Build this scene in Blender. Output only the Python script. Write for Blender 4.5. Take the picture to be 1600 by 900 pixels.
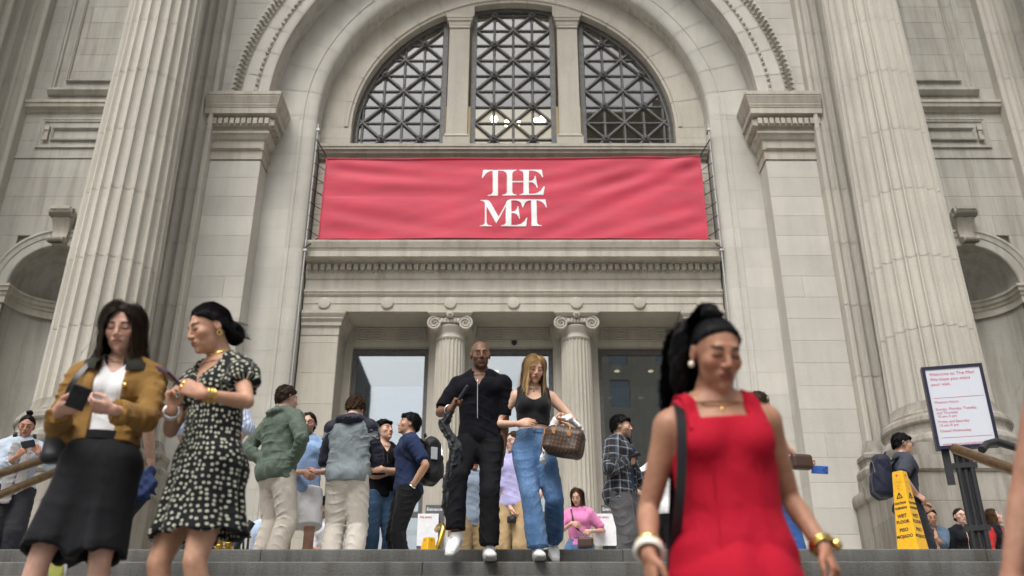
import bpy, bmesh, math, random
import numpy as np
from mathutils import Vector, Matrix, noise as mnoise
from math import sin, cos, pi, sqrt, radians, atan2
random.seed(7); RNG = np.random.default_rng(7)
for o in list(bpy.data.objects): bpy.data.objects.remove(o)
SC = bpy.context.scene
COL = SC.collection
# ---------------------------------------------------------------- camera
CAMZ = -1.354; PITCH = radians(25.5)
cam = bpy.data.cameras.new('camera'); CAM = bpy.data.objects.new('camera', cam); COL.objects.link(CAM)
CAM.location = (0, 0, CAMZ); CAM.rotation_euler = (radians(90) + PITCH, 0, 0)
cam.sensor_width = 36; cam.lens = 36 * 1480 / 1600; cam.shift_x = -2 / 1600
cam.clip_start = .05; cam.clip_end = 3000
cam.dof.use_dof = True; cam.dof.focus_distance = 9.0; cam.dof.aperture_fstop = 1.9
SC.camera = CAM
# ---------------------------------------------------------------- sky and sun
SUN_EL, SUN_AZ = radians(58), radians(200)
w = bpy.data.worlds.new('World'); SC.world = w; w.use_nodes = True
nt = w.node_tree; nt.nodes.clear()
sky = nt.nodes.new('ShaderNodeTexSky'); sky.sky_type = 'NISHITA'; sky.sun_disc = False
sky.sun_elevation = SUN_EL; sky.sun_rotation = SUN_AZ; sky.air_density = 1.0; sky.dust_density = 6.0; sky.ozone_density = 1.0
hs = nt.nodes.new('ShaderNodeHueSaturation'); hs.inputs['Saturation'].default_value = .22
bg = nt.nodes.new('ShaderNodeBackground'); bg.inputs['Strength'].default_value = .14
wo = nt.nodes.new('ShaderNodeOutputWorld')
nt.links.new(sky.outputs[0], hs.inputs['Color']); nt.links.new(hs.outputs[0], bg.inputs['Color']); nt.links.new(bg.outputs[0], wo.inputs[0])
sl = bpy.data.lights.new('sun', 'SUN'); SUN = bpy.data.objects.new('sun', sl); COL.objects.link(SUN)
sl.energy = 1.4; sl.angle = radians(30); sl.color = (1, .97, .93)
_d = Vector((sin(SUN_AZ) * cos(SUN_EL), cos(SUN_AZ) * cos(SUN_EL), sin(SUN_EL)))
SUN.rotation_euler = (-_d).to_track_quat('-Z', 'Y').to_euler()
SC.view_settings.view_transform = 'Standard'; SC.view_settings.look = 'None'
SC.view_settings.exposure = 0.50; SC.view_settings.gamma = 1; SC.view_settings.use_curve_mapping = False
SC.render.engine = 'CYCLES'; SC.cycles.use_denoising = True
try: SC.cycles.denoiser = 'OPENIMAGEDENOISE'
except Exception: pass
SC.cycles.max_bounces = 8; SC.cycles.diffuse_bounces = 3; SC.cycles.glossy_bounces = 4; SC.cycles.transparent_max_bounces = 12
SC.cycles.caustics_reflective = False; SC.cycles.caustics_refractive = False
SC.render.film_transparent = False

F_PX = 1480.; _c, _s = cos(PITCH), sin(PITCH)
def depth_of(Y, z): return Y * _c + (z - CAMZ) * _s
def at(x, y, Y):
    """world point on the plane Y=const that was measured at photo pixel x,y"""
    u = (x - 802) / F_PX; v = -(y - 450) / F_PX
    d = (u, _c - v * _s, _s + v * _c); t = Y / d[1]
    return Vector((d[0] * t, Y, CAMZ + d[2] * t))

# ---------------------------------------------------------------- helpers
def tag(o, label=None, cat=None, group=None, kind=None):
    if label: o['label'] = label
    if cat: o['category'] = cat
    if group: o['group'] = group
    if kind: o['kind'] = kind
    return o
def empty(name, loc=(0, 0, 0), rz=0, label=None, cat=None, group=None):
    o = bpy.data.objects.new(name, None); COL.objects.link(o); o.location = loc; o.rotation_euler = (0, 0, rz)
    o.empty_display_size = .1
    return tag(o, label, cat, group)
def link(name, me, mat=None, parent=None, loc=None, rz=0):
    o = bpy.data.objects.new(name, me); COL.objects.link(o)
    if mat is not None and len(me.materials) == 0: me.materials.append(mat)
    if parent is not None: o.parent = parent
    if loc is not None: o.location = loc
    if rz: o.rotation_euler = (0, 0, rz)
    return o
class MB:
    def __init__(s): s.v = []; s.f = []; s.m = []
    def add(s, vs, fs, mi=0):
        n = len(s.v); s.v += [tuple(v) for v in vs]; s.f += [tuple(i + n for i in f) for f in fs]; s.m += [mi] * len(fs); return s
    def box(s, x0, x1, y0, y1, z0, z1, mi=0):
        return s.add([(x0,y0,z0),(x1,y0,z0),(x1,y1,z0),(x0,y1,z0),(x0,y0,z1),(x1,y0,z1),(x1,y1,z1),(x0,y1,z1)],
                     [(0,3,2,1),(4,5,6,7),(0,1,5,4),(1,2,6,5),(2,3,7,6),(3,0,4,7)], mi)
    def block(s, x0, x1, y0, y1, z0, z1, c=.0035):
        """stone with arrises eased on the face that looks to -Y"""
        return s.add([(x0+c,y0,z0+c),(x1-c,y0,z0+c),(x1-c,y0,z1-c),(x0+c,y0,z1-c),
                      (x0,y0+c,z0),(x1,y0+c,z0),(x1,y0+c,z1),(x0,y0+c,z1),
                      (x0,y1,z0),(x1,y1,z0),(x1,y1,z1),(x0,y1,z1)],
                     [(0,1,2,3),(4,5,1,0),(5,6,2,1),(6,7,3,2),(7,4,0,3),(8,9,5,4),(9,10,6,5),(10,11,7,6),(11,8,4,7),(11,10,9,8)])
    def tube(s, pts, rad, n=8, cap=True, flat=None):
        pts = [Vector(p) for p in pts]
        if not hasattr(rad, '__len__'): rad = [rad] * len(pts)
        rings = []; up = None
        for i, p in enumerate(pts):
            t = (pts[min(i+1, len(pts)-1)] - pts[max(i-1, 0)]).normalized()
            if up is None:
                up = Vector((0,0,1)) if abs(t.z) < .9 else Vector((1,0,0))
            a = t.cross(up).normalized(); b = a.cross(t).normalized(); up = b
            rings.append([p + (a * cos(2*pi*k/n) + b * sin(2*pi*k/n) * (flat or 1)) * rad[i] for k in range(n)])
        vs = [v for r in rings for v in r]; fs = []
        for i in range(len(pts)-1):
            for k in range(n):
                k2 = (k+1) % n; fs.append((i*n+k, i*n+k2, (i+1)*n+k2, (i+1)*n+k))
        if cap:
            fs.append(tuple(range(n-1, -1, -1))); fs.append(tuple((len(pts)-1)*n + k for k in range(n)))
        return s.add(vs, fs)
    def lathe(s, prof, n=32, cx=0, cy=0, a0=0, a1=2*pi, capt=True):
        full = abs(a1 - a0 - 2*pi) < 1e-6; m = n if full else n + 1
        vs = [(cx + r*cos(a0+(a1-a0)*k/n), cy + r*sin(a0+(a1-a0)*k/n), z) for r, z in prof for k in range(m)]; fs = []
        for i in range(len(prof)-1):
            for k in range(n):
                k2 = (k+1) % m; fs.append((i*m+k, i*m+k2, (i+1)*m+k2, (i+1)*m+k))
        if capt and full:
            fs.append(tuple((len(prof)-1)*m + k for k in range(m))); fs.append(tuple(range(m-1, -1, -1)))
        return s.add(vs, fs)
    def sweep(s, prof, path, closed=False):
        """prof: list of (out, z); path: XY points walked with the outside on the right; mitred"""
        P = [Vector((p[0], p[1])) for p in path]; n = len(P); k = len(prof); vs = []
        for i in range(n):
            def nr(a, b):
                d = (b - a).normalized(); return Vector((d.y, -d.x))
            if closed: n0 = nr(P[i-1], P[i]); n1 = nr(P[i], P[(i+1) % n])
            else:
                n1 = nr(P[i], P[i+1]) if i < n-1 else nr(P[i-1], P[i]); n0 = nr(P[i-1], P[i]) if i > 0 else n1
            m = n0 + n1; m = m / max(m.dot(n0), 1e-6)
            for o, z in prof: vs.append((P[i].x + m.x*o, P[i].y + m.y*o, z))
        fs = []; segs = n if closed else n-1
        for i in range(segs):
            j = (i+1) % n
            for q in range(k-1): fs.append((i*k+q, j*k+q, j*k+q+1, i*k+q+1))
        if not closed:
            fs.append(tuple(range(k-1, -1, -1))); fs.append(tuple((n-1)*k + q for q in range(k)))
        return s.add(vs, fs)
    def arc(s, prof, zc, a0, a1, n=24, cx=0):
        """prof: list of (r, y) revolved in the XZ plane about (cx, zc)"""
        k = len(prof); vs = []; fs = []
        for i in range(n+1):
            a = a0 + (a1-a0)*i/n
            for r, y in prof: vs.append((cx + r*cos(a), y, zc + r*sin(a)))
        for i in range(n):
            for q in range(k-1): fs.append((i*k+q, i*k+q+1, (i+1)*k+q+1, (i+1)*k+q))
        return s.add(vs, fs)
    def mesh(s, name, smooth=None):
        me = bpy.data.meshes.new(name); me.from_pydata(s.v, [], s.f); me.update()
        if any(s.m): me.polygons.foreach_set('material_index', s.m)
        if smooth is not None:
            bm = bmesh.new(); bm.from_mesh(me); bmesh.ops.recalc_face_normals(bm, faces=bm.faces)
            for f in bm.faces: f.smooth = True
            for e in bm.edges:
                e.smooth = len(e.link_faces) == 2 and e.calc_face_angle(0) < radians(smooth)
            bm.to_mesh(me); bm.free()
        return me
    def obj(s, name, mat=None, parent=None, smooth=None, loc=None, rz=0):
        me = s.mesh(name, smooth)
        for m in (mat if isinstance(mat, (list, tuple)) else [mat]):
            if m is not None: me.materials.append(m)
        return link(name, me, None, parent, loc, rz)

# ---------------------------------------------------------------- materials
def newmat(name):
    m = bpy.data.materials.new(name); m.use_nodes = True; n = m.node_tree
    return m, n, n.nodes['Principled BSDF'], n.nodes['Material Output']
def nd(n, t, **kw):
    x = n.nodes.new(t)
    for k, v in kw.items():
        if k.startswith('_'): setattr(x, k[1:], v)
        else: x.inputs[k.replace('__', ' ')].default_value = v
    return x
def ramp(n, stops, src=None):
    r = n.nodes.new('ShaderNodeValToRGB'); e = r.color_ramp.elements
    while len(e) < len(stops): e.new(.5)
    for i, (p, c) in enumerate(stops):
        e[i].position = p; e[i].color = (c, c, c, 1) if not hasattr(c, '__len__') else (*c, 1)
    if src is not None: n.links.new(src, r.inputs[0])
    return r
def mul(n, a, b, fac=1.0, mode='MULTIPLY'):
    x = n.nodes.new('ShaderNodeMix'); x.data_type = 'RGBA'; x.blend_type = mode; x.inputs[0].default_value = fac
    for s, i in ((a, 6), (b, 7)):
        if hasattr(s, 'is_linked') or hasattr(s, 'links'): n.links.new(s, x.inputs[i])
        else: x.inputs[i].default_value = (*s, 1)
    return x.outputs[2]
def pos(n, scale=(1,1,1), obj=False):
    mp = n.nodes.new('ShaderNodeMapping'); mp.inputs['Scale'].default_value = scale
    if obj: src = n.nodes.new('ShaderNodeTexCoord').outputs['Object']
    else: src = n.nodes.new('ShaderNodeNewGeometry').outputs['Position']
    n.links.new(src, mp.inputs[0]); return mp.outputs[0]
def stone_mat(name, col, var=.10, stain=.35, bump=.25, rough=.85, grain=60):
    m, n, b, out = newmat(name); L = n.links
    oi = n.nodes.new('ShaderNodeObjectInfo')
    n1 = nd(n, 'ShaderNodeTexNoise', Scale=1.1, Detail=6, Roughness=.6); L.new(pos(n), n1.inputs['Vector'])
    n2 = nd(n, 'ShaderNodeTexNoise', Scale=1.0, Detail=5, Roughness=.65); L.new(pos(n, (5, 5, .45)), n2.inputs['Vector'])
    n3 = nd(n, 'ShaderNodeTexNoise', Scale=grain, Detail=4, Roughness=.7); L.new(pos(n), n3.inputs['Vector'])
    c = mul(n, col, ramp(n, [(.3, 1-var), (.7, 1+var)], n1.outputs[0]).outputs[0])
    c = mul(n, c, ramp(n, [(0, 1-var*.8), (1, 1+var*.7)], oi.outputs['Random']).outputs[0])
    c = mul(n, c, ramp(n, [(.36, (1-stain, 1-stain*1.08, 1-stain*1.2)), (.56, (1, 1, 1))], n2.outputs[0]).outputs[0], .8)
    c = mul(n, c, ramp(n, [(.3, .88), (.7, 1.1)], n3.outputs[0]).outputs[0])
    L.new(c, b.inputs['Base Color']); b.inputs['Roughness'].default_value = rough
    b.inputs['Specular IOR Level'].default_value = .25
    bp = nd(n, 'ShaderNodeBump', Strength=bump, Distance=.02); ad = nd(n, 'ShaderNodeMath', _operation='MULTIPLY_ADD')
    L.new(n1.outputs[0], ad.inputs[0]); ad.inputs[1].default_value = 1.2; L.new(n3.outputs[0], ad.inputs[2])
    L.new(ad.outputs[0], bp.inputs['Height']); L.new(bp.outputs[0], b.inputs['Normal'])
    return m
def plain(name, col, rough=.6, metal=0, spec=.4, var=.06, scale=30, bump=0, emit=0, coat=0):
    m, n, b, out = newmat(name); L = n.links
    t = nd(n, 'ShaderNodeTexNoise', Scale=scale, Detail=3); L.new(pos(n, obj=True), t.inputs['Vector'])
    c = mul(n, col, ramp(n, [(.3, 1-var), (.7, 1+var)], t.outputs[0]).outputs[0])
    L.new(c, b.inputs['Base Color']); b.inputs['Roughness'].default_value = rough; b.inputs['Metallic'].default_value = metal
    b.inputs['Specular IOR Level'].default_value = spec; b.inputs['Coat Weight'].default_value = coat
    if bump:
        bp = nd(n, 'ShaderNodeBump', Strength=bump, Distance=.01); L.new(t.outputs[0], bp.inputs['Height']); L.new(bp.outputs[0], b.inputs['Normal'])
    if emit:
        b.inputs['Emission Color'].default_value = (*col, 1); b.inputs['Emission Strength'].default_value = emit
    return m
M = {}
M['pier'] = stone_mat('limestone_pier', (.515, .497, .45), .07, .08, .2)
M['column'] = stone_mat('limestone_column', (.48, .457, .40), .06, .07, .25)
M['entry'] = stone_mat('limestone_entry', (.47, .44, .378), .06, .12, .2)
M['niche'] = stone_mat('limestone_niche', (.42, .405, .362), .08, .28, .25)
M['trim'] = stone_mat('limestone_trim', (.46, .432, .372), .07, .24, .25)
M['joint'] = stone_mat('joint_mortar', (.47, .45, .415), .08, .3, .3)
M['granite'] = stone_mat('granite_step', (.145, .145, .137), .2, .45, .35, .75, 60)
M['pave'] = stone_mat('granite_paving', (.44, .43, .40), .12, .3, .3, .8, 120)
M['base'] = stone_mat('weathered_limestone', (.32, .30, .262), .10, .45, .35)
M['bronze'] = plain('dark_bronze', (.115, .112, .108), .55, .2, .4, .25, 18, .2)
M['iron'] = plain('black_iron', (.03, .03, .033), .5, .3, .4, .2, 40, .15)
M['brass'] = plain('brass', (.55, .36, .07), .3, 1, .5, .15, 60)
M['railbronze'] = plain('worn_bronze_rail', (.20, .135, .075), .38, .8, .5, .25, 25, .1)
M['steel'] = plain('galvanised_steel', (.42, .42, .42), .55, .5, .5, .15, 40)
M['black'] = plain('black_rubber', (.02, .02, .022), .6)
M['white'] = plain('white_board', (.78, .79, .81), .4)
M['interior'] = plain('interior_plaster', (.30, .27, .22), .8)
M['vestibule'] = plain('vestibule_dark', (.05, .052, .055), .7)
def glass_mat(name, refl, tint=(.75, .82, .85)):
    m, n, b, out = newmat(name); L = n.links; n.nodes.remove(b)
    g = nd(n, 'ShaderNodeBsdfGlossy', Roughness=.015, Color=(.94, .96, .97, 1)); t = nd(n, 'ShaderNodeBsdfTransparent', Color=(*tint, 1))
    tx = nd(n, 'ShaderNodeTexNoise', Scale=.8, Detail=1); L.new(pos(n), tx.inputs['Vector'])
    bp = nd(n, 'ShaderNodeBump', Strength=.02, Distance=.05); L.new(tx.outputs[0], bp.inputs['Height']); L.new(bp.outputs[0], g.inputs['Normal'])
    x = n.nodes.new('ShaderNodeMixShader'); x.inputs[0].default_value = refl
    L.new(t.outputs[0], x.inputs[1]); L.new(g.outputs[0], x.inputs[2]); L.new(x.outputs[0], out.inputs[0]); return m
M['glass'] = glass_mat('coated_glass', .31)
M['glass2'] = glass_mat('window_glass', .15)
# ================================================================ the museum front
BLD = empty('museum_building', (0, 16, 0), label='grey limestone museum front with giant fluted columns and a deep central arch', cat='building')
def bld(o):
    if o.parent is None: o.parent = BLD; o.matrix_parent_inverse = Matrix.Translation((0, -16, 0))
    return o
def part(mb, name, mat, parent=None, smooth=None):
    o = mb.obj(name, mat, None, smooth)
    if parent is None: bld(o)
    else: o.parent = parent
    return o
ZS = 10.67; CH = .44           # springing of the arch, height of a stone course
# backing behind all the stones
for a, b in ((-30, -10.0), (-7.5, -5.14), (5.14, 7.5), (10.0, 30)): part(MB().box(a, b, 16.19, 17.3, -.2, 9.9), 'wall_core', M['joint'])
def rb(a, b, mn, mx):
    out = [a]
    while out[-1] < b - mx: out.append(out[-1] + random.uniform(mn, mx))
    if b - out[-1] > .02: out.append(b)
    return out
# piers, their returns and the inner jamb
for sgn in (-1, 1):
    pier = part(MB().box(*sorted((sgn*5.112, sgn*6.12)), 16.17, 16.3, 0, 9.2), 'pier', M['joint'])
    X = lambda a, b: sorted((sgn*a, sgn*b))
    z = 0.0; i = 0
    while z < 9.2:
        h = min(CH, 9.2 - z)
        cuts = [5.1, 6.12] if i % 7 else [5.1, 5.1 + random.choice((.38, .55)), 6.12]
        for a, b in zip(cuts[:-1], cuts[1:]):
            d = random.uniform(0, .002)
            part(MB().block(*X(a + (.002 if a > 5.1 else 0), b -.0011), 16.15 + d, 16.19, z +.0011, z + h -.0011), 'stone_block', M['pier'], pier)
        # return of the pier, looking to the opening
        x0, x1 = X(5.1, 5.16)
        mb = MB(); yb = 16.38 if i % 2 else 16.66
        ys = [16.192, 16.42, 16.66] if i % 2 else [16.192, 16.66]
        for y0, y1 in zip(ys[:-1], ys[1:]):
            m2 = MB(); m2.box(x0, x1, y0 +.0011, y1 -.0011, z +.0011, z + h -.0011); part(m2, 'stone_block', M['pier'], pier)
        z += h; i += 1
    # jamb stones: flat band, bead and round edge
    prof = [(5.12, 16.65), (4.55, 16.65), (4.54, 16.635), (4.47, 16.635), (4.455, 16.655), (4.42, 16.655)]
    for k in range(7):
        a = k/6*pi/2; prof.append((4.42 - .012 - .23*sin(a)*.98, 16.63 + .0 + .10*(1-cos(a))))
    prof += [(4.17, 16.78), (4.165, 17.2)]
    if True:
        jamb = part(MB().box(*X(4.2, 5.1), 16.8, 17.2, 0, ZS), 'jamb', M['joint'])
        z = 0; i = 0
        while z < ZS:
            h = min(CH, ZS - z)
            for part_i, pr in enumerate((prof[:2], prof[1:])):
                mb = MB(); c = .002; n = len(pr)
                vs = [(sgn*r, y, zz) for zz in (z + c, z + h - c) for r, y in pr] + [(sgn*r, 16.85 if q else 16.85, zz) for zz in (z+c, z+h-c) for q, (r, y) in enumerate((pr[0], pr[-1]))]
                fs = [(q, q+1, n+q+1, n+q) for q in range(n-1)]
                mb.add(vs, fs); part(mb, 'jamb_stone', M['pier'], jamb, 18)
            z += h; i += 1
# ---- arch rings
a_lim = (radians(0), radians(180))
def ring(name, stone, prof, n, mat, zc=ZS, gap=.0012, smooth=18, seg=6):
    core = [(r, y + .012) for r, y in prof]
    root = part(MB().arc(core, zc, *a_lim, n=64), name, M['joint'], None, smooth)
    for i in range(n):
        a0 = pi*i/n + gap; a1 = pi*(i+1)/n - gap
        part(MB().arc(prof, zc, a0, a1, n=seg), stone, mat, root, smooth)
    return root
archi = ring('archivolt', 'voussoir', [(5.92, 16.15), (5.92, 16.06), (5.86, 16.045), (5.80, 16.05), (5.70, 16.075), (5.69, 16.10), (5.42, 16.10), (5.41, 16.085), (5.35, 16.085), (5.34, 16.105), (5.16, 16.105), (5.12, 16.12), (5.12, 16.66)], 27, M['pier'])
inner_prof = [(5.12, 16.65), (4.55, 16.65), (4.54, 16.635), (4.47, 16.635), (4.455, 16.655), (4.42, 16.655)] + [(4.42 - .012 - .23*sin(k/6*pi/2)*.98, 16.63 + .10*(1-cos(k/6*pi/2))) for k in range(7)] + [(4.17, 16.78), (4.165, 17.12)]
ring('inner_arch', 'voussoir', inner_prof, 23, M['pier'])
# leaf enrichment and bead on the archivolt
mb = MB(); nl = 150
for i in range(nl):
    a = pi*(i+.5)/nl
    for da, r0, r1, wd in ((0, 5.66, 5.82, .040), (.5*pi/nl, 5.73, 5.90, .034)):
        A = a + da; ca, sa = cos(A), sin(A)
        def pt(r, t, y): return (r*ca - t*sa, y, ZS + r*sa + t*ca)
        rm = r0 + (r1-r0)*.45
        mb.add([pt(r0, 0, 16.075), pt(rm, -wd, 16.06), pt(r1, 0, 16.055), pt(rm, wd, 16.06), pt(rm, 0, 15.985)], [(0,1,4),(1,2,4),(2,3,4),(3,0,4)])
o = part(mb, 'leaf_moulding', M['trim'], archi); tag(o, kind='stuff')
mb = MB()
nbd = 120
for i in range(nbd):
    a = pi*(i+.5)/nbd; L2 = .056 if i % 3 else .02; rr = .034 if i % 3 else .04
    for sgn in (1,):
        c0 = 5.38
        pts = [(c0*cos(a+t/c0), 16.07, ZS + c0*sin(a+t/c0)) for t in (-L2, -L2*.6, 0, L2*.6, L2)]
        mb.tube(pts, [rr*.3, rr*.85, rr, rr*.85, rr*.3], 6)
o = part(mb, 'bead_moulding', M['trim'], archi, 60); tag(o, kind='stuff')
# wall above the imposts (its stepped inner edge runs behind the archivolt)
for sgn in (-1, 1):
    sp = part(MB().box(*sorted((sgn*4.9, sgn*6.3)), 16.66, 17.0, 9.2, 10.66), 'upper_wall', M['joint'])
    z = ZS + .004
    while z < 18:
        d = z + CH - ZS; xi = sqrt(max(5.75**2 - d*d, 0)) if d < 5.75 else 0
        for a, b in zip(*(lambda c: (c[:-1], c[1:]))(rb(xi, 6.12, .8, 1.3))):
            part(MB().block(*sorted((sgn*(a+.0011), sgn*(b-.0011))), 16.15, 16.22, z +.0011, z + CH -.0011), 'stone_block', M['pier'], sp)
        z += CH
# ---- impost capitals
prof_imp = [(0.000, 9.22), (0.020, 9.22), (0.020, 9.42), (0.050, 9.43), (0.060, 9.47), (0.030, 9.48), (0.030, 9.66), (0.070, 9.68), (0.110, 9.76), (0.140, 9.78), (0.140, 9.82), (0.100, 9.83), (0.100, 9.93), (0.160, 9.94), (0.160, 10.10), (0.120, 10.11), (0.120, 10.16), (0.258, 10.18), (0.258, 10.32), (0.271, 10.325), (0.271, 10.365), (0.284, 10.37), (0.284, 10.40), (0.297, 10.43), (0.318, 10.52), (0.331, 10.55), (0.331, 10.585), (0.344, 10.59), (0.344, 10.67), (0.000, 10.67)]
for sgn in (-1, 1):
    path = [(sgn*6.3, 16.15), (sgn*5.1, 16.15), (sgn*5.1, 16.66)]
    if sgn > 0: path = path[::-1]
    mb = MB().sweep(prof_imp, path)
    imp = part(mb, 'impost', M['trim'], None, 18)
    # dentils and beads
    for k in range(11):
        x = sgn*(6.2 - k*.118)
        part(MB().box(x - .042, x + .042, 15.925, 16.0, 9.955, 10.09), 'dentil', M['trim'], imp)
    for k in range(6):
        y = 16.03 + k*.105; x = sgn*(5.1 - .16)
        part(MB().box(*sorted((x - sgn*.065, x)), y - .036, y + .036, 9.955, 10.09), 'dentil', M['trim'], imp)
    mb = MB()
    for k in range(52): mb.tube([(sgn*(6.28 - k*.0225) - .009, 16.085, 9.455), (sgn*(6.28 - k*.0225) + .009, 16.085, 9.455)], .012, 5)
    o = part(mb, 'bead_moulding', M['trim'], imp); tag(o, kind='stuff')
# ---- lunette wall, window ring, sill ledge
mb = MB(); n = 64; vs = []; fs = []
for i in range(n+1):
    a = pi*i/n; vs += [(4.3*cos(a), 17.1, ZS + 4.3*sin(a)), (3.66*cos(a), 17.1, ZS + 3.66*sin(a))]
for i in range(n): fs.append((2*i, 2*i+1, 2*i+3, 2*i+2))
mb.add(vs, fs)
lun = part(mb, 'lunette_wall', M['joint'])
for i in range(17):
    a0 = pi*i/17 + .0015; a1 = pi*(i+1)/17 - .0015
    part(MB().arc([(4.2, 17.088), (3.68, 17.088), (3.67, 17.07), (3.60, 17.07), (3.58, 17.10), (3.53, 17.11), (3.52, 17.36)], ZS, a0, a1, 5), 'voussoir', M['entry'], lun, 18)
for sgn in (-1, 1):
    for k in range(2):
        z0 = 10.1 + .29*k
        part(MB().box(*sorted((sgn*3.52, sgn*4.2)), 17.09, 17.4, z0 +.0011, min(z0 + .288, ZS -.0011)), 'stone_block', M['entry'], lun)
ledge_prof = [(0, 9.5), (.02, 9.80), (.10, 9.81), (.12, 9.86), (.20, 9.90), (.21, 9.96), (.25, 9.97), (.25, 10.02), (.27, 10.03), (.27, 10.10), (0, 10.11)]
ledge = part(MB().sweep([(o + .0, z) for o, z in ledge_prof], [(-4.13, 17.13), (4.13, 17.13)]), 'window_ledge', M['trim'], None, 18)
part(MB().box(-4.13, 4.13, 17.1, 17.9, 9.4, 10.098), 'ledge_core', M['trim'])
# mullion pilasters between the lights
def win_z(x, R): return ZS + sqrt(max(R*R - x*x, 0))
for sgn in (-1, 1):
    xc = sgn*1.235
    mp = part(MB().box(xc - .23, xc + .23, 17.14, 17.4, 10.09, 13.7), 'mullion_pilaster', M['entry'])
    part(MB().box(xc - .29, xc + .29, 17.12, 17.42, 10.09, 10.47), 'mullion_plinth', M['entry'], mp)
    part(MB().sweep([(0, 10.47), (.03, 10.47), (.025, 10.5), (.01, 10.53), (0, 10.54)], [(xc - .235, 17.4), (xc - .235, 17.135), (xc + .235, 17.135), (xc + .235, 17.4)][::-1] if False else [(xc - .235, 17.4), (xc - .235, 17.135), (xc + .235, 17.135), (xc + .235, 17.4)]), 'mullion_base', M['entry'], mp)
    part(MB().sweep([(0, 13.46), (.012, 13.46), (.012, 13.52), (.02, 13.53), (.03, 13.62), (.06, 13.64), (.065, 13.70), (.08, 13.71), (.08, 13.80), (0, 13.81)], [(xc - .225, 17.4), (xc - .225, 17.125), (xc + .225, 17.125), (xc + .225, 17.4)]), 'mullion_capital', M['entry'], mp)
    part(MB().box(xc - .33, xc + .33, 17.105, 17.45, 13.80, 14.6), 'mullion_head', M['entry'], mp)
# ---- bronze windows
PIT = .434; ZW = 10.11
def clip_line(p, d, x0, x1, z0, R):
    """clip the line p+t*d to x0..x1, z>=z0 and inside the arc of radius R"""
    lo, hi = -20, 20
    for q, dq, a, b in ((p[0], d[0], x0, x1), (p[1], d[1], z0, 99)):
        if abs(dq) < 1e-9:
            if q < a or q > b: return None
        else:
            t0, t1 = (a-q)/dq, (b-q)/dq
            lo = max(lo, min(t0, t1)); hi = min(hi, max(t0, t1))
    qx, qz = p[0], p[1]-ZS; A = d[0]**2+d[1]**2; B = 2*(qx*d[0]+qz*d[1]); C = qx*qx+qz*qz-R*R; D = B*B-4*A*C
    if D <= 0: return None
    lo = max(lo, (-B-sqrt(D))/2/A); hi = min(hi, (-B+sqrt(D))/2/A)
    if hi - lo < .06: return None
    return (p[0]+d[0]*lo, p[1]+d[1]*lo), (p[0]+d[0]*hi, p[1]+d[1]*hi)
def bar(a, b, wd, y0, y1):
    d = Vector((b[0]-a[0], b[1]-a[1])); L = d.length; d /= L; nx, nz = -d.y*wd/2, d.x*wd/2
    ym = y0 + (y1-y0)*.45; k = .45
    vs = []
    for p in (a, b):
        vs += [(p[0]+nx, y1, p[1]+nz), (p[0]+nx, ym, p[1]+nz), (p[0]+nx*k, y0, p[1]+nz*k), (p[0]-nx*k, y0, p[1]-nz*k), (p[0]-nx, ym, p[1]-nz), (p[0]-nx, y1, p[1]-nz)]
    return MB().add(vs, [(q, (q+1) % 6, 6+(q+1) % 6, 6+q) for q in range(6)] + [tuple(range(5,-1,-1)), tuple(range(6,12))])
def arc_poly(x0, x1, z0, z1, R, n=6):
    """rectangle cell clipped by the arc"""
    poly = [(x0, z0), (x1, z0), (x1, z1), (x0, z1)]; out = []
    ins = lambda p: p[0]**2 + (p[1]-ZS)**2 <= R*R
    for i in range(4):
        a, b = poly[i], poly[(i+1) % 4]; ia, ib = ins(a), ins(b)
        if ia: out.append(a)
        if ia != ib:
            lo, hi = 0., 1.
            for _ in range(30):
                m = (lo+hi)/2; p = (a[0]+(b[0]-a[0])*m, a[1]+(b[1]-a[1])*m)
                if ins(p) == ia: lo = m
                else: hi = m
            out.append((a[0]+(b[0]-a[0])*lo, a[1]+(b[1]-a[1])*lo))
    return out
ros_me = None
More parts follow.
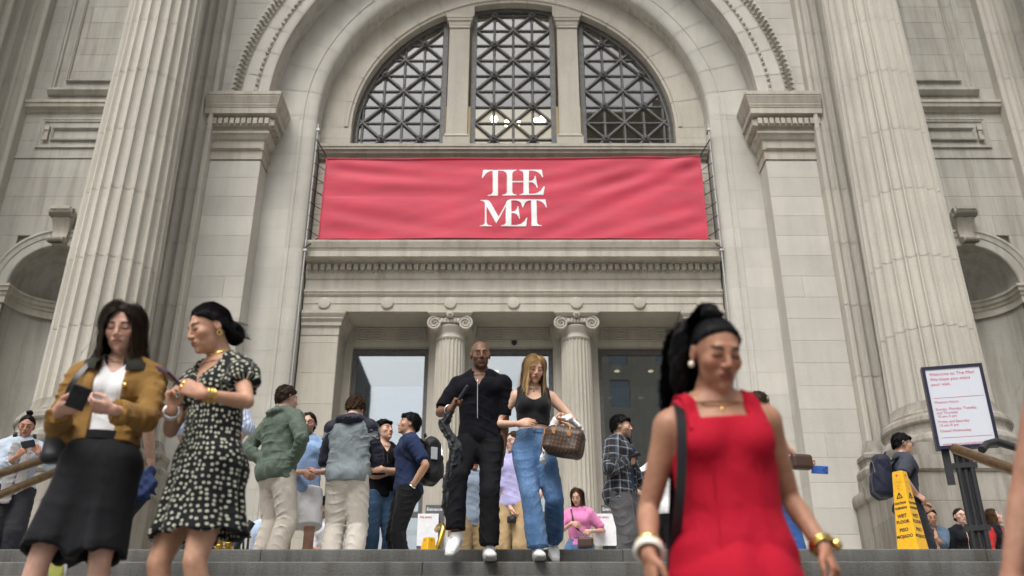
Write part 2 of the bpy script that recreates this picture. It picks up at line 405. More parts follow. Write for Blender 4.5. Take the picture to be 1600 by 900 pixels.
for wi, (x0, x1) in enumerate(((-3.5, -1.5), (-.95, .95), (1.5, 3.5))):
    R = 3.52; fw = .10
    mb = MB()
    xa, xb = (x0, x1)
    # frame: sides, sill and curved head
    if wi == 1:
        for s2 in (-1, 1): mb.box(*sorted((s2*.95, s2*.84)), 17.30, 17.42, ZW - .02, win_z(.95, R))
    elif wi == 0: mb.box(-1.61, -1.5, 17.30, 17.42, ZW - .02, win_z(1.5, R))
    else: mb.box(1.5, 1.61, 17.30, 17.42, ZW - .02, win_z(1.5, R))
    aa0 = atan2(ZW - .02 - ZS, 3.5) if wi == 2 else math.acos(xb/R); aa1 = (pi - atan2(ZW - .02 - ZS, 3.5)) if wi == 0 else math.acos(xa/R)
    mb.arc([(R, 17.30), (R-.05, 17.285), (R-.06, 17.31), (R-fw, 17.31), (R-fw, 17.42)], ZS, aa0, aa1, 24)
    win = part(mb, 'arched_window', M['bronze'])
    R2 = R - .09
    cx = 0 if wi == 1 else (-1.6 if wi == 0 else 1.6)
    lx0, lx1 = (-.86, .86) if wi == 1 else ((-3.5, -1.58) if wi == 0 else (1.58, 3.5))
    for k in range(-12, 13):       # verticals, horizontals, two families of diagonals
        segs = []
        segs.append((clip_line((cx + k*PIT, 12), (0, 1), lx0, lx1, ZW, R2), .062, 17.355))
        segs.append((clip_line((cx, ZW + k*PIT), (1, 0), lx0, lx1, ZW, R2), .062, 17.352))
        segs.append((clip_line((cx, ZW + k*2*PIT), (1, 1), lx0, lx1, ZW, R2), .07, 17.325))
        segs.append((clip_line((cx, ZW + k*2*PIT), (1, -1), lx0, lx1, ZW, R2), .07, 17.328))
        for sg, wd, y0 in segs:
            if sg: part(bar(sg[0], sg[1], wd, y0, y0 + .06), 'grille_bar', M['bronze'], win)
    for i in range(-12, 12):
        for j in range(0, 12):
            if i % 2 and j % 2:
                p = (cx + i*PIT, ZW + j*PIT)
                if lx0 < p[0] < lx1 and p[0]**2 + (p[1]-ZS)**2 < (R2-.05)**2:
                    if ros_me is None:
                        ros_me = MB().lathe([(.085, 0), (.085, -.03), (.06, -.045), (.05, -.03), (.035, -.03), (.03, -.07), (.0, -.08)], 12).mesh('rosette', 40); ros_me.materials.append(M['bronze'])
                        ros_me.transform(Matrix.Rotation(-pi/2, 4, 'X'))
                    o = link('rosette', ros_me, None, win, (p[0], 17.33, p[1])); o.scale = (1, 1, 1)
            xx0, xx1 = max(cx + i*PIT, lx0), min(cx + (i+1)*PIT, lx1)
            if xx1 - xx0 < .05: continue
            pl = arc_poly(xx0, xx1, ZW + j*PIT, ZW + (j+1)*PIT, R2)
            if len(pl) >= 3:
                part(MB().add([(x, 17.395, z) for x, z in pl], [tuple(range(len(pl)))]), 'pane', M['glass2'], win)
# gallery behind the window: vault, wall and lamps that are lit
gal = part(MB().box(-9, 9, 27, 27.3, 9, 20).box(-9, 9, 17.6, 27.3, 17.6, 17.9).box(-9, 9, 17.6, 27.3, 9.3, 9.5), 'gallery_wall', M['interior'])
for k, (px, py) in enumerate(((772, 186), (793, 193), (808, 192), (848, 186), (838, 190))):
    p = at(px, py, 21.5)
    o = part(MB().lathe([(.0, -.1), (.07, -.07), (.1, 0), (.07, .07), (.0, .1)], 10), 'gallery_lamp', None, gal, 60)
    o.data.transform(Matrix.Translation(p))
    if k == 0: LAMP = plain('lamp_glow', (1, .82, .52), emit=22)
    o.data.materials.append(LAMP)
gl = part(MB().box(-2.2, 2.2, 24.0, 24.2, 9.5, 16.3), 'gallery_glow_panel', plain('gallery_glow', (.62, .5, .3), .8, emit=.34), gal)  # added emissive panel, gives the lower centre panes a warm glow
# ---- wall behind the banner
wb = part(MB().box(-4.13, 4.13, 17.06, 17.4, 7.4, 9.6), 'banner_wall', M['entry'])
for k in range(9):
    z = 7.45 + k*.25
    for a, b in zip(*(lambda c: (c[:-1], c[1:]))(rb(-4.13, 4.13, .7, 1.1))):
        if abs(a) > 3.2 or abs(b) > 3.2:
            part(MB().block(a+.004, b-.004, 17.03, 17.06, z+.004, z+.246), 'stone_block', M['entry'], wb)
# ---- entrance entablature
ent = [(0, 6.22), (.0, 6.39), (.012, 6.39), (.012, 6.54), (.03, 6.55), (.05, 6.58), (.055, 6.62), (.07, 6.625), (.07, 6.67), (.0, 6.675), (.0, 6.92), (.02, 6.925), (.04, 6.96), (.05, 7.0), (.06, 7.05), (.06, 7.22), (.10, 7.23), (.12, 7.26), (.33, 7.27), (.33, 7.40), (.34, 7.41), (.34, 7.44), (.36, 7.45), (.385, 7.52), (.40, 7.56), (.40, 7.60), (0, 7.62)]
E1 = part(MB().sweep(ent, [(-4.13, 16.95), (4.13, 16.95)]), 'entablature', M['trim'], None, 18)
part(MB().box(-4.13, 4.13, 16.96, 17.76, 6.221, 7.6), 'lintel', M['entry'], E1)
den_me = MB().box(-.042, .042, -.085, 0, 0, .115).mesh('dentil'); den_me.materials.append(M['trim'])
for k in range(62):
    o = link('dentil', den_me, None, E1, (-4.06 + k*.1331, 16.893, 7.085))
cup = MB().lathe([(.012, 0), (.022, .03), (.014, .05)], 6).mesh('dentil_drop', 60); cup.materials.append(M['trim'])
for k in range(61): link('dentil_drop', cup, None, E1, (-3.993 + k*.1331, 16.87, 7.035))
disc_me = MB().lathe([(.118, 0), (.118, -.028), (.10, -.034), (.0, -.034)], 28, capt=False).mesh('disc', 30); disc_me.transform(Matrix.Rotation(-pi/2, 4, 'X')); disc_me.materials.append(M['entry'])
for k in range(7): link('disc', disc_me, None, E1, (-3.72 + k*1.24, 16.945, 6.40))
# ---- ionic columns
def fluted(R, R1, z0, z1, n, depth, segs=6, nz=2, frac=.8, a_off=0.0, ends=0.0):
    mb = MB(); N = n*segs; vs = []
    for j in range(nz+1):
        t = j/nz; z = z0 + (z1-z0)*t; r = R + (R1-R)*t
        for i in range(n):
            for k in range(segs):
                u = k/segs; a = 2*pi*(i + u)/n + a_off
                d = 0
                if u < frac: x = u/frac*2-1; d = depth*sqrt(max(0, 1-x*x))
                vs.append(((r-d)*cos(a), (r-d)*sin(a), z))
    fs = [(j*N+k, j*N+(k+1) % N, (j+1)*N+(k+1) % N, (j+1)*N+k) for j in range(nz) for k in range(N)]
    fs.append(tuple(nz*N + k for k in range(N)))
    return mb.add(vs, fs)
def spiral(mb, cx, cz, y0, y1, sgn, r0=.115):
    pts = []; rad = []
    for k in range(46):
        t = k/45; a = pi/2 + sgn*(-t*2.35*2*pi); r = r0*(1-t)**.9*.93 + .012
        pts.append((cx + r*cos(a), y0, cz + r*sin(a))); rad.append(.020*(1-t)**.6 + .006)
    mb.tube(pts, rad, 6)
for sgn in (-1, 1):
    xc = sgn*1.235; yc = 17.32
    col = part(fluted(.335, .29, .45, 5.72, 24, .024, 6, 3), 'ionic_column', M['entry'], None, 40)
    col.data.transform(Matrix.Translation((xc, yc, 0)))
    part(MB().lathe([(.43, 0), (.43, .16), (.41, .17), (.43, .22), (.40, .28), (.37, .30), (.36, .34), (.38, .37), (.36, .42), (.335, .46)], 40, xc, yc), 'column_base', M['entry'], col, 40)
    mb = MB().lathe([(.292, 5.70), (.305, 5.73), (.292, 5.76), (.287, 5.82), (.30, 5.84), (.33, 5.90), (.35, 5.94), (.34, 5.97)], 40, xc, yc)
    o = part(mb, 'column_neck', M['entry'], col, 40)
    cap = MB()
    cap.box(xc - .36, xc + .36, yc - .30, yc + .3, 5.985, 6.12)
    cap.sweep([(0, 6.12), (.02, 6.125), (.06, 6.17), (.08, 6.185), (.08, 6.222), (0, 6.222)], [(xc - .36, yc - .33), (xc + .36, yc - .33), (xc + .36, yc + .3), (xc - .36, yc + .3)], True)
    for s2 in (-1, 1):
        spiral(cap, xc + s2*.30, 5.985, yc - .345, yc, s2, .135)
        for q in range(5): pass
        prof = [(.02, -.325), (.118, -.32), (.13, -.29), (.11, -.15), (.11, .15), (.13, .3), (.125, .33)]
        m3 = MB().lathe(prof, 20); m3.v = [(v[0] + xc + s2*.30, v[2] + yc, v[1] + 5.985) for v in m3.v]; cap.add(m3.v, m3.f)
        pts = [(xc + s2*(.30 - .30*t), yc - .345, 6.11 - .035*sin(pi*t)) for t in [q/8 for q in range(9)]]; cap.tube(pts, .018, 6)
        for q in range(3): cap.lathe([(0, 5.99), (.03, 6.0), (.04, 6.035), (.03, 6.07), (0, 6.09)], 8, xc + s2*(.03+.065*q), yc - .335)
    for q in range(9):
        a = q*2*pi/8
        if q < 8: cap.lathe([(0, -.03), (.028, -.02), (.035, 0), (.028, .02), (0, .03)], 7, 0, 0); cap.v[-35:] = [(v[0] + xc + .042*cos(a), v[1] + yc - .40, v[2] + 6.15 + .042*sin(a)) for v in cap.v[-35:]]
    cap.lathe([(0, 6.11), (.03, 6.125), (.04, 6.15), (.03, 6.175), (0, 6.19)], 8, xc, yc - .43)
    part(cap, 'ionic_capital', M['entry'], col, 40)
# ---- door pilasters and their capitals
for sgn in (-1, 1):
    X = lambda a, b: sorted((sgn*a, sgn*b))
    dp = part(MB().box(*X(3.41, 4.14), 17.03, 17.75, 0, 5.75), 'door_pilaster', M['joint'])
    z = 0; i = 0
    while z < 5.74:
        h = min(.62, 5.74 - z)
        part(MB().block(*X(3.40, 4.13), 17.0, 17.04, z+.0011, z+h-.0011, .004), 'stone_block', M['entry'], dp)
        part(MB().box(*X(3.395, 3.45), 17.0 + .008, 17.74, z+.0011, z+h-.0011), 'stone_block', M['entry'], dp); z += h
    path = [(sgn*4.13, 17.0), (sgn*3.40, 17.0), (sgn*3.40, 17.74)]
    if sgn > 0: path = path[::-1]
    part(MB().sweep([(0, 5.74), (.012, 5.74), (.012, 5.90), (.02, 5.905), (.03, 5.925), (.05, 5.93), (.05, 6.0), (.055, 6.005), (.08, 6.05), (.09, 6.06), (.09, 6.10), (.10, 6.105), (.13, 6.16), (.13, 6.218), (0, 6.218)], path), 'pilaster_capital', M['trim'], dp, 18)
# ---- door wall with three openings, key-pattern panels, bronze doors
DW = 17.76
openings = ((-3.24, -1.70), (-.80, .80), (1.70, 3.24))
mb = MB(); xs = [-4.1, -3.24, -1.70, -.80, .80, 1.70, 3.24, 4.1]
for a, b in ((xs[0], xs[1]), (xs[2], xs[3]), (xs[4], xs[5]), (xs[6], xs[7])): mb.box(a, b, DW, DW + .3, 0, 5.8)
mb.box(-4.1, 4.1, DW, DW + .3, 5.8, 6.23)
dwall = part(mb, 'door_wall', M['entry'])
for sgn in (-1, 1):       # flat half pilasters behind the columns
    for s2 in (-1, 1):
        x = sgn*1.235 + s2*.30
        part(MB().box(x - .1, x + .1, DW - .12, DW + .01, 0, 5.7), 'respond', M['entry'], dwall)
        part(MB().sweep([(0, 5.7), (.02, 5.75), (.05, 5.95), (.09, 6.1), (.09, 6.21), (0, 6.21)], [(x - .1, DW), (x - .1, DW - .12), (x + .1, DW - .12), (x + .1, DW)]), 'respond_capital', M['entry'], dwall)
# Greek key drawn as raised fillets
def key_lines(w2, h):
    """fillets on one half; unit u"""
    u = h/6.; L = []
    L.append([(0, 0), (w2*2, 0), (w2*2, h), (0, h), (0, 0)])
    def fret(x, s):
        k = u
        L.append([(x, k), (x + s*4.6*k, k), (x + s*4.6*k, 3.6*k), (x + s*2.2*k, 3.6*k), (x + s*2.2*k, 2.4*k)])
        L.append([(x + s*1.0*k, h - k), (x + s*1.0*k, 2.2*k), (x + s*3.4*k, 2.2*k)])
        L.append([(x + s*1.0*k, h - k), (x + s*5.6*k, h - k), (x + s*5.6*k, k)])
    for q in range(2): fret(u*.9 + q*u*5.7, 1); fret(w2*2 - u*.9 - q*u*5.7, -1)
    m = w2; a = 1.9*u; L.append([(m - a, h/2 - a), (m + a, h/2 - a), (m + a, h/2 + a), (m - a, h/2 + a), (m - a, h/2 - a)])
    L.append([(m - a*1.55, u), (m + a*1.55, u)]); L.append([(m - a*1.55, h - u), (m + a*1.55, h - u)])
    return L
for x0, x1 in ((-3.17, -1.79), (-.69, .69), (1.79, 3.17)):
    mb = MB(); t = .013
    for pl in key_lines((x1-x0)/2, .265):
        for a, b in zip(pl[:-1], pl[1:]):
            xa, xb = sorted((x0 + a[0], x0 + b[0])); za, zb = sorted((5.925 + a[1], 5.925 + b[1]))
            e = random.random()*.0016; mb.box(xa - t - e, xb + t + e, DW - .032 - e, DW + .004, za - t - e, zb + t + e)
    part(mb, 'greek_key_panel', M['entry'], dwall)
cam_o = part(MB().lathe([(.055, 0), (.055, -.03), (.045, -.06), (.02, -.085), (0, -.09)], 14, 0, DW - .06), 'security_camera', M['black'], dwall, 50)
cam_o.data.transform(Matrix.Translation((.02, 0, 5.9)))
for i, (x0, x1) in enumerate(openings):
    mb = MB(); y0, y1 = DW + .12, DW + .22
    mb.box(x0, x0 + .09, y0, y1, 0, 5.80).box(x1 - .09, x1, y0, y1, 0, 5.80).box(x0 + .09, x1 - .09, y0, y1, 5.68, 5.80).box(x0 + .09, x1 - .09, y0 + .01, y1 - .01, 2.42, 2.52)
    door = part(mb, 'entrance_door', M['bronze'])
    part(MB().box(x0 + .09, x1 - .09, y0 + .045, y0 + .055, 2.52, 5.68), 'pane', M['glass'], door)
    part(MB().box(x0 + .09, x1 - .09, y0 + .045, y0 + .055, .02, 2.42), 'pane', M['glass'], door)
    part(MB().box(x0 + .02, x1 - .02, y0 + .9, y0 + .91, 0, 5.32), 'inner_pane', M['glass'], door)
    for q in range(i):
        xx = x0 + .45 + q*.7
        part(MB().lathe([(.0, 5.54), (.055, 5.54), (.06, 5.55), (.05, 5.56), (0, 5.56)], 14, xx, y0 + .6), 'ceiling_lamp', plain('vestibule_lamp', (1, .75, .45), emit=1.0), door)
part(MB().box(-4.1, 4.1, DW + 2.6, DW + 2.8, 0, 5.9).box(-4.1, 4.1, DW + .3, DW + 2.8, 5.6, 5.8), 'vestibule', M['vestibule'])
# ---- giant columns on pedestals, pilasters behind them
for sgn in (-1, 1):
    for xc, yc in ((6.88, 14.6), (10.98, 14.6)):
        xc *= sgn; inner = abs(xc) < 8
        ped_path = [(xc - 1.05, yc + 1.05), (xc - 1.05, yc - 1.05), (xc + 1.05, yc - 1.05), (xc + 1.05, yc + 1.05)]
        mb = MB().lathe([(1.0, 2.60), (1.03, 2.66), (1.04, 2.73), (1.02, 2.80), (.98, 2.84), (.955, 2.85), (.94, 2.88), (.93, 2.94), (.945, 3.0), (.965, 3.01), (.98, 3.04), (.97, 3.11), (.94, 3.15), (.905, 3.16), (.90, 3.20), (.84, 3.23), (.80, 3.30), (.785, 3.40)], 72, xc, yc)
        col = part(mb, 'giant_column', M['base'], None, 24)
        part(MB().box(xc - 1.02, xc + 1.02, yc - 1.02, yc + 1.02, 2.405, 2.61), 'plinth', M['base'], col)
        z = 3.40; k = 0
        while z < 19:
            h = 1.22 + .12*((k*37) % 5)/5
            r0 = .785 - .0125*(z - 3.4); r1 = .785 - .0125*(z + h - 3.4)
            f = fluted(r0, r1, z + .004, z + h - .004, 24, .085, 9, 1, .88)
            o = part(f, 'drum', M['column'], col, 24); o.data.transform(Matrix.Translation((xc + random.uniform(-.0011, .002), yc, 0)))
            z += h; k += 1
        # pedestal stones
        pd = part(MB().box(xc - 1.03, xc + 1.03, yc - 1.03, yc + 1.2, 0, 2.2), 'pedestal', M['joint'], col)
        part(MB().sweep([(0, 2.16), (.02, 2.17), (.045, 2.2), (.05, 2.4), (0, 2.405)], ped_path), 'pedestal_cap', M['base'], col)
        for i, (z0, z1) in enumerate(((0, .42), (.42, .86), (.86, 1.3), (1.3, 1.74), (1.74, 2.16))):
            j = .0 if i else .06
            cuts = [-1.05 - j, 1.05 + j] if i % 2 else [-1.05 - j, random.choice((-.3, .3)), 1.05 + j]
            for a, b in zip(cuts[:-1], cuts[1:]):
                part(MB().block(xc + a +.0011, xc + b -.0011, yc - 1.05 - j, yc - 1.02, z0 +.0011, z1 -.0011), 'stone_block', M['base'], col)
            for s2 in (-1, 1):
                for ya, yb2 in ((-1.03, .1), (.1, 1.2)) if i % 2 else ((-1.03, -.4), (-.4, 1.2)):
                    part(MB().box(*sorted((xc + s2*1.02, xc + s2*(1.05 + j))), yc + ya + .004, yc + yb2, z0 +.0011, z1 -.0011), 'stone_block', M['base'], col)
    # fluted pilasters
    for x0, x1 in ((6.12, 7.50), (10.08, 11.9)):
        pil = part(MB().box(*sorted((sgn*(x0+.015), sgn*(x1-.015))), 16.0, 16.2, 3.2, 19), 'fluted_pilaster', M['joint'])
        z = 3.3; k = 0; w2 = x1 - x0
        while z < 19:
            h = 1.2 + .1*((k*17) % 3)
            nfl = 7; pr = [(0, 16.15), (0, 15.93), (.025, 15.905)]
            for q in range(nfl):
                a = .06 + q*(w2-.12)/nfl; wd = (w2-.12)/nfl
                for t in range(9):
                    x = t/8*2-1; pr.append((a + wd*(.1 + .8*t/8), 15.9 + (.075*sqrt(max(0, 1-x*x)) if 0 < t < 8 else 0)))
            pr += [(w2 - .025, 15.905), (w2, 15.93), (w2, 16.15)]
            vs = [(sgn*(x0 + a), y, zz) for zz in (z+.005, z+h-.005) for a, y in pr]; n = len(pr)
            part(MB().add(vs, [(q, q+1, n+q+1, n+q) for q in range(n-1)]), 'drum', M['column'], pil, 24)
            z += h; k += 1
        path = [(sgn*x0, 16.15), (sgn*x0, 15.9), (sgn*x1, 15.9), (sgn*x1, 16.15)]
        if sgn < 0: path = path[::-1]
        part(MB().sweep([(0, 2.4), (.20, 2.4), (.2, 2.62), (.18, 2.63), (.20, 2.68), (.20, 2.76), (.17, 2.81), (.13, 2.83), (.12, 2.90), (.13, 2.94), (.155, 2.97), (.155, 3.03), (.12, 3.07), (.08, 3.09), (.06, 3.13), (.03, 3.22), (0, 3.31)], path), 'pilaster_base', M['base'], pil, 22)
        part(MB().sweep([(0, 2.16), (.3, 2.16), (.325, 2.18), (.34, 2.22), (.345, 2.28), (.335, 2.34), (.31, 2.39), (0, 2.402)], path), 'pedestal_cap', M['base'], pil, 30)
        zz = 0
        for i in range(4):
            h = .54
            for a, b in ((x0 - .3, (x0+x1)/2 + (.2 if i % 2 else -.2)), ((x0+x1)/2 + (.2 if i % 2 else -.2), x1 + .3)):
                part(MB().block(*sorted((sgn*(a+.0011), sgn*(b-.0011))), 15.58, 15.7, zz+.0011, zz+h-.0011), 'stone_block', M['base'], pil)
            part(MB().box(*sorted((sgn*(x0-.298), sgn*(x0-.2))), 15.70, 16.19, zz+.0011, zz+h-.0011), 'stone_block', M['base'], pil)
            zz += h
# ---- niche bays
NC = 8.74; NR = .83; NZ = 6.40
for sgn in (-1, 1):
    cx = sgn*NC
    bay = part(MB().box(*sorted((sgn*7.45, sgn*10.1)), 16.17 + 1.2, 16.17 + 1.3, 0, 19), 'niche_bay', M['joint'])
    # wall stones round the niche
    z = 0; i = 0
    while z < 19:
        h = CH
        off = .0 if i % 2 else .5
        cuts = rb(7.45, 10.09, .75, 1.1)
        for a, b in zip(cuts[:-1], cuts[1:]):
            zm0, zm1 = z, z + h
            segs = [(a, b)]
            if zm0 < NZ + 1.2 and zm1 > 2.3:
                rr = .0
                if zm1 <= NZ: rr = NR + .02
                else:
                    dz = max(zm0 - NZ, 0); rr = sqrt(max((NR + .25)**2 - dz**2, 0)) if dz < NR + .25 else 0
                l, r = NC - rr, NC + rr; segs = []
                if rr == 0: segs = [(a, b)]
                else:
                    if a < l: segs.append((a, min(b, l)))
                    if b > r: segs.append((max(a, r), b))
            for q0, q1 in segs:
                if q1 - q0 > .03: part(MB().block(*sorted((sgn*(q0+.0011), sgn*(q1-.0011))), 16.15, 16.24, z+.0011, z+h-.0011), 'stone_block', M['niche'], bay)
        z += h; i += 1
    # niche body: half cylinder with quarter dome
    mb = MB(); n = 24; vs = []; fs = []
    rings = [(NR, z) for z in (2.3, 3.4, 4.5, 5.6, NZ)] + [(NR*cos(t*pi/2/10), NZ + NR*sin(t*pi/2/10)) for t in range(1, 11)]
    for r, z in rings:
        for k in range(n+1):
            a = pi*k/n; vs.append((cx + r*cos(a), 16.2 + r*sin(a), z))
    for j in range(len(rings)-1):
        for k in range(n): fs.append((j*(n+1)+k, (j+1)*(n+1)+k, (j+1)*(n+1)+k+1, j*(n+1)+k+1))
    part(mb.add(vs, fs), 'niche', M['niche'], bay, 30)
    part(MB().box(*sorted((sgn*7.45, sgn*10.09)), 16.1, 16.4, 2.2, 2.3), 'niche_sill', M['base'], bay)
    # moulding running round inside and outside at the springing
    pr = [(0, NZ - .36), (.03, NZ - .355), (.03, NZ - .22), (.05, NZ - .21), (.06, NZ - .16), (.09, NZ - .13), (.10, NZ - .06), (.12, NZ - .05), (.12, NZ), (0, NZ + .005)]
    path = [(cx + NR*cos(pi*k/20), 16.17 + NR*sin(pi*k/20)) for k in range(21)]
    path = path[::-1] if True else path
    path = [(cx - sgn*0 - 1.29, 16.15), (cx - NR, 16.15)] + path[1:-1] + [(cx + NR, 16.15), (cx + 1.29, 16.15)]
    part(MB().sweep(pr, path), 'niche_string', M['trim'], bay, 18)
    ar = part(MB().arc([(NR+.36, 16.15), (NR+.36, 16.08), (NR+.31, 16.07), (NR+.28, 16.09), (NR+.20, 16.10), (NR+.19, 16.115), (NR+.10, 16.115), (NR+.09, 16.10), (NR+.02, 16.10), (NR, 16.12), (NR, 16.25)], NZ, 0, pi, 32, cx), 'niche_arch', M['niche'], bay, 18)
    part(MB().arc([(NR+.75, 16.235), (NR+.01, 16.235)], NZ, 0, pi, 32, cx), 'niche_backing', M['niche'], bay)
    # scrolled keystone
    kb = MB(); K = []
    for t in range(13):
        u = t/12; zz = 7.95 - .72*u; wd = .20 - .075*u; out = .16 + .07*cos(u*pi*1.5) + (.05 if u > .85 else 0) + (.07 if u < .15 else 0)
        K.append([(cx - wd, 16.12, zz), (cx - wd, 16.12 - out, zz), (cx - wd*.6, 16.12 - out - .025, zz), (cx, 16.12 - out - .005, zz), (cx + wd*.6, 16.12 - out - .025, zz), (cx + wd, 16.12 - out, zz), (cx + wd, 16.12, zz)])
    n = 7; kb.add([p for r in K for p in r], [(j*n+q, j*n+q+1, (j+1)*n+q+1, (j+1)*n+q) for j in range(12) for q in range(6)] + [tuple(range(7)), tuple(range(12*7+6, 12*7-1, -1))])
    for s2 in (-1, 1):
        for zz, rr, yy in ((7.86, .10, 15.93), (7.27, .065, 15.93)):
            pts = []
            for t in range(26):
                a = t/25*2*2*pi; r = rr*(1 - t/25*.8); pts.append((cx + s2*(.205 if zz > 7.5 else .135), yy + r*cos(a), zz + r*sin(a)))
            kb.tube(pts, .022, 5)
        kb.tube([(cx - .2, 15.93, 7.86), (cx + .2, 15.93, 7.86)], .10, 12); kb.tube([(cx - .13, 15.93, 7.27), (cx + .13, 15.93, 7.27)], .065, 10)
    part(kb, 'keystone', M['trim'], bay, 45)
    # string courses and panels above
    path = [(sgn*7.45, 16.15), (sgn*10.09, 16.15)]
    if sgn < 0: path = path[::-1]
    part(MB().sweep([(0, 10.36), (.03, 10.37), (.05, 10.42), (.12, 10.45), (.13, 10.53), (.15, 10.54), (.15, 10.60), (0, 10.61)], path), 'string_course', M['trim'], bay, 18)
    part(MB().sweep([(0, 9.25), (.02, 9.25), (.02, 9.30), (0, 9.305)], path), 'string_course', M['niche'], bay)
    def frame(x0, x1, z0, z1, wd, d, nm):
        pr = [(0, 0), (.0, d), (wd*.35, d), (wd*.5, d*.6), (wd*.8, d*.7), (wd, 0)]
        mb = MB(); k = len(pr); cs = [(x0, z0, 1, 1), (x1, z0, -1, 1), (x1, z1, -1, -1), (x0, z1, 1, -1)]; vs = []
        for x, z, ax, az in cs:
            for o, dd in pr: vs.append((x + ax*o, 16.15 - dd, z + az*o))
        mb.add(vs, [(i*k+q, ((i+1) % 4)*k+q, ((i+1) % 4)*k+q+1, i*k+q+1) for i in range(4) for q in range(k-1)])
        part(mb, nm, M['niche'], bay)
    x0, x1 = sorted((sgn*7.6, sgn*9.72)); frame(x0, x1, 9.50, 10.22, .10, .035, 'panel_frame')
    x0, x1 = sorted((sgn*7.7, sgn*9.45)); frame(x0, x1, 9.68, 9.98, .05, .05, 'panel_frame')
    for s2 in (-1, 1):
        part(MB().box(sgn*9.54 - .05, sgn*9.54 + .05, 16.07, 16.16, 9.83 + s2*.12 - .05, 9.83 + s2*.12 + .05), 'panel_tab', M['trim'], bay) if sgn*s2 or True else None
    part(MB().box(sgn*9.53 - .03, sgn*9.53 + .03, 16.09, 16.16, 9.72, 9.94), 'panel_tab', M['trim'], bay)
    x0, x1 = sorted((sgn*7.5, sgn*9.72)); frame(x0, x1, 10.86, 16.5, .12, .07, 'panel_frame')
    x0, x1 = sorted((sgn*7.7, sgn*9.42)); frame(x0, x1, 11.16, 16.2, .06, .06, 'panel_frame')
    part(MB().sweep([(0, 10.80), (.05, 10.80), (.12, 10.88), (.12, 10.93), (0, 10.94)], [(x0 - .3, 16.15), (x1 + .3, 16.15)] if True else path), 'panel_sill', M['niche'], bay)
    part(MB().box(*sorted((sgn*11.9, sgn*30)), 16.15, 16.3, 0, 19), 'wing_wall', M['niche'], bay)
part(MB().box(-30, 30, 16.25, 17.0, 15.8, 22), 'attic', M['pier'])
part(MB().box(-30, 30, 13.4, 17.0, 19, 22), 'main_entablature', M['pier'])
# iron drain pipes / banner poles
for sgn in (-1, 1):
    po = MB().tube([(sgn*4.10, 16.52, .0), (sgn*4.10, 16.52, 10.35)], .015, 8).obj('banner_pole', M['steel'], None, 60)
    tag(po, 'thin steel pole running up the %s jamb beside the red banner' % ('left' if sgn < 0 else 'right'), 'pole', 'banner poles')
    for zz in (7.35, 10.2, 4.0, 1.5):
        MB().box(sgn*4.10 - .035, sgn*4.10 + .035, 16.49, 16.66, zz - .02, zz + .02).obj('clamp', M['steel'], po)
# ================================================================ steps, ground, street behind the camera
RISE, RUN, EDGE = .165, .42, 7.6
STEPS = []                       # (front Y, top z)
y = EDGE; z = 0.0
for k in range(16):
    STEPS.append((y, z)); z -= RISE if k < 7 else .19; y -= RUN + (.66 if k == 5 else 0)
def ground_z(Y):
    for k, (y, z) in enumerate(STEPS):
        if Y >= y: return z
    return STEPS[-1][1] - RISE
plat = tag(MB().box(-18, 18, EDGE + .43, 18.5, -.6, -.004).obj('platform_paving', M['pave']), kind='structure')
stp = MB()
for k, (y, z) in enumerate(STEPS): stp.box(-18, 18, y + .05, y + 1.0, z - .9, z - .03)
stp = tag(stp.obj('stone_steps', M['joint']), kind='structure')
for k, (y, z) in enumerate(STEPS):
    run = .425 + (.66 if k == 6 else 0)
    rs = RISE if k < 7 else .19
    cuts = rb(-18 - (k % 2)*.9, 18, 2.3, 3.0) if k < 6 else rb(-18, 18, 5, 6)
    for a, b in zip(cuts[:-1], cuts[1:]):
        d = random.uniform(0, .004); dz = random.uniform(-.002, .002)
        mb = MB(); c = .010
        prof = [(y + .06, z - rs + .003), (y + d + .006, z - rs + .003), (y + d, z - rs + .02), (y + d, z - c + dz), (y + d + c*.35, z - c*.3 + dz), (y + d + c, z + dz), (y + run, z + dz), (y + run, z - .05)]
        n = len(prof); x0, x1 = a + .003, b - .003
        mb.add([(x, py, pz) for x in (x0, x1) for py, pz in prof], [(q, q+1, n+q+1, n+q) for q in range(n-1)] + [tuple(range(n-1, -1, -1)), tuple(range(n, 2*n))])
        mb.obj('step_slab', M['granite'], stp, 25)
tag(MB().add([(-900, -900, -4.0), (900, -900, -4.0), (900, 40, -4.0), (-900, 40, -4.0)], [(0,1,2,3)]).obj('ground', M['pave']), kind='structure')
asph = stone_mat('asphalt', (.05, .05, .052), .15, .2, .3, .9, 90)
tag(MB().add([(-400, -34, -3.99), (400, -34, -3.99), (400, -16, -3.99), (-400, -16, -3.99)], [(0,1,2,3)]).obj('road', asph), kind='structure')
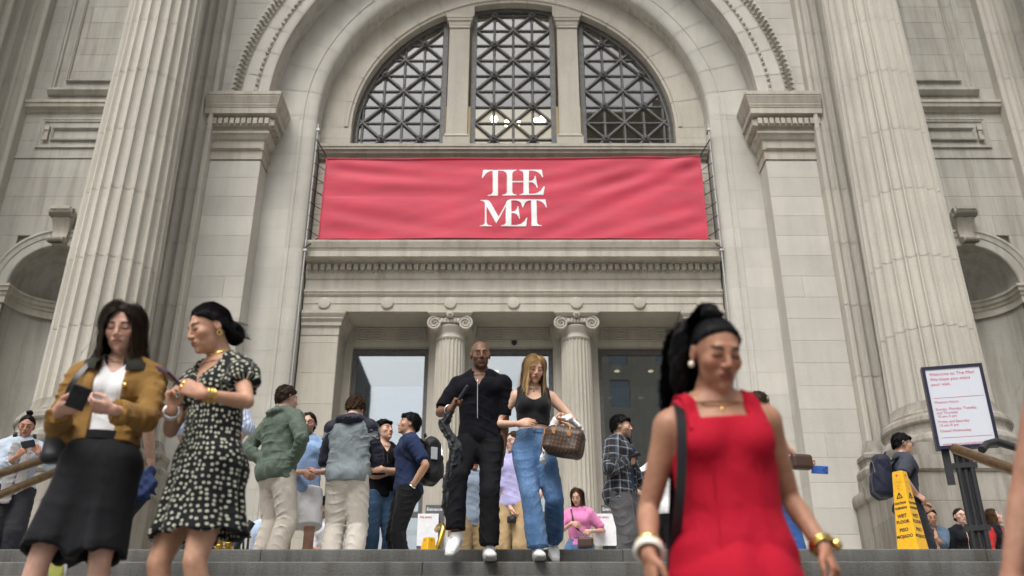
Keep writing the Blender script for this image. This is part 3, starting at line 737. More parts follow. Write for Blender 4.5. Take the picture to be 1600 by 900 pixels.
def apartment(name, x0, x1, y1, h, label, mat, wmat, nx, ny, setback=0):
    r = empty(name, ((x0+x1)/2, y1, -4), label=label, cat='building'); cx = (x0+x1)/2
    W = (x1-x0)/2
    MB().box(-W, W, -16, -.3, 0, h).obj('core', wmat, r)
    dx = 2*W/nx; dz = h/ny; mb = MB()
    for i in range(nx):
        mb.box(-W + i*dx, -W + i*dx + dx*.3, -.3, 0, 0, h); mb.box(-W + (i+1)*dx - dx*.3, -W + (i+1)*dx, -.3, 0, 0, h)
        for j in range(ny):
            mb.box(-W + i*dx + dx*.3, -W + (i+1)*dx - dx*.3, -.3, -.002, j*dz, j*dz + dz*.35)
    mb.obj('wall', mat, r)
    pm = MB().box(-dx*.19, dx*.19, -.2, -.18, 0, dz*.64).mesh('window'); pm.materials.append(M['glass2'])
    for i in range(nx):
        for j in range(ny): link('window', pm, None, r, (-W + (i+.5)*dx, 0, j*dz + dz*.355))
    MB().sweep([(0, h-.8), (.25, h-.7), (.6, h-.3), (.6, h), (0, h)], [(W, -16), (W, 0), (-W, 0), (-W, -16)][::-1] if False else [(W, 0), (-W, 0)]).obj('cornice', mat, r)
    mb = MB().box(-W*.6, W*.2, -12, -4, h, h + 5).lathe([(1.8, h+5), (1.8, h+8), (.1, h+9.6)], 14, W*.5, -6)
    mb.obj('roof_tower', mat, r)
    return r
lim = stone_mat('street_limestone', (.40, .37, .31), .08, .2, .2); bri = stone_mat('street_brick', (.28, .19, .15), .1, .2, .2)
apartment('apartment_building', 7.2, 44, -42, 58, 'tall limestone apartment block across the avenue, reflected in the right door', lim, M['vestibule'], 9, 15)
apartment('apartment_building', -62, -14.9, -42, 36, 'lower brick apartment block across the avenue, reflected in the left door', bri, M['vestibule'], 11, 10)
# ================================================================ banner
def ban_y(X, Z):
    """sag and pull folds of the cloth"""
    u = X/3.9; v = (Z - 8.66)/.97
    y = 16.69 - .03*(1-u*u)
    for (cx, cz, ax, az, wl, amp, fall) in ((3.9, 9.6, -1, -.42, .24, .030, 2.6), (3.9, 9.6, -1, -.20, .20, .020, 3.2), (-3.9, 9.6, 1, -.16, .20, .018, 3.0), (-3.9, 8.2, 1, -.25, .25, .018, 2.2), (3.9, 8.3, -1, -.28, .22, .016, 2.5), (-3.9, 9.0, 1, -.02, .3, .016, 4)):
        L = sqrt(ax*ax+az*az); ax, az = ax/L, az/L; dx, dz = X-cx, Z-cz
        s = dx*ax + dz*az; t = -dx*az + dz*ax - .05*s*s*.3
        if s > -.1: y -= amp*math.exp(-abs(s)/fall)*cos(t/wl*2*pi*.5)*math.exp(-(t/.5)**2)*min(1, abs(s)/.4 + .15)
    y += .008*sin(X*1.7 + 2*sin(Z*2)) + .004*sin(Z*9 + X*.8)
    return y
def ban_pt(X, Z, off=0):
    u = X/3.9; v = (Z-7.69)/1.94
    sag = -.055*(1-u*u)*v**2 + (.03*u if v > .5 else .0) + .0
    return (X + .0*v, ban_y(X, Z) - off, Z + sag)
mb = MB(); NX, NZ_ = 200, 56; vs = []; fs = []
for j in range(NZ_+1):
    for i in range(NX+1): vs.append(ban_pt(-3.9 + 7.8*i/NX, 7.69 + 1.94*j/NZ_))
for j in range(NZ_):
    for i in range(NX): fs.append((j*(NX+1)+i, j*(NX+1)+i+1, (j+1)*(NX+1)+i+1, (j+1)*(NX+1)+i))
mb.add(vs, fs)
m, n, b, out = newmat('banner_cloth'); L = n.links
t = nd(n, 'ShaderNodeTexNoise', Scale=1.0, Detail=4); L.new(pos(n, (60, 60, 260)), t.inputs['Vector'])
t2 = nd(n, 'ShaderNodeTexNoise', Scale=1.3, Detail=4); L.new(pos(n, (1, 1, 4)), t2.inputs['Vector'])
c = mul(n, (.50, .022, .058), ramp(n, [(.3, .9), (.7, 1.1)], t.outputs[0]).outputs[0]); c = mul(n, c, ramp(n, [(.3, .86), (.7, 1.14)], t2.outputs[0]).outputs[0])
L.new(c, b.inputs['Base Color']); b.inputs['Roughness'].default_value = .7; b.inputs['Sheen Weight'].default_value = .2; b.inputs['Sheen Roughness'].default_value = .6
BAN = mb.obj('banner', m, None, 180); tag(BAN, 'wide red cloth banner with white lettering across the entrance', 'banner')
for nm, pts in (('hem', [ban_pt(-3.9 + 7.8*k/60, 7.695, .008) for k in range(61)]), ('hem', [ban_pt(-3.9 + 7.8*k/60, 9.625, .008) for k in range(61)]), ('hem', [ban_pt(-3.895, 7.69 + 1.94*k/12, .008) for k in range(13)]), ('hem', [ban_pt(3.895, 7.69 + 1.94*k/12, .008) for k in range(13)])):
    MB().tube(pts, .014, 6).obj(nm, m, BAN, 60)
from mathutils.geometry import tessellate_polygon
LET = [
 [(300,100),(360,100),(360,410),(240,410),(243,402),(270,398),(290,386),(300,365)],
 [(190,97),(302,97),(302,108),(270,112),(240,126),(212,152),(182,200),(172,198)],
 [(359,97),(577,97),(577,105),(548,114),(532,130),(528,150),(528,365),(534,385),(550,396),(578,402),(578,410),(412,410),(412,402),(440,396),(458,385),(466,365),(466,165),(460,140),(445,122),(415,110),(359,106)],
 [(527,239),(661,239),(661,254),(527,254)],
 [(610,97),(872,97),(888,192),(880,195),(862,160),(835,132),(800,114),(760,108),(722,107),(722,238),(745,237),(770,226),(786,206),(792,178),(800,178),(826,320),(816,320),(806,292),(790,270),(765,256),(722,252),(722,397),(770,397),(825,385),(865,358),(898,302),(908,303),(893,409),(614,409),(614,402),(642,396),(656,385),(660,368),(660,148),(655,128),(640,114),(610,104)],
 [(152,465),(232,465),(252,472),(268,488),(368,668),(342,748),(226,540),(226,732),(234,756),(252,767),(285,772),(285,780),(150,780),(150,772),(182,767),(202,752),(208,730),(208,502),(200,486),(182,475),(152,471)],
 [(360,686),(453,512),(453,542),(350,732)],
 [(452,513),(460,490),(476,470),(505,459),(915,458),(932,555),(924,555),(910,525),(885,495),(850,477),(811,470),(818,728),(824,750),(840,764),(875,770),(875,776),(755,776),(749,472),(715,476),(690,488),(670,515),(655,557),(648,557),(638,520),(622,494),(595,479),(560,473),(517,472),(517,607),(545,606),(566,596),(582,572),(590,540),(598,540),(618,695),(610,695),(600,668),(582,642),(555,626),(517,622),(517,765),(575,765),(630,750),(668,720),(695,678),(705,678),(690,778),(397,778),(397,770),(428,764),(446,752),(453,732)],
]
whitecloth = plain('white_print', (.80, .80, .79), .6, var=.04)
for k, pl in enumerate(LET):
    bm = bmesh.new(); vv = []
    for zx, zy in pl:
        p = at(730 + zx/7.5, 250 + zy/7.5, 16.66); vv.append(bm.verts.new((p.x, 0, p.z)))
    for tri in tessellate_polygon([[Vector((v.co.x, v.co.z, 0)) for v in vv]]):
        try: bm.faces.new([vv[i] for i in tri])
        except ValueError: pass
    for _ in range(3):
        es = [e for e in bm.edges if e.calc_length() > .07]
        if es: bmesh.ops.subdivide_edges(bm, edges=es, cuts=1); bmesh.ops.triangulate(bm, faces=[f for f in bm.faces if len(f.verts) > 3])
    for v in bm.verts: v.co = Vector(ban_pt(v.co.x, v.co.z, .006 + .0006*k))
    me = bpy.data.meshes.new('letter'); bm.to_mesh(me); bm.free(); link('letter', me, whitecloth, BAN)
for sgn in (-1, 1):       # lacing between banner and poles
    for k in range(7):
        zz = 7.75 + k*.31
        MB().tube([(sgn*3.9, ban_y(sgn*3.9, zz) - .01, zz), (sgn*4.0, 16.58, zz + .02 + .02*(k % 2)), (sgn*4.10, 16.50, zz + .07)], .008, 5).obj('lacing_rope', M['black'], BAN)
    MB().tube([(sgn*3.9, 16.66, 7.70), (sgn*4.10, 16.5, 7.40)], .014, 5).obj('lacing_rope', M['black'], BAN)
    MB().tube([(sgn*3.9, 16.66, 9.64), (sgn*4.10, 16.5, 9.95)], .014, 5).obj('lacing_rope', M['black'], BAN)
# ================================================================ text
def text_mesh(body, size, align='CENTER', bold=0.0, spacing=1.0):
    cu = bpy.data.curves.new('t', 'FONT'); cu.body = body; cu.size = size; cu.align_x = align; cu.align_y = 'CENTER'; cu.resolution_u = 3
    cu.offset = bold; cu.space_character = spacing
    o = bpy.data.objects.new('t', cu); COL.objects.link(o); dg = bpy.context.evaluated_depsgraph_get()
    me = bpy.data.meshes.new_from_object(o.evaluated_get(dg)); bpy.data.objects.remove(o); bpy.data.curves.remove(cu)
    return me
RX90 = Matrix.Rotation(pi/2, 4, 'X')
def lettering(body, size, mat, parent, mtx, align='LEFT', bold=0.0, spacing=1.0):
    me = text_mesh(body, size, align, bold, spacing); me.transform(mtx @ RX90); return link('lettering', me, mat, parent)
# ================================================================ signs and street furniture
inkred = plain('red_ink', (.55, .06, .11), .5); inkblk = plain('black_ink', (.02, .02, .02), .5)
# welcome sign: local frame, face looks to -Y
WS = empty('welcome_sign', (at(1499, 633, 8.95).x, 8.95, 0), radians(-13), 'tall framed white notice board with red lettering on a black stand by the right column', 'sign')
frm = plain('sign_frame', (.025, .022, .05), .35, .4)
w2, z0, z1 = .285, 1.20, 2.05
MB().box(-w2, w2, .0, .07, z0, z1).obj('sign_case', frm, WS)
mb = MB()
for a in (MB().box(-w2, -w2+.03, -.014, 0, z0, z1), MB().box(w2-.03, w2, -.014, 0, z0, z1), MB().box(-w2+.03, w2-.03, -.013, 0, z0, z0+.03), MB().box(-w2+.03, w2-.03, -.013, 0, z1-.03, z1)): mb.add(a.v, a.f)
mb.obj('sign_frame', frm, WS)
MB().box(-w2+.03, w2-.03, -.004, 0, z0+.03, z1-.03).obj('sign_panel', plain('sign_white', (.58, .61, .67), .3, var=.012), WS)
for s_, zz, sz in (('Welcome to The Met!', 1.965, .047), ('We hope you enjoy', 1.912, .047), ('your visit.', 1.859, .047), ('Museum Hours', 1.672, .036), ('Sunday, Monday, Tuesday,', 1.600, .036), ('and Thursday', 1.563, .036), ('10 am\u20135 pm', 1.526, .036), ('Friday and Saturday', 1.472, .036), ('10 am\u20139 pm', 1.435, .036), ('Closed Wednesday', 1.378, .036), ('metmuseum.org/welcome', 1.245, .036)):
    lettering(s_, sz, inkred, WS, Matrix.Translation((-w2+.06, -.0062, zz)), bold=.0)
for zz in (1.715, 1.31): MB().box(-w2+.06, w2-.05, -.0058, -.0045, zz, zz+.003).obj('rule_line', inkred, WS)
mb = MB()
for k in range(3): mb.lathe([(.026, 0), (.026, 1.30)], 10, -.11 + .06*k, .07 + .012*(k % 2))
mb.box(-.115, .015, .075, .10, .06, 1.28); mb.box(-.17, .06, .05, .10, 0, .06); mb.box(-.17, .06, .045, .12, .42, .47); mb.box(-.17, .06, .045, .12, 1.02, 1.07)
mb.obj('stand_post', M['iron'], WS, 40); MB().box(-.24, -.17, .04, .06, .86, 1.2).obj('side_plate', M['iron'], WS)
# tall wet floor cone
yel = plain('yellow_plastic', (.80, .43, .01), .35, var=.06, coat=.2)
def wet_cone(loc, rz, h, w0, w1, label, text=True):
    r = empty('wet_floor_cone', loc, rz, label, 'floor sign')
    mb = MB(); R = lambda w_, z: [(w_, -w_, z), (w_, w_, z), (-w_, w_, z), (-w_, -w_, z)]
    def oct(w_, z, c): return [(w_-c, -w_, z), (w_, -w_+c, z), (w_, w_-c, z), (w_-c, w_, z), (-w_+c, w_, z), (-w_, w_-c, z), (-w_, -w_+c, z), (-w_+c, -w_, z)]
    rings = [oct(w0+.01, 0, .02), oct(w0+.01, .02, .02), oct(w0, .025, .02), oct(w1, h, .012), oct(w1*.8, h+.004, .01)]
    vs = [v for q in rings for v in q]; fs = [(i*8+k, i*8+(k+1) % 8, (i+1)*8+(k+1) % 8, (i+1)*8+k) for i in range(4) for k in range(8)] + [tuple(32+k for k in range(8))]
    mb.add(vs, fs).obj('cone_body', yel, r, 25)
    slope = atan2(w0-w1, h)
    for a in (0, pi/2, -pi/2):
        B = Matrix.Rotation(a, 4, 'Z')
        def face(z): return B @ Matrix.Translation((0, -(w0 + (w1-w0)*z/h) - .002, z)) @ Matrix.Rotation(-slope, 4, 'X')
        rows = (('PISO', .34, .056), ('MOJADO', .28, .052), ('WET', .47, .056), ('FLOOR', .415, .052), ('CUIDADO', .545, .034), ('CAUTION', .592, .034)) if text else ()
        for s_, zz, sz in rows: lettering(s_, sz*.74, inkblk, r, face(zz*h/.9), 'CENTER', .0016, 1.0)
        if text:
            mb = MB(); s2 = .027
            tri = [(-s2, -s2*.8), (s2, -s2*.8), (0, s2)]
            for q in range(3):
                p, p2 = Vector(tri[q]), Vector(tri[(q+1) % 3]); mb.tube([(p.x, 0, p.y), (p2.x, 0, p2.y)], .0035, 5)
            mb.tube([(0, 0, .012), (0, 0, -.012)], .003, 5)
            me = mb.mesh('warning_triangle'); me.transform(face(.665*h/.9)); link('warning_triangle', me, inkblk, r)
            for s_, zz in (('ATTN', .79), ('CAU', .76), ('PE', .73)): lettering(s_, .024, plain('worn_ink', (.45, .24, .02), .5), r, face(zz*h/.9), 'CENTER', .0, 1.0)
        MB().lathe([(0, 0), (.010, .0), (.010, .002), (0, .002)], 8).obj('vent_hole', inkred, r).matrix_local = face(h*.955) @ Matrix.Rotation(pi/2, 4, 'X')
    return r
wet_cone((at(1416, 800, 8.55).x, 8.55, 0), radians(38), .855, .112, .050, 'tall yellow wet floor cone with black lettering in front of the backpack man')
wet_cone((at(670, 850, 11.6).x, 11.6, .12), radians(40), .72, .14, .055, 'short yellow floor cone in front of the left white entry board', False)
# entry boards
grey = plain('sign_grey', (.10, .105, .11), .5)
for k, (x, side) in enumerate(((669, 'left'), (946, 'right'))):
    X = at(x, 820, 12.6).x
    r = empty('entry_board', (X, 12.6, 0), 0, 'white entry board on a grey entrance post, %s of the couple' % side, 'sign')
    MB().box(-.045, .205, .03, .06, .0, 1.47).obj('post_panel', grey, r)
    lettering('Entrance', .058, M['white'], r, Matrix.Translation((-.03, .028, 1.41)), bold=.0008)
    mb = MB().tube([(0, .026, 1.31), (.05, .026, 1.355)], .006, 5).tube([(0, .026, 1.31), (0, .026, 1.35)], .006, 5).tube([(0, .026, 1.31), (.04, .026, 1.31)], .006, 5)
    mb.obj('arrow', M['white'], r); mb.v = [(v[0], v[1], v[2] + .0) for v in mb.v]
    MB().box(-.14, .135, -.01, .012, .93, 1.345).obj('white_board', M['white'], r)
    lettering('No entry', .042, inkred, r, Matrix.Translation((-.11, -.0125, 1.30)), bold=.001)
    MB().box(-.02, .02, .0, .03, 0, .95).box(-.16, .16, -.16, .16, 0, .03).obj('stand_foot', M['iron'], r)
    MB().box(.15, .29, .1, .115, .66, 1.06).obj('small_notice', M['white'], r)
# brass rail by the left board
r = tag(MB().tube([at(684, 860, 11.9) + Vector((0, 0, -.5)), at(684, 858, 11.9), at(693, 826, 11.9), at(691, 821, 11.95), at(686, 822, 12.1), at(682, 828, 12.3)], .034, 10).obj('handrail', M['brass'], None, 60), 'bent brass handrail beside the left white entry board', 'handrail')
# dark ramp rail and slatted litter bin at the left
tag(MB().tube([at(352, 870, 11.2), at(366, 856, 11.2), at(394, 815, 11.2)], .045, 10).obj('handrail', M['iron'], None, 60), 'dark sloping handrail crossing in front of the litter bin', 'handrail')
bin_x = at(392, 840, 12.3).x
r = empty('litter_bin', (bin_x, 12.3, 0), 0, 'dark slatted litter bin with flared rim behind the green jacket man', 'bin')
MB().lathe([(.20, 0), (.20, .8)], 20, capt=True).obj('bin_liner', M['vestibule'], r, 30)
for k in range(26):
    a = 2*pi*k/26; ca, sa = cos(a), sin(a)
    pts = [(.215*ca, .215*sa, .03), (.215*ca, .215*sa, .72), (.225*ca, .225*sa, .88), (.27*ca, .27*sa, 1.0), (.30*ca, .30*sa, 1.04)]
    MB().tube(pts, .012, 5).obj('bin_slat', M['iron'], r)
MB().tube([(.30*cos(2*pi*k/32), .30*sin(2*pi*k/32), 1.04) for k in range(33)], .014, 6).obj('bin_rim', M['iron'], r, 60)
for x, lab, yy in ((343, 'brass hose standpipe nearest the patterned dress', 9.5), (357, 'taller brass hose standpipe nearest the litter bin', 9.6)):
    hgt = .43 if x < 350 else .47
    r = empty('standpipe', (at(x, 850, yy).x, yy, 0), 0, lab, 'standpipe', 'brass standpipes')
    MB().lathe([(.03, 0), (.03, hgt-.10), (.055, hgt-.10), (.055, hgt-.085), (.03, hgt-.08)], 14).obj('pipe', M['brass'], r, 40)
    MB().lathe([(.034, hgt-.08), (.036, hgt-.06), (.032, hgt-.055), (.034, hgt-.02), (.037, hgt), (.02, hgt+.004), (0, hgt+.004)], 6).obj('cap', M['brass'], r)
    MB().tube([(-.06, -.01, hgt-.13), (.06, -.01, hgt-.13)], .016, 8).obj('lug', M['brass'], r, 60)
# bronze stair rails
def rail(name, pts, rad, label, posts=()):
    r = MB().tube(pts, rad, 12).obj(name, M['railbronze'], None, 60); tag(r, label, 'handrail')
    for a, b in posts: MB().tube([a, b], .02, 8).obj('rail_post', M['railbronze'], r, 60)
    return r
p0, p1 = at(110, 705, 7.9), at(-60, 759, 7.1)
rail('handrail', [p0 + Vector((.0, .25, .0)), p0, p1, p1 + (p1-p0)*1.2], .034, 'upper bronze stair rail at the far left edge', [(p0, Vector((p0.x, p0.y, -.1))), (p1 + (p1-p0)*1.0, p1 + (p1-p0)*1.0 + Vector((0, 0, -1.5)))])
p2, p3 = at(110, 728, 7.9), at(-60, 798, 7.1)
rail('handrail', [p2 + Vector((.0, .25, .0)), p2, p3, p3 + (p3-p2)*1.2], .034, 'lower bronze stair rail at the far left edge')
p4, p5 = at(1492, 701, 8.0), at(1580, 733, 7.25)
rail('handrail', [p4 + Vector((-.02, .01, .003)), p4, p5, p5 + (p5-p4)*1.5], .044, 'bronze stair rail below the welcome notice at the right', [(p4 + (p5-p4)*1.6, p4 + (p5-p4)*1.6 + Vector((0, 0, -1.6)))])
pts = [at(1534, 703, 8.1), at(1542, 694, 8.15), at(1556, 690, 8.2), at(1590, 700, 8.2), at(1640, 716, 8.1)]
r = MB().tube(pts, .035, 10).obj('handrail', M['iron'], None, 60); tag(r, 'black curved rail behind the bronze rail at the right', 'handrail')
MB().tube([pts[-1], Vector((pts[-1].x, pts[-1].y, 0))], .03, 8).obj('rail_post', M['iron'], r, 60)
# ================================================================ implicit surfaces for people, clothes and bags
f32 = np.float32
def V3(*a): return np.array(a, dtype=np.float64)
def nrm(v): v = np.asarray(v, float); return v/max(np.linalg.norm(v), 1e-9)
def Rx(a): c, s = cos(a), sin(a); return np.array([[1,0,0],[0,c,-s],[0,s,c]])
def Ry(a): c, s = cos(a), sin(a); return np.array([[c,0,s],[0,1,0],[-s,0,c]])
def Rz(a): c, s = cos(a), sin(a); return np.array([[c,-s,0],[s,c,0],[0,0,1]])
def smin(a, b, k):
    if k <= 0: return np.minimum(a, b)
    h = np.maximum(k - np.abs(a-b), 0)/k
    return np.minimum(a, b) - h*h*k*f32(.25)
def smax(a, b, k): return -smin(-a, -b, k)
def e3(x, y, z, a, b, c):
    k0 = np.sqrt((x/a)**2 + (y/b)**2 + (z/c)**2); k1 = np.sqrt((x/a**2)**2 + (y/b**2)**2 + (z/c**2)**2) + 1e-6
    return k0*(k0-1)/k1
def capl(x, y, z, a, b, ra, rb_):
    a = np.asarray(a, float); b = np.asarray(b, float); ba = b-a; L = float(ba@ba)
    t = np.clip(((x-a[0])*ba[0] + (y-a[1])*ba[1] + (z-a[2])*ba[2])/L, 0, 1)
    return np.sqrt((x-a[0]-t*ba[0])**2 + (y-a[1]-t*ba[1])**2 + (z-a[2]-t*ba[2])**2) - (ra + (rb_-ra)*t)
class Tube:
    """elliptic tube along a polyline; W half width along lat, D half depth; wr=(amp, wavelength, phase) folds across, fold=(amp0, amp1, count, phase) pleats along"""
    def __init__(s, pts, W, D=None, lat=(1,0,0), wr=None, fold=None, flat=False):
        s.flat = flat; s.p = [np.asarray(p, float) for p in pts]; n = len(s.p)
        s.W = list(W) if hasattr(W, '__len__') else [W]*n; s.D = s.W if D is None else (list(D) if hasattr(D, '__len__') else [D]*n)
        lat = np.asarray(lat, float); s.lat = [lat]*n if lat.ndim == 1 else [np.asarray(l) for l in lat]
        s.wr = wr; s.fold = fold; m = max(max(s.W), max(s.D)) + .03
        P = np.array(s.p); s.lo = P.min(0) - m; s.hi = P.max(0) + m
        s.cum = np.concatenate([[0], np.cumsum([np.linalg.norm(b-a) for a, b in zip(s.p[:-1], s.p[1:])])])
    def __call__(s, x, y, z):
        out = None
        for i in range(len(s.p)-1):
            a, b = s.p[i], s.p[i+1]; ba = b-a; L = np.linalg.norm(ba); ax = ba/max(L, 1e-9)
            lt = s.lat[i] - ax*float(s.lat[i]@ax); lt = nrm(lt); dp = np.cross(ax, lt)
            qx, qy, qz = x-f32(a[0]), y-f32(a[1]), z-f32(a[2])
            sa = qx*f32(ax[0]) + qy*f32(ax[1]) + qz*f32(ax[2]); t = np.clip(sa/f32(L), 0, 1)
            u = qx*f32(lt[0]) + qy*f32(lt[1]) + qz*f32(lt[2]); v = qx*f32(dp[0]) + qy*f32(dp[1]) + qz*f32(dp[2]); r = sa - t*f32(L)
            ts = t*t*(3-2*t)*f32(.5) + t*f32(.5)
            w = f32(s.W[i]) + f32(s.W[i+1]-s.W[i])*ts; d = f32(s.D[i]) + f32(s.D[i+1]-s.D[i])*ts
            m = np.minimum(w, d)
            k = np.sqrt((u/w)**2 + (v/d)**2 + (r/m)**2)
            dist = (k-1)*m
            if s.flat and i == len(s.p)-2: dist = np.where(sa > L*.5, np.maximum((np.sqrt((u/w)**2 + (v/d)**2)-1)*m, sa - f32(L)), dist)
            if s.wr or s.fold:
                ang = np.arctan2(v/d, u/w); S = s.cum[i] + t*L
                if s.fold:
                    a0, a1, n, ph = s.fold; T = S/s.cum[-1]
                    dist = dist - (a0 + (a1-a0)*T)*np.sin(n*ang + ph + 1.3*np.sin(3*ang+ph) + .8*T)
                if s.wr:
                    am, wl, ph = s.wr; am = am*.55; wl = wl*1.35
                    g = np.sin(S/wl*2*pi + 1.6*np.sin(ang+ph) + 1.1*np.sin(2*ang+2.3*ph) + ph) ; g2 = np.sin(S/wl*2*pi*.53 - 2.2*np.sin(ang*1.0+1.7*ph) + 2*ph)
                    dist = dist - am*(1.15*(1-np.abs(g))**2.6*np.clip(.5+.7*np.sin(ang*2+ph*3+S*6), 0, 1.2) + .5*g2*.6)
            out = dist if out is None else np.minimum(out, dist)
        return out
class Ell:
    def __init__(s, c, r, R=None):
        s.c = np.asarray(c, float); s.r = np.asarray(r if hasattr(r, '__len__') else (r,)*3, float); s.R = np.eye(3) if R is None else np.asarray(R)
        m = s.r.max(); s.lo = s.c - m; s.hi = s.c + m
    def __call__(s, x, y, z):
        q = [x-f32(s.c[0]), y-f32(s.c[1]), z-f32(s.c[2])]
        l = [sum(q[j]*f32(s.R[j][i]) for j in range(3)) for i in range(3)]
        return e3(l[0], l[1], l[2], *[f32(v) for v in s.r])
class RBox:
    def __init__(s, c, h, r=.01, R=None):
        s.c = np.asarray(c, float); s.h = np.asarray(h, float); s.r = r; s.R = np.eye(3) if R is None else np.asarray(R)
        m = np.linalg.norm(s.h); s.lo = s.c - m; s.hi = s.c + m
    def __call__(s, x, y, z):
        q = [x-f32(s.c[0]), y-f32(s.c[1]), z-f32(s.c[2])]
        l = [np.abs(sum(q[j]*f32(s.R[j][i]) for j in range(3))) - f32(s.h[i]-s.r) for i in range(3)]
        o = np.sqrt(sum(np.maximum(a, 0)**2 for a in l)); return o + np.minimum(np.maximum(np.maximum(l[0], l[1]), l[2]), 0) - s.r
class Plane:
    """keeps the side the normal points away from"""
    def __init__(s, p, n): s.p = np.asarray(p, float); s.n = nrm(n)
    def __call__(s, x, y, z): return (x-f32(s.p[0]))*f32(s.n[0]) + (y-f32(s.p[1]))*f32(s.n[1]) + (z-f32(s.p[2]))*f32(s.n[2])
def wob(x, y, z, amp, fr, seed=0):
    a = seed*1.7
    return amp*(np.sin(fr*(x+.6*z)+a+1.3*np.sin(fr*.7*(y-.5*x)+a)) * np.sin(fr*.9*(y+.4*z)+2*a+1.1*np.sin(fr*.6*(z+x)+a)) + .5*np.sin(fr*2.1*(.7*x+.5*y-.4*z)+3*a+np.sin(fr*1.3*(z-y))))
def nets(F, o, h):
    S = F < 0
    c = np.zeros(tuple(n-1 for n in F.shape), np.int8)
    for i in (0,1):
        for j in (0,1):
            for k in (0,1): c += S[i:S.shape[0]-1+i, j:S.shape[1]-1+j, k:S.shape[2]-1+k]
    act = (c > 0) & (c < 8); I = np.argwhere(act)
    if len(I) == 0: return np.zeros((0,3)), np.zeros((0,4), int)
    idx = -np.ones(act.shape, np.int64); idx[act] = np.arange(len(I))
    cor = [(i,j,k) for i in (0,1) for j in (0,1) for k in (0,1)]
    val = {q: F[I[:,0]+q[0], I[:,1]+q[1], I[:,2]+q[2]] for q in cor}
    acc = np.zeros((len(I),3)); cnt = np.zeros(len(I))
    for q in cor:
        for ax in range(3):
            if q[ax] == 0:
                q2 = list(q); q2[ax] = 1; q2 = tuple(q2); a, b = val[q], val[q2]; m = (a < 0) != (b < 0)
                t = np.where(m, a/np.where(m, a-b, 1), 0)
                for d in range(3): acc[:,d] += np.where(m, q[d] + (t if d == ax else 0), 0)
                cnt += m
    V = o + (I + acc/cnt[:,None])*h
    Q = []
    for ax in range(3):
        b1, b2 = (ax+1) % 3, (ax+2) % 3
        sl = [slice(None)]*3; s2 = [slice(None)]*3; sl[ax] = slice(0, -1); s2[ax] = slice(1, None)
        A, B = S[tuple(sl)], S[tuple(s2)]
        E = np.argwhere(A != B)
        E = E[(E[:,b1] > 0) & (E[:,b2] > 0) & (E[:,b1] < act.shape[b1]) & (E[:,b2] < act.shape[b2])]
        if not len(E): continue
        ins = A[E[:,0], E[:,1], E[:,2]]
        def g(d1, d2):
            q = E.copy(); q[:,b1] -= d1; q[:,b2] -= d2; return idx[q[:,0], q[:,1], q[:,2]]
        q = np.stack([g(1,1), g(0,1), g(0,0), g(1,0)], 1); q[~ins] = q[~ins][:, ::-1]; Q.append(q)
    return V, np.concatenate(Q)
class Solid:
    def __init__(s): s.ops = []
    def add(s, p, k=.02): s.ops.append(('u', p, k)); return s
    def sub(s, p, k=.01): s.ops.append(('s', p, k)); return s
    def cut(s, p, k=.004): s.ops.append(('c', p, k)); return s
    def disp(s, fn): s.ops.append(('d', fn, 0)); return s
    def grid(s, h, lo=None, hi=None):
        if lo is None:
            lo = np.min([p.lo for t, p, k in s.ops if t == 'u'], 0) - 2*h; hi = np.max([p.hi for t, p, k in s.ops if t == 'u'], 0) + 2*h
        n = np.ceil((hi-lo)/h).astype(int) + 1
        ax = [(lo[i] + h*np.arange(n[i])).astype(f32) for i in range(3)]
        F = np.full(tuple(n), .2, f32)
        for t, p, k in s.ops:
            if t in 'us' and hasattr(p, 'lo'):
                i0 = np.maximum(((p.lo - k - .03 - lo)/h).astype(int), 0); i1 = np.minimum(((p.hi + k + .03 - lo)/h).astype(int) + 2, n)
                if np.any(i1 <= i0): continue
            else: i0 = np.zeros(3, int); i1 = n
            sl = tuple(slice(a, b) for a, b in zip(i0, i1))
            x = ax[0][sl[0]][:,None,None]; y = ax[1][sl[1]][None,:,None]; z = ax[2][sl[2]][None,None,:]
            d = p(x, y, z); G = F[sl]
            if t == 'u': F[sl] = smin(G, d.astype(f32), f32(k))
            elif t == 's': F[sl] = smax(G, -d.astype(f32), f32(k))
            elif t == 'c': F[sl] = smax(G, (d + 0*G).astype(f32), f32(k))
            else: F[sl] = G + (d + 0*G).astype(f32)
        return F, lo
    def at(s, P):
        P = np.asarray(P, f32); x, y, z = P[:,0], P[:,1], P[:,2]; F = np.full(len(P), .2, f32)
        for t, p, k in s.ops:
            d = (p(x, y, z) + 0*F).astype(f32)
            F = smin(F, d, f32(k)) if t == 'u' else smax(F, -d, f32(k)) if t == 's' else smax(F, d, f32(k)) if t == 'c' else F + d
        return F
    def snap(s, P, off, n=6, dirs=None):
        """move points to the distance off from the surface"""
        P = np.array(P, float)
        for _ in range(n):
            e = .003; g = np.stack([s.at(P + np.eye(3)[i]*e) - s.at(P - np.eye(3)[i]*e) for i in range(3)], 1)/(2*e)
            P -= g/(np.linalg.norm(g, axis=1)[:,None]+1e-6)*np.clip(s.at(P) - off, -.03, .03)[:,None]*.8
        return P
    def mesh(s, h, lo=None, hi=None):
        F, o = s.grid(h, lo, hi); return nets(F, np.asarray(o, float), h)
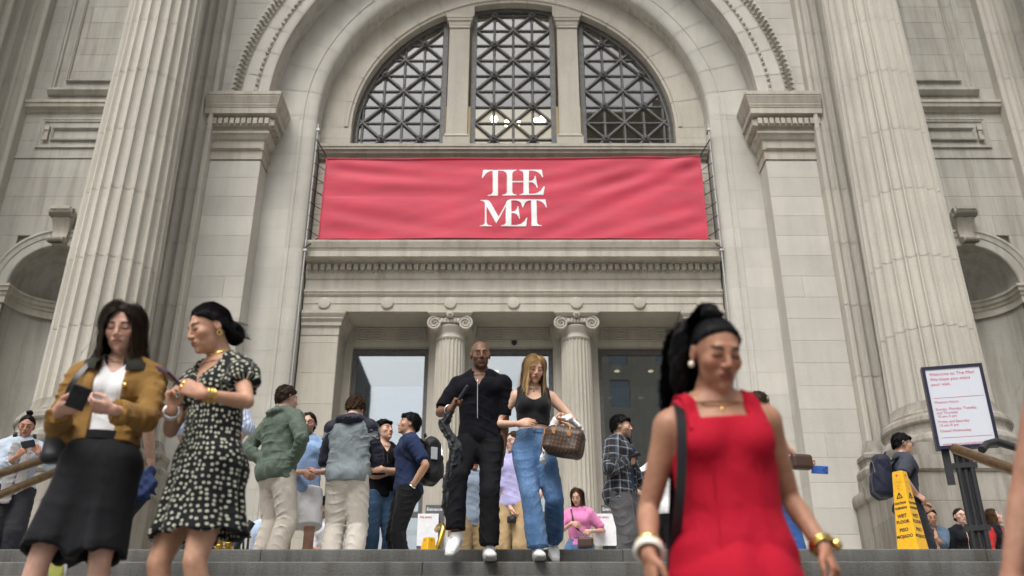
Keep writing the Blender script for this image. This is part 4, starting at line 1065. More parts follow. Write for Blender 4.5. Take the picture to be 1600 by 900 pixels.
def np_mesh(name, V, Q, mat=None, cols=None, puv=None, smooth=True):
    me = bpy.data.meshes.new(name); nv, nq = len(V), len(Q); k = Q.shape[1] if nq else 4
    me.vertices.add(nv); me.vertices.foreach_set('co', np.asarray(V, f32).ravel())
    me.loops.add(nq*k); me.loops.foreach_set('vertex_index', np.asarray(Q, np.int32).ravel())
    me.polygons.add(nq); me.polygons.foreach_set('loop_start', np.arange(nq, dtype=np.int32)*k); me.polygons.foreach_set('loop_total', np.full(nq, k, np.int32))
    me.update(calc_edges=True)
    if smooth: me.polygons.foreach_set('use_smooth', np.ones(nq, bool))
    if cols is not None:
        a = me.attributes.new('Col', 'FLOAT_COLOR', 'POINT'); a.data.foreach_set('color', np.concatenate([cols, np.ones((nv,1))], 1).astype(f32).ravel())
    if puv is not None:
        a = me.attributes.new('puv', 'FLOAT_VECTOR', 'POINT'); a.data.foreach_set('vector', np.asarray(puv, f32).ravel())
    if mat is not None: me.materials.append(mat)
    return me
# ---------------------------------------------------------------- materials for people
def skin_mat():
    m, n, b, out = newmat('skin'); L = n.links
    a = n.nodes.new('ShaderNodeAttribute'); a.attribute_name = 'Col'
    t = nd(n, 'ShaderNodeTexNoise', Scale=45, Detail=4); L.new(pos(n, obj=True), t.inputs['Vector'])
    c = mul(n, a.outputs['Color'], ramp(n, [(.3, (.90, .86, .85)), (.7, (1.06, 1.07, 1.07))], t.outputs[0]).outputs[0])
    tb = nd(n, 'ShaderNodeTexNoise', Scale=11, Detail=3); L.new(pos(n, obj=True), tb.inputs['Vector']); c = mul(n, c, ramp(n, [(.35, (.94, .88, .86)), (.65, (1.04, 1.05, 1.05))], tb.outputs[0]).outputs[0])
    L.new(c, b.inputs['Base Color']); b.inputs['Roughness'].default_value = .5; b.inputs['Specular IOR Level'].default_value = .28
    b.inputs['Subsurface Weight'].default_value = .12; b.inputs['Subsurface Radius'].default_value = (.012, .005, .003); b.inputs['Subsurface Scale'].default_value = .6
    bp = nd(n, 'ShaderNodeBump', Strength=.12, Distance=.004); L.new(t.outputs[0], bp.inputs['Height']); L.new(bp.outputs[0], b.inputs['Normal'])
    return m
def fabric(name, col, rough=.85, weave=900, var=.06, bump=.25, sheen=.15, pattern=None, wrinkle=.5, spec=.2):
    m, n, b, out = newmat(name); L = n.links
    t = nd(n, 'ShaderNodeTexNoise', Scale=6, Detail=5, Roughness=.6); L.new(pos(n, obj=True), t.inputs['Vector'])
    t2 = nd(n, 'ShaderNodeTexNoise', Scale=weave, Detail=2); L.new(pos(n, obj=True), t2.inputs['Vector'])
    base = pattern(n) if pattern else col
    c = mul(n, base, ramp(n, [(.3, 1-var), (.7, 1+var)], t.outputs[0]).outputs[0]); c = mul(n, c, ramp(n, [(.3, .86), (.7, 1.12)], t2.outputs[0]).outputs[0])
    L.new(c, b.inputs['Base Color']); b.inputs['Roughness'].default_value = rough; b.inputs['Specular IOR Level'].default_value = spec
    b.inputs['Sheen Weight'].default_value = sheen*.5
    t3 = nd(n, 'ShaderNodeTexNoise', Scale=9, Detail=3, Roughness=.5, Distortion=1.2); L.new(pos(n, (1, 1, .55), obj=True), t3.inputs['Vector'])
    bp = nd(n, 'ShaderNodeBump', Strength=wrinkle, Distance=.03); L.new(t3.outputs[0], bp.inputs['Height'])
    rg = nd(n, 'ShaderNodeTexNoise', _noise_type='RIDGED_MULTIFRACTAL', Scale=4.5, Detail=2, Roughness=.4, Distortion=.8); L.new(pos(n, (1, 1, .7), obj=True), rg.inputs['Vector'])
    br = nd(n, 'ShaderNodeBump', Strength=wrinkle*.25, Distance=.012); L.new(rg.outputs[0], br.inputs['Height']); L.new(bp.outputs[0], br.inputs['Normal'])
    b2 = nd(n, 'ShaderNodeBump', Strength=bump, Distance=.002); L.new(t2.outputs[0], b2.inputs['Height']); L.new(br.outputs[0], b2.inputs['Normal']); L.new(b2.outputs[0], b.inputs['Normal'])
    return m
def pat_attr(n):
    a = n.nodes.new('ShaderNodeAttribute'); a.attribute_name = 'puv'; return a.outputs['Vector']
def pat_daisy(n):
    v = nd(n, 'ShaderNodeTexVoronoi', Scale=1/.025, Randomness=.6, _voronoi_dimensions='2D'); n.links.new(pat_attr(n), v.inputs['Vector'])
    r = ramp(n, [(0, (.36, .36, .18)), (.09, (.36, .36, .18)), (.12, (.52, .53, .43)), (.22, (.46, .48, .38)), (.265, (.007, .007, .010)), (1, (.007, .007, .010))], v.outputs['Distance']); return r.outputs[0]
def pat_stripes(c0, c1, freq, duty=.5, axis=0):
    def f(n):
        s = nd(n, 'ShaderNodeSeparateXYZ'); n.links.new(pat_attr(n), s.inputs[0])
        m1 = nd(n, 'ShaderNodeMath', _operation='MULTIPLY'); n.links.new(s.outputs[axis], m1.inputs[0]); m1.inputs[1].default_value = freq
        fr = nd(n, 'ShaderNodeMath', _operation='FRACT'); n.links.new(m1.outputs[0], fr.inputs[0])
        return ramp(n, [(max(duty-.05, 0), c0), (duty+.05, c1)], fr.outputs[0]).outputs[0]
    return f
def pat_plaid(n):
    s = nd(n, 'ShaderNodeSeparateXYZ'); n.links.new(pat_attr(n), s.inputs[0]); outs = []
    for ax in (0, 1):
        m1 = nd(n, 'ShaderNodeMath', _operation='MULTIPLY'); n.links.new(s.outputs[ax], m1.inputs[0]); m1.inputs[1].default_value = 1/.085
        fr = nd(n, 'ShaderNodeMath', _operation='FRACT'); n.links.new(m1.outputs[0], fr.inputs[0])
        outs.append(ramp(n, [(0, (.02,.022,.026)), (.20, (.02,.022,.026)), (.26, (.10,.12,.15)), (.34, (.10,.12,.15)), (.38, (.34,.40,.48)), (.44, (.34,.40,.48)), (.48, (.015,.015,.018)), (.72, (.015,.015,.018)), (.76, (.12,.085,.06)), (.82, (.015,.015,.018))], fr.outputs[0]).outputs[0])
    return mul(n, outs[0], outs[1], .5, 'MIX')
def pat_mono(n):
    v = nd(n, 'ShaderNodeTexVoronoi', Scale=1/.030, Randomness=.12, _voronoi_dimensions='2D'); n.links.new(pat_attr(n), v.inputs['Vector'])
    r = ramp(n, [(0, (.16, .095, .045)), (.16, (.16, .095, .045)), (.2, (.045, .024, .016)), (.30, (.045, .024, .016)), (.33, (.12, .07, .035)), (.38, (.045, .024, .016))], v.outputs['Distance']); return r.outputs[0]
def hair_mat(name, col, tip=None, rough=.42):
    m, n, b, out = newmat(name); L = n.links
    a = n.nodes.new('ShaderNodeAttribute'); a.attribute_name = 'puv'; s = nd(n, 'ShaderNodeSeparateXYZ'); L.new(a.outputs['Vector'], s.inputs[0])
    tip = tip or tuple(c*1.5 for c in col)
    x = n.nodes.new('ShaderNodeMix'); x.data_type = 'RGBA'; L.new(s.outputs[1], x.inputs[0]); x.inputs[6].default_value = (*col, 1); x.inputs[7].default_value = (*tip, 1)
    c = mul(n, x.outputs[2], ramp(n, [(0, .72), (1, 1.3)], s.outputs[0]).outputs[0])
    L.new(c, b.inputs['Base Color']); b.inputs['Roughness'].default_value = rough; b.inputs['Specular IOR Level'].default_value = .07
    t = nd(n, 'ShaderNodeTexNoise', Scale=1, Detail=3); L.new(pos(n, (220, 220, 25), obj=True), t.inputs['Vector'])
    bp = nd(n, 'ShaderNodeBump', Strength=.6, Distance=.004); L.new(t.outputs[0], bp.inputs['Height']); L.new(bp.outputs[0], b.inputs['Normal'])
    return m
SKIN = skin_mat()
# ---------------------------------------------------------------- head
def head_sdf(x, f, u, p):
    ax = np.abs(x); fem = p.get('fem', 0); jw = p.get('jaw', .050 if not fem else .042)
    d = e3(x, f+.018, u-.032, .074, .094, .083)
    d = smin(d, e3(x, f-.022, u+.028, .060, .066, .088), .03)
    d = smin(d, e3(x, f-.030, u+.070, jw, .052, .042), .025)
    d = smin(d, e3(x, f-.076, u+.100, .019 if not fem else .015, .017, .016), .022)
    d = smin(d, e3(ax-.041, f-.058, u+.024, .022, .024, .022), .022)
    d = smin(d, e3(ax-.022, f-.080, u-.023, .020, .0080 if not fem else .004, .010), .022)
    nl = p.get('nose', 1.0)
    d = smin(d, capl(x, f, u, (0, .086, .012), (0, .086+.022*nl, -.028), .0072, .0098), .013)
    d = smin(d, e3(ax-.012, f-.096, u+.034, .0085*p.get('nw', 1), .010, .0080), .008)
    d = smax(d, -e3(ax-.032, f-.100, u-.002, .018, .014, .010), .012)
    d = smin(d, e3(ax-.0315, f-.0748, u-.000, .0155, .0128, .0110), .008)
    d = smin(d, e3(x, f-.080, u+.063, .027, .016, .019), .014)
    lp = p.get('lips', 1.0)
    d = smin(d, e3(x, f-.0945, u+.0575, .021, .0075*lp, .0052*lp), .004)
    d = smin(d, e3(x, f-.0925, u+.0690, .018, .0085*lp, .0066*lp), .004)
    d = smax(d, -e3(x, f-.106, u+.0630, .022, .007, .0018), .003)
    d = smin(d, e3(ax-.0765, f+.012+.15*(ax-.0765), u+.004, .0085, .019, .030), .007)
    d = smax(d, -e3(ax-.0880, f+.009, u+.000, .0065, .011, .018), .004)
    return d
def face_paint(q, skin, p):
    x, f, u = q[:,0], q[:,1], q[:,2]; ax = np.abs(x); N = len(x)
    C = np.tile(np.array(skin, float), (N,1))
    def mixc(mask, col): C[:] = C*(1-mask[:,None]) + np.array(col)*mask[:,None]
    def sm(v, a, b): t = np.clip((v-a)/(b-a), 0, 1); return t*t*(3-2*t)
    fr = sm(f, .045, .065); sk = np.array(skin)
    bl = np.exp(-((ax-.043)/.020)**2 - ((u+.026)/.018)**2)*fr; mixc(bl*p.get('blush', .35), sk*np.array([1.08, .72, .70]))
    mixc(np.exp(-(x/.012)**2-((u+.028)/.012)**2)*fr*.35, sk*np.array([1.05, .80, .78]))
    lip = 1-sm((x/.0245)**2 + ((u+.0632)/(.0125*p.get('lips', 1)))**2, .75, 1.15); mixc(lip*fr*p.get('lipm', .8), p.get('lipc', tuple(sk*np.array([.80, .45, .45]))))
    mixc((1-sm(np.abs(u+.0632), .0008, .0028))*(ax < .022)*fr*.75, sk*.22)
    hc = np.array(p.get('browc', (.02, .015, .012)))
    bz = .0200 + .006*np.sin(np.clip((ax-.012)/.038, 0, 1)*pi*.75)
    br = (1-sm(np.abs(u-bz), .0032, .0068))*sm(ax, .010, .017)*(1-sm(ax, .044, .052)); mixc(br*fr*p.get('brow', .92), hc)
    mixc(np.exp(-((ax-.032)/.018)**2-((u-.003)/.010)**2)*fr*.18, sk*np.array([.70, .58, .55]))  # eye-socket shading painted into the skin colour
    if p.get('eyes', 'open') == 'open':
        ey = 1-sm(((ax-.0315)/.0145)**2 + ((u-.0000)/.0046)**2, .7, 1.2); mixc(ey*fr, (.36, .34, .32))
        g = p.get('gaze', 0)
        iris = 1-sm(((x-np.sign(x)*.0315-g)/.0058)**2 + ((u-.0005)/.0058)**2, .7, 1.2); mixc(iris*fr, (.02, .014, .010))
        ll = (1-sm(np.abs(u-(.0062-18*(ax-.0315)**2)), .0012, .0032))*(np.abs(ax-.0315) < .0175); mixc(ll*fr*.95, (.012, .010, .009))
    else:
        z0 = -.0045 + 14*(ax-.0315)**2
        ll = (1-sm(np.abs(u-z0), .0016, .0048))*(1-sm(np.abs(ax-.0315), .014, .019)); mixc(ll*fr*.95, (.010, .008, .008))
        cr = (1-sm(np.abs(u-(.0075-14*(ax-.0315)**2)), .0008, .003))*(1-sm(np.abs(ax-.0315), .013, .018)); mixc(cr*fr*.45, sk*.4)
        sh = (1-sm(((ax-.0315)/.016)**2 + ((u-.002)/.008)**2, .5, 1.2)); mixc(sh*fr*p.get('lid_shade', .2), sk*np.array([.45, .36, .36]))  # painted lid shade, darkens lids against the light from above
    if p.get('stubble'):
        j = sm(-u, .030, .055)*sm(f, -.01, .03)*(1-lip); j = np.maximum(j, (1-sm(np.abs(u+.050), .003, .008))*(ax < .026)*fr*(1-lip)); mixc(j*p['stubble'], hc*1.5)
    if p.get('buzz'):
        j = sm(u, .045, .075)*(1-sm(f, .045, .075)*sm(u, .0, .06)); mixc(j*p['buzz'], hc)
    return C
# ---------------------------------------------------------------- skeleton
def ik(a, t, l1, l2, pole):
    a = np.asarray(a, float); t = np.asarray(t, float); d = t-a; D = np.linalg.norm(d); D2 = min(max(D, abs(l1-l2)+.02), (l1+l2)*.998); d = d/max(D, 1e-6); e = a + d*D2
    x = (l1*l1 - l2*l2 + D2*D2)/(2*D2); h = sqrt(max(l1*l1 - x*x, 0))
    p = np.asarray(pole, float); p = p - d*(p@d); p = nrm(p) if np.linalg.norm(p) > 1e-6 else np.array([0,0,-1.])
    return a + d*x + p*h, e
class Sk: pass
def skeleton(H=1.75, fem=0, build=1.0, lean=0, side=0, twist=0, hipyaw=0, pelvis=(0,0,0), feet=None, hands=None, head=(0,0,0), seat=False, shrug=0, headfwd=0, hipw=1.0):
    k = Sk(); s = H/1.75; k.s = s; k.fem = fem; k.b = build
    P = V3(pelvis[0], pelvis[1], .935 + pelvis[2])*s
    T = [Rz(radians(twist*t)) @ Rx(radians(lean*t)) @ Ry(radians(side*t)) for t in (0, 0, .35, .7, 1, 1, 1)]
    seg = [-.075, .095, .13, .14, .12, .09, .06]      # lengths between torso rows
    pts = [P + V3(0,0,-.075)*s, P + V3(0,0,.02)*s]
    for i in range(2, 7): pts.append(pts[-1] + T[i] @ V3(0,0,seg[i])*s)
    k.tp = pts; k.T = T; k.lat = [t @ V3(1,0,0) for t in T]
    if fem: k.tW = [.148,.180,.130,.136,.150,.122,.052]; k.tD = [.100,.122,.098,.100,.106,.076,.050]
    else: k.tW = [.150,.168,.150,.162,.178,.150,.066]; k.tD = [.098,.118,.108,.116,.122,.086,.060]
    k.tW = [w*s*build for w in k.tW]; k.tD = [w*s*build for w in k.tD]
    k.tW[0] *= hipw; k.tW[1] *= hipw; k.tD[1] *= (1+hipw)/2
    up = T[6]; k.up = up; k.neck0 = pts[5] + up @ V3(0, .012, .03)*s
    k.sh = {}; k.el = {}; k.wr = {}; k.hip = {}; k.kn = {}; k.an = {}; k.foot = {}
    sw = (.160 if fem else .188)*(.6+.4*build)
    l1, l2 = (.285 if fem else .30)*s, (.245 if fem else .262)*s
    hands = hands or {}; feet = feet or {}
    k.hand = {}
    for sd, sg in (('a', -1), ('b', 1)):
        k.sh[sd] = pts[4] + up @ V3(sg*sw, .0, .046 + shrug)*s
        hd = hands.get(sd, {})
        w = hd.get('w', (sg*(.255*build), -.03, .83)); w = V3(*w)*s
        pole = hd.get('pole', (sg*.5, .7, -.5))
        k.el[sd], k.wr[sd] = ik(k.sh[sd], w, l1, l2, pole)
        fd = nrm(k.wr[sd]-k.el[sd]); d = nrm(hd['d']) if 'd' in hd else fd; n = hd.get('n', (-sg*1., .25, 0)); n = nrm(np.asarray(n, float) - d*float(np.asarray(n, float)@d))
        k.hand[sd] = (d, n, hd.get('curl', .45), hd.get('spread', .0), hd.get('tc', .5))
        hp = P + Rz(radians(hipyaw)) @ V3(sg*.092*build*(.4+.6*hipw), 0, -.02)*s; k.hipw = hipw; k.hip[sd] = hp
        ft = feet.get(sd, {}); a = V3(*ft.get('p', (sg*.11, .02, .085)))*s
        k.kn[sd], k.an[sd] = ik(hp, a, .435*s, .42*s, ft.get('pole', (sg*.08, -1, 0))); k.foot[sd] = (ft.get('yaw', sg*10), ft.get('pitch', 0))
    yaw, pit, rol = head
    Rh = up @ Rz(radians(yaw)) @ Rx(radians(pit)) @ Ry(radians(rol)); k.Rh = Rh
    piv = pts[5] + up @ V3(0, .004, .092)*s; k.piv = piv
    k.hs = (.97 if fem else 1.0)*(.5+.5*s); k.hc = piv + (up @ V3(0, -.018 - headfwd, 0))*s + Rh @ V3(0, -.012, .105)*k.hs
    return k
def head_local(k, X): return ((X - k.hc) @ k.Rh)*np.array([1,-1,1])/k.hs          # -> right, forward, up
def h2p(k, r, f, u): return k.hc + k.Rh @ (V3(r, -f, u)*k.hs)
class HeadPrim:
    def __init__(s, k, p): s.k = k; s.p = p; s.lo = k.hc - .16; s.hi = k.hc + .16
    def __call__(s, x, y, z):
        R = s.k.Rh; c = s.k.hc; q = (x-f32(c[0]), y-f32(c[1]), z-f32(c[2])); hs = f32(1/s.k.hs)
        l = [(q[0]*f32(R[0][i]) + q[1]*f32(R[1][i]) + q[2]*f32(R[2][i]))*hs for i in range(3)]
        return head_sdf(l[0], -l[1], l[2], s.p)*s.k.hs
class LocPrim:
    """any function of head-local right, forward, up"""
    def __init__(s, k, fn, m=.2): s.k = k; s.fn = fn; s.lo = k.hc - m; s.hi = k.hc + m
    def __call__(s, x, y, z):
        R = s.k.Rh; c = s.k.hc; q = (x-f32(c[0]), y-f32(c[1]), z-f32(c[2])); hs = f32(1/s.k.hs)
        l = [(q[0]*f32(R[0][i]) + q[1]*f32(R[1][i]) + q[2]*f32(R[2][i]))*hs for i in range(3)]
        return s.fn(l[0], -l[1], l[2])*s.k.hs
def torso(S, k, off=0, kk=.03, wr=None, fold=None, dW=None, dD=None):
    W = [a + off + (dW[i] if dW else 0) for i, a in enumerate(k.tW)]; D = [a + off + (dD[i] if dD else 0) for i, a in enumerate(k.tD)]
    S.add(Tube(k.tp, W, D, k.lat, wr, fold), kk); s = k.s; up = k.up
    for sg, sd in ((-1, 'a'), (1, 'b')):
        S.add(Tube([k.neck0 + up @ V3(sg*.03, .014, .004)*s, k.sh[sd] + up @ V3(-sg*.01, .0, .0)*s], [(.034 if not k.fem else .028)*s + off, .050*s*(.5+.5*k.b) + off]), .045*s)
    if k.fem:
        for sg in (-1, 1): S.add(Ell(k.tp[4] + k.T[4] @ V3(sg*.068*k.b, -.070*k.b, -.045)*s, V3(.062, .060, .060)*s*k.b*getattr(k, 'bust', 1) + off), .035)
    else:
        for sg in (-1, 1): S.add(Ell(k.tp[4] + k.T[4] @ V3(sg*.08, -.075, -.005)*s, V3(.08, .045, .06)*s*k.b + off), .04)
    for sg in (-1, 1): S.add(Ell(k.tp[0] + V3(sg*.075*k.b*k.hipw, .065*k.b, .055)*s, V3(.085*k.hipw, .075, .09)*s*k.b + off*1.25), .04)
    return S
def arm(S, k, sd, off=0, off2=None, end=2.0, kk=.03, wr=None, flat=False):
    """end: 1 = elbow, 2 = wrist"""
    off2 = off if off2 is None else off2; s = k.s; b = .4+.6*k.b; fm = .86 if k.fem else 1.0
    a, e, w = k.sh[sd], k.el[sd], k.wr[sd]
    st = [(0, .056), (.35, .050), (.7, .043), (1, .038), (1.25, .0405), (1.6, .034), (2, .0265)]
    P = []; R = []
    for t, r in st + ([(end, None)] if end not in (0, .35, .7, 1, 1.25, 1.6, 2) else []):
        if t > end: continue
        if r is None: r = np.interp(t, [q[0] for q in st], [q[1] for q in st])
        P.append((t, a + (e-a)*t if t <= 1 else e + (w-e)*(t-1), r*s*b*fm))
    P.sort(key=lambda q: q[0]); pts = [q[1] for q in P]; R = [q[2] + off + (off2-off)*q[0]/end for q in P]
    S.add(Tube(pts, R, None, nrm(np.cross(e-a, (0.3,.2,1.))), wr, None, flat), kk); return S
def leg(S, k, sd, off=0, off2=None, end=2.0, kk=.04, wr=None, radii=None, flat=False):
    off2 = off if off2 is None else off2; s = k.s; b = k.b
    h, n, a = k.hip[sd], k.kn[sd], k.an[sd]; f = 1.04 if k.fem else 1.0
    st = radii or [(0, .090*f), (.25, .086*f), (.6, .071*f), (1, .055), (1.3, .056), (1.6, .047), (2, .036)]
    P = []
    bk = V3(0, .012, 0)*s
    for t, r in st + ([(end, None)] if end not in [q[0] for q in st] else []):
        if t > end: continue
        if r is None: r = np.interp(t, [q[0] for q in st], [q[1] for q in st])
        p = h + (n-h)*t if t <= 1 else n + (a-n)*(t-1)
        if abs(t-1.3) < .01: p = p + bk
        P.append((t, p, r*s*(b if not radii else 1)))
    P.sort(key=lambda q: q[0]); S.add(Tube([q[1] for q in P], [q[2] + off + (off2-off)*q[0]/end for q in P], None, (1,0,0), wr, None, flat), kk); return S
def hand_prims(S, k, sd):
    d, n, curl, spread, tc = k.hand[sd]; s = k.s*(.93 if k.fem else 1.0); w = k.wr[sd]; sg = 1 if sd == 'a' else -1
    th = np.cross(d, n)*sg           # towards the thumb
    S.add(Tube([w - d*.01*s, w + d*.035*s, w + d*.085*s], [.026*s, .036*s, .040*s], [.019*s, .0165*s, .0135*s], th), .012)
    for i, (o, L) in enumerate(((.030, .072), (.0105, .082), (-.0095, .076), (-.0285, .060))):
        c = curl*(1 + .12*i) if not hasattr(curl, '__len__') else curl[i]
        p = w + d*(.082 - .004*abs(i-1))*s + th*o*s; q = [p - d*.02*s, p]; dirn = d + th*(spread*(1.5-i)*.25); dirn = nrm(dirn); ang = 0
        for ph, f in ((.46, 1.0), (.31, 1.15), (.23, .8)):
            ang += c*f; dd = dirn*cos(ang) + n*sin(ang); q.append(q[-1] + dd*L*ph*s)
        S.add(Tube(q, [.0095*s, .0092*s, .0085*s, .0078*s, .0062*s]), .005)
    p = w + d*.018*s + th*.024*s + n*.004*s; d1 = nrm(d*.75 + th*.62 + n*.35*tc*2); d2 = nrm(d*.95 + th*(.35-.5*tc) + n*.5*tc); d3 = nrm(d*.95 + th*(.15-.7*tc) + n*.7*tc)
    S.add(Tube([p, p + d1*.042*s, p + d1*.042*s + d2*.032*s, p + d1*.042*s + d2*.032*s + d3*.026*s], [.015*s, .0115*s, .0100*s, .0075*s]), .008)
    c = w + d*.085*s; return c
def finger_tip(k, sd): 
    d, n, *_ = k.hand[sd]; return k.wr[sd] + d*.13*k.s
PEOPLE = {}
def person(key, label, loc, yaw, skin, face=None, sk=None, group=None, hv=.004, bv=.012, handv=.004, bare=('arms',)):
    """Empty at the feet plus one body mesh; returns (root, skeleton)"""
    face = face or {}; k = skeleton(**(sk or {})); face['fem'] = k.fem
    root = empty('person', loc, radians(yaw), label, 'person', group); k.root = root; k.skin = skin
    Vs = []; Qs = []; Cs = []; n0 = 0; boxes = []
    def put(V, Q, C):
        nonlocal n0
        Vs.append(V); Qs.append(Q + n0); Cs.append(C); n0 += len(V)
    s = k.s; nr = (.055 if not k.fem else .043)*s*(.5+.5*k.b)
    neck = Tube([k.neck0 - k.up @ V3(0, 0, .03)*s, k.piv + k.Rh @ V3(0, .0, -.0)*s, k.hc + k.Rh @ V3(0, .030, -.040)*s], [nr*1.12, nr, nr*.95])
    # head and neck, fine
    S = Solid().add(HeadPrim(k, face), 0).add(neck, .012)
    T2 = Solid(); torso(T2, k); S.ops += [(t, p, q) for t, p, q in T2.ops]
    lo = k.hc - .15; hi = k.hc + .15; lo[2] = k.neck0[2] - .02; hi[2] = k.hc[2] + .16
    V, Q = S.mesh(hv, lo, hi); q = head_local(k, V)
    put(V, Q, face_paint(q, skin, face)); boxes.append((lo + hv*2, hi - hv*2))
    for sd in 'ab':
        S = Solid(); arm(S, k, sd); c = hand_prims(S, k, sd)
        pts = np.array([k.wr[sd] - nrm(k.wr[sd]-k.el[sd])*.03, c, *(p.p[-1] for t, p, q in S.ops[1:])]); lo = pts.min(0) - .028; hi = pts.max(0) + .028
        V, Q = S.mesh(handv, lo, hi); C = np.tile(np.array(skin), (len(V), 1))
        put(V, Q, C*np.array([1.02, .97, .96])); boxes.append((lo + handv*2, hi - handv*2))
    S = Solid(); torso(S, k, -.003); S.add(neck, .022); k.S = S
    for sd in 'ab':
        arm(S, k, sd); leg(S, k, sd, -.003)
        fy, fp = k.foot[sd]; R = Rz(radians(fy)) @ Rx(radians(fp)); a = k.an[sd]
        S.add(Tube([a + R @ V3(0, .03, -.045)*s, a + R @ V3(0, -.14, -.06)*s], [.034*s, .028*s], [.03*s, .018*s], R @ V3(1,0,0)), .03)
    V, Q = S.mesh(bv); 
    ctr = V[Q].mean(1); keep = np.ones(len(Q), bool)
    for lo, hi in boxes: keep &= ~np.all((ctr > lo) & (ctr < hi), 1)
    Q = Q[keep]; used = np.unique(Q); mp = np.full(len(V), -1); mp[used] = np.arange(len(used)); V = V[used]; Q = mp[Q]
    put(V, Q, np.tile(np.array(skin), (len(V), 1)))
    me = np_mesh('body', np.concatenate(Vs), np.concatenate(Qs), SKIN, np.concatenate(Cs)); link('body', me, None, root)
    PEOPLE[key] = k; return root, k
def garment(k, name, S, mat, h=.009, puv=None, parent=None):
    V, Q = S.mesh(h); uv = None
    if puv == 'body':        # wrapped coordinates: sleeves round the arm, the rest round the body
        uv = np.zeros((len(V), 3)); ang = np.arctan2(V[:,0]-k.tp[3][0], -(V[:,1]-k.tp[3][1])); uv[:,0] = ang*.17*k.s; uv[:,1] = V[:,2]
        for sd, sg in (('a', -1), ('b', 1)):
            best = np.full(len(V), 9.); 
            for a, b, l0 in ((k.sh[sd], k.el[sd], 0), (k.el[sd], k.wr[sd], np.linalg.norm(k.el[sd]-k.sh[sd]))):
                ba = b-a; L = np.linalg.norm(ba); ax = ba/L; t = np.clip((V-a)@ax, 0, L); q = V-a-t[:,None]*ax; dist = np.linalg.norm(q, axis=1)
                l1 = nrm(np.cross(ax, (0.2,1,.1))); l2 = np.cross(ax, l1); m = (dist < getattr(k, 'armr', .075)*k.s*k.b) & (dist < best) & ((t > .06) | (l0 > 0)) ; best = np.where(m, dist, best)
                uv[m,0] = (np.arctan2(q@l2, q@l1)*getattr(k, 'armr', .075)*.8)[m] + 3.3*sg; uv[m,1] = (l0+t)[m]
    elif puv == 'cyl':
        uv = np.zeros((len(V), 3)); ang = np.arctan2(V[:,0]-k.tp[1][0], -(V[:,1]-k.tp[1][1])); uv[:,0] = ang*.175*k.s; uv[:,1] = V[:,2]
    elif callable(puv): uv = puv(V)
    me = np_mesh(name, V, Q, mat, None, uv); return link(name, me, None, parent or k.root)
def solid_obj(name, S, mat, h, parent, puv=None):
    V, Q = S.mesh(h); return link(name, np_mesh(name, V, Q, mat, None, puv(V) if puv else None), None, parent)
def ribbons(k, name, paths, mat, width=.003, parent=None, ref=None):
    """flat strands; paths: list of (n,3) arrays"""
    Vs = []; Qs = []; U = []; n0 = 0; c = k.hc if ref is None else ref
    for p in paths:
        p = np.asarray(p); n = len(p)
        if n < 3: continue
        t = np.gradient(p, axis=0); o = p - c; sd = np.cross(t, o); sd /= (np.linalg.norm(sd, axis=1)[:,None] + 1e-9)
        w = width*np.concatenate([[.6], np.ones(n-2), [.25]])[:,None]*.5
        V = np.empty((2*n, 3)); V[0::2] = p - sd*w; V[1::2] = p + sd*w; i = np.arange(n-1)*2
        Qs.append(np.stack([i, i+1, i+3, i+2], 1) + n0); Vs.append(V); n0 += 2*n
        u = np.zeros((2*n, 3)); u[:,0] = RNG.random(); u[:,1] = np.repeat(np.linspace(0, 1, n), 2); U.append(u)
    me = np_mesh(name, np.concatenate(Vs), np.concatenate(Qs), mat, None, np.concatenate(U)); return link(name, me, None, parent or k.root)
def cap_hair(k, mat, th=.014, line=.060, back=-.085, side=-.02, amp=.005, fr=90, h=.005, top=0., fringe=0, part=None, seed=1, name='hair', extra=None, k_cut=.012, faceR=(.064,.075,.098), facec=(.088,-.042)):
    """short hair: a shell over the skull, open over the face; line is the hairline height"""
    def fn(x, f, u):
        d = e3(x, f+.018, u-.032-top*.4, .074+th*.75, .094+th*.8, .083+th+top*.6)
        d = smin(d, e3(x, f+.045, u+.03, .062+th*.6, .055+th*.7, .075), .03)
        face = e3(x, f-facec[0], u-facec[1], *faceR); d = smax(d, -face, k_cut)
        d = smax(d, (f-.06) + np.maximum(line-u, 0)*1.2, k_cut)       # front below the hairline
        lim = np.where(f > -.005, side, np.where(f < -.055, back, side + (back-side)*np.clip((-f-.005)/.05, 0, 1)))
        d = smax(d, lim-u, .008)
        if fringe: d = smin(d, e3(x-.006, f-.066, u-line-.016, .060, .034, .016+fringe*.6), .022)
        ear = e3(np.abs(x)-.080, f+.004, u+.008, .02, .021, .030); d = smax(d, -ear, .006)
        d = d + wob(x, f, u, amp, fr, seed) + wob(x+.3, f, u, amp*.4, fr*2.3, seed+2)
        return d
    S = Solid().add(LocPrim(k, fn), 0)
    if extra: extra(S)
    V, Q = S.mesh(h, k.hc - .19, k.hc + .19)
    uv = np.zeros((len(V), 3)); uv[:,0] = .15 + .3*RNG.random(len(V)); uv[:,1] = .1
    return link(name, np_mesh(name, V, Q, mat, None, uv), None, k.root), fn
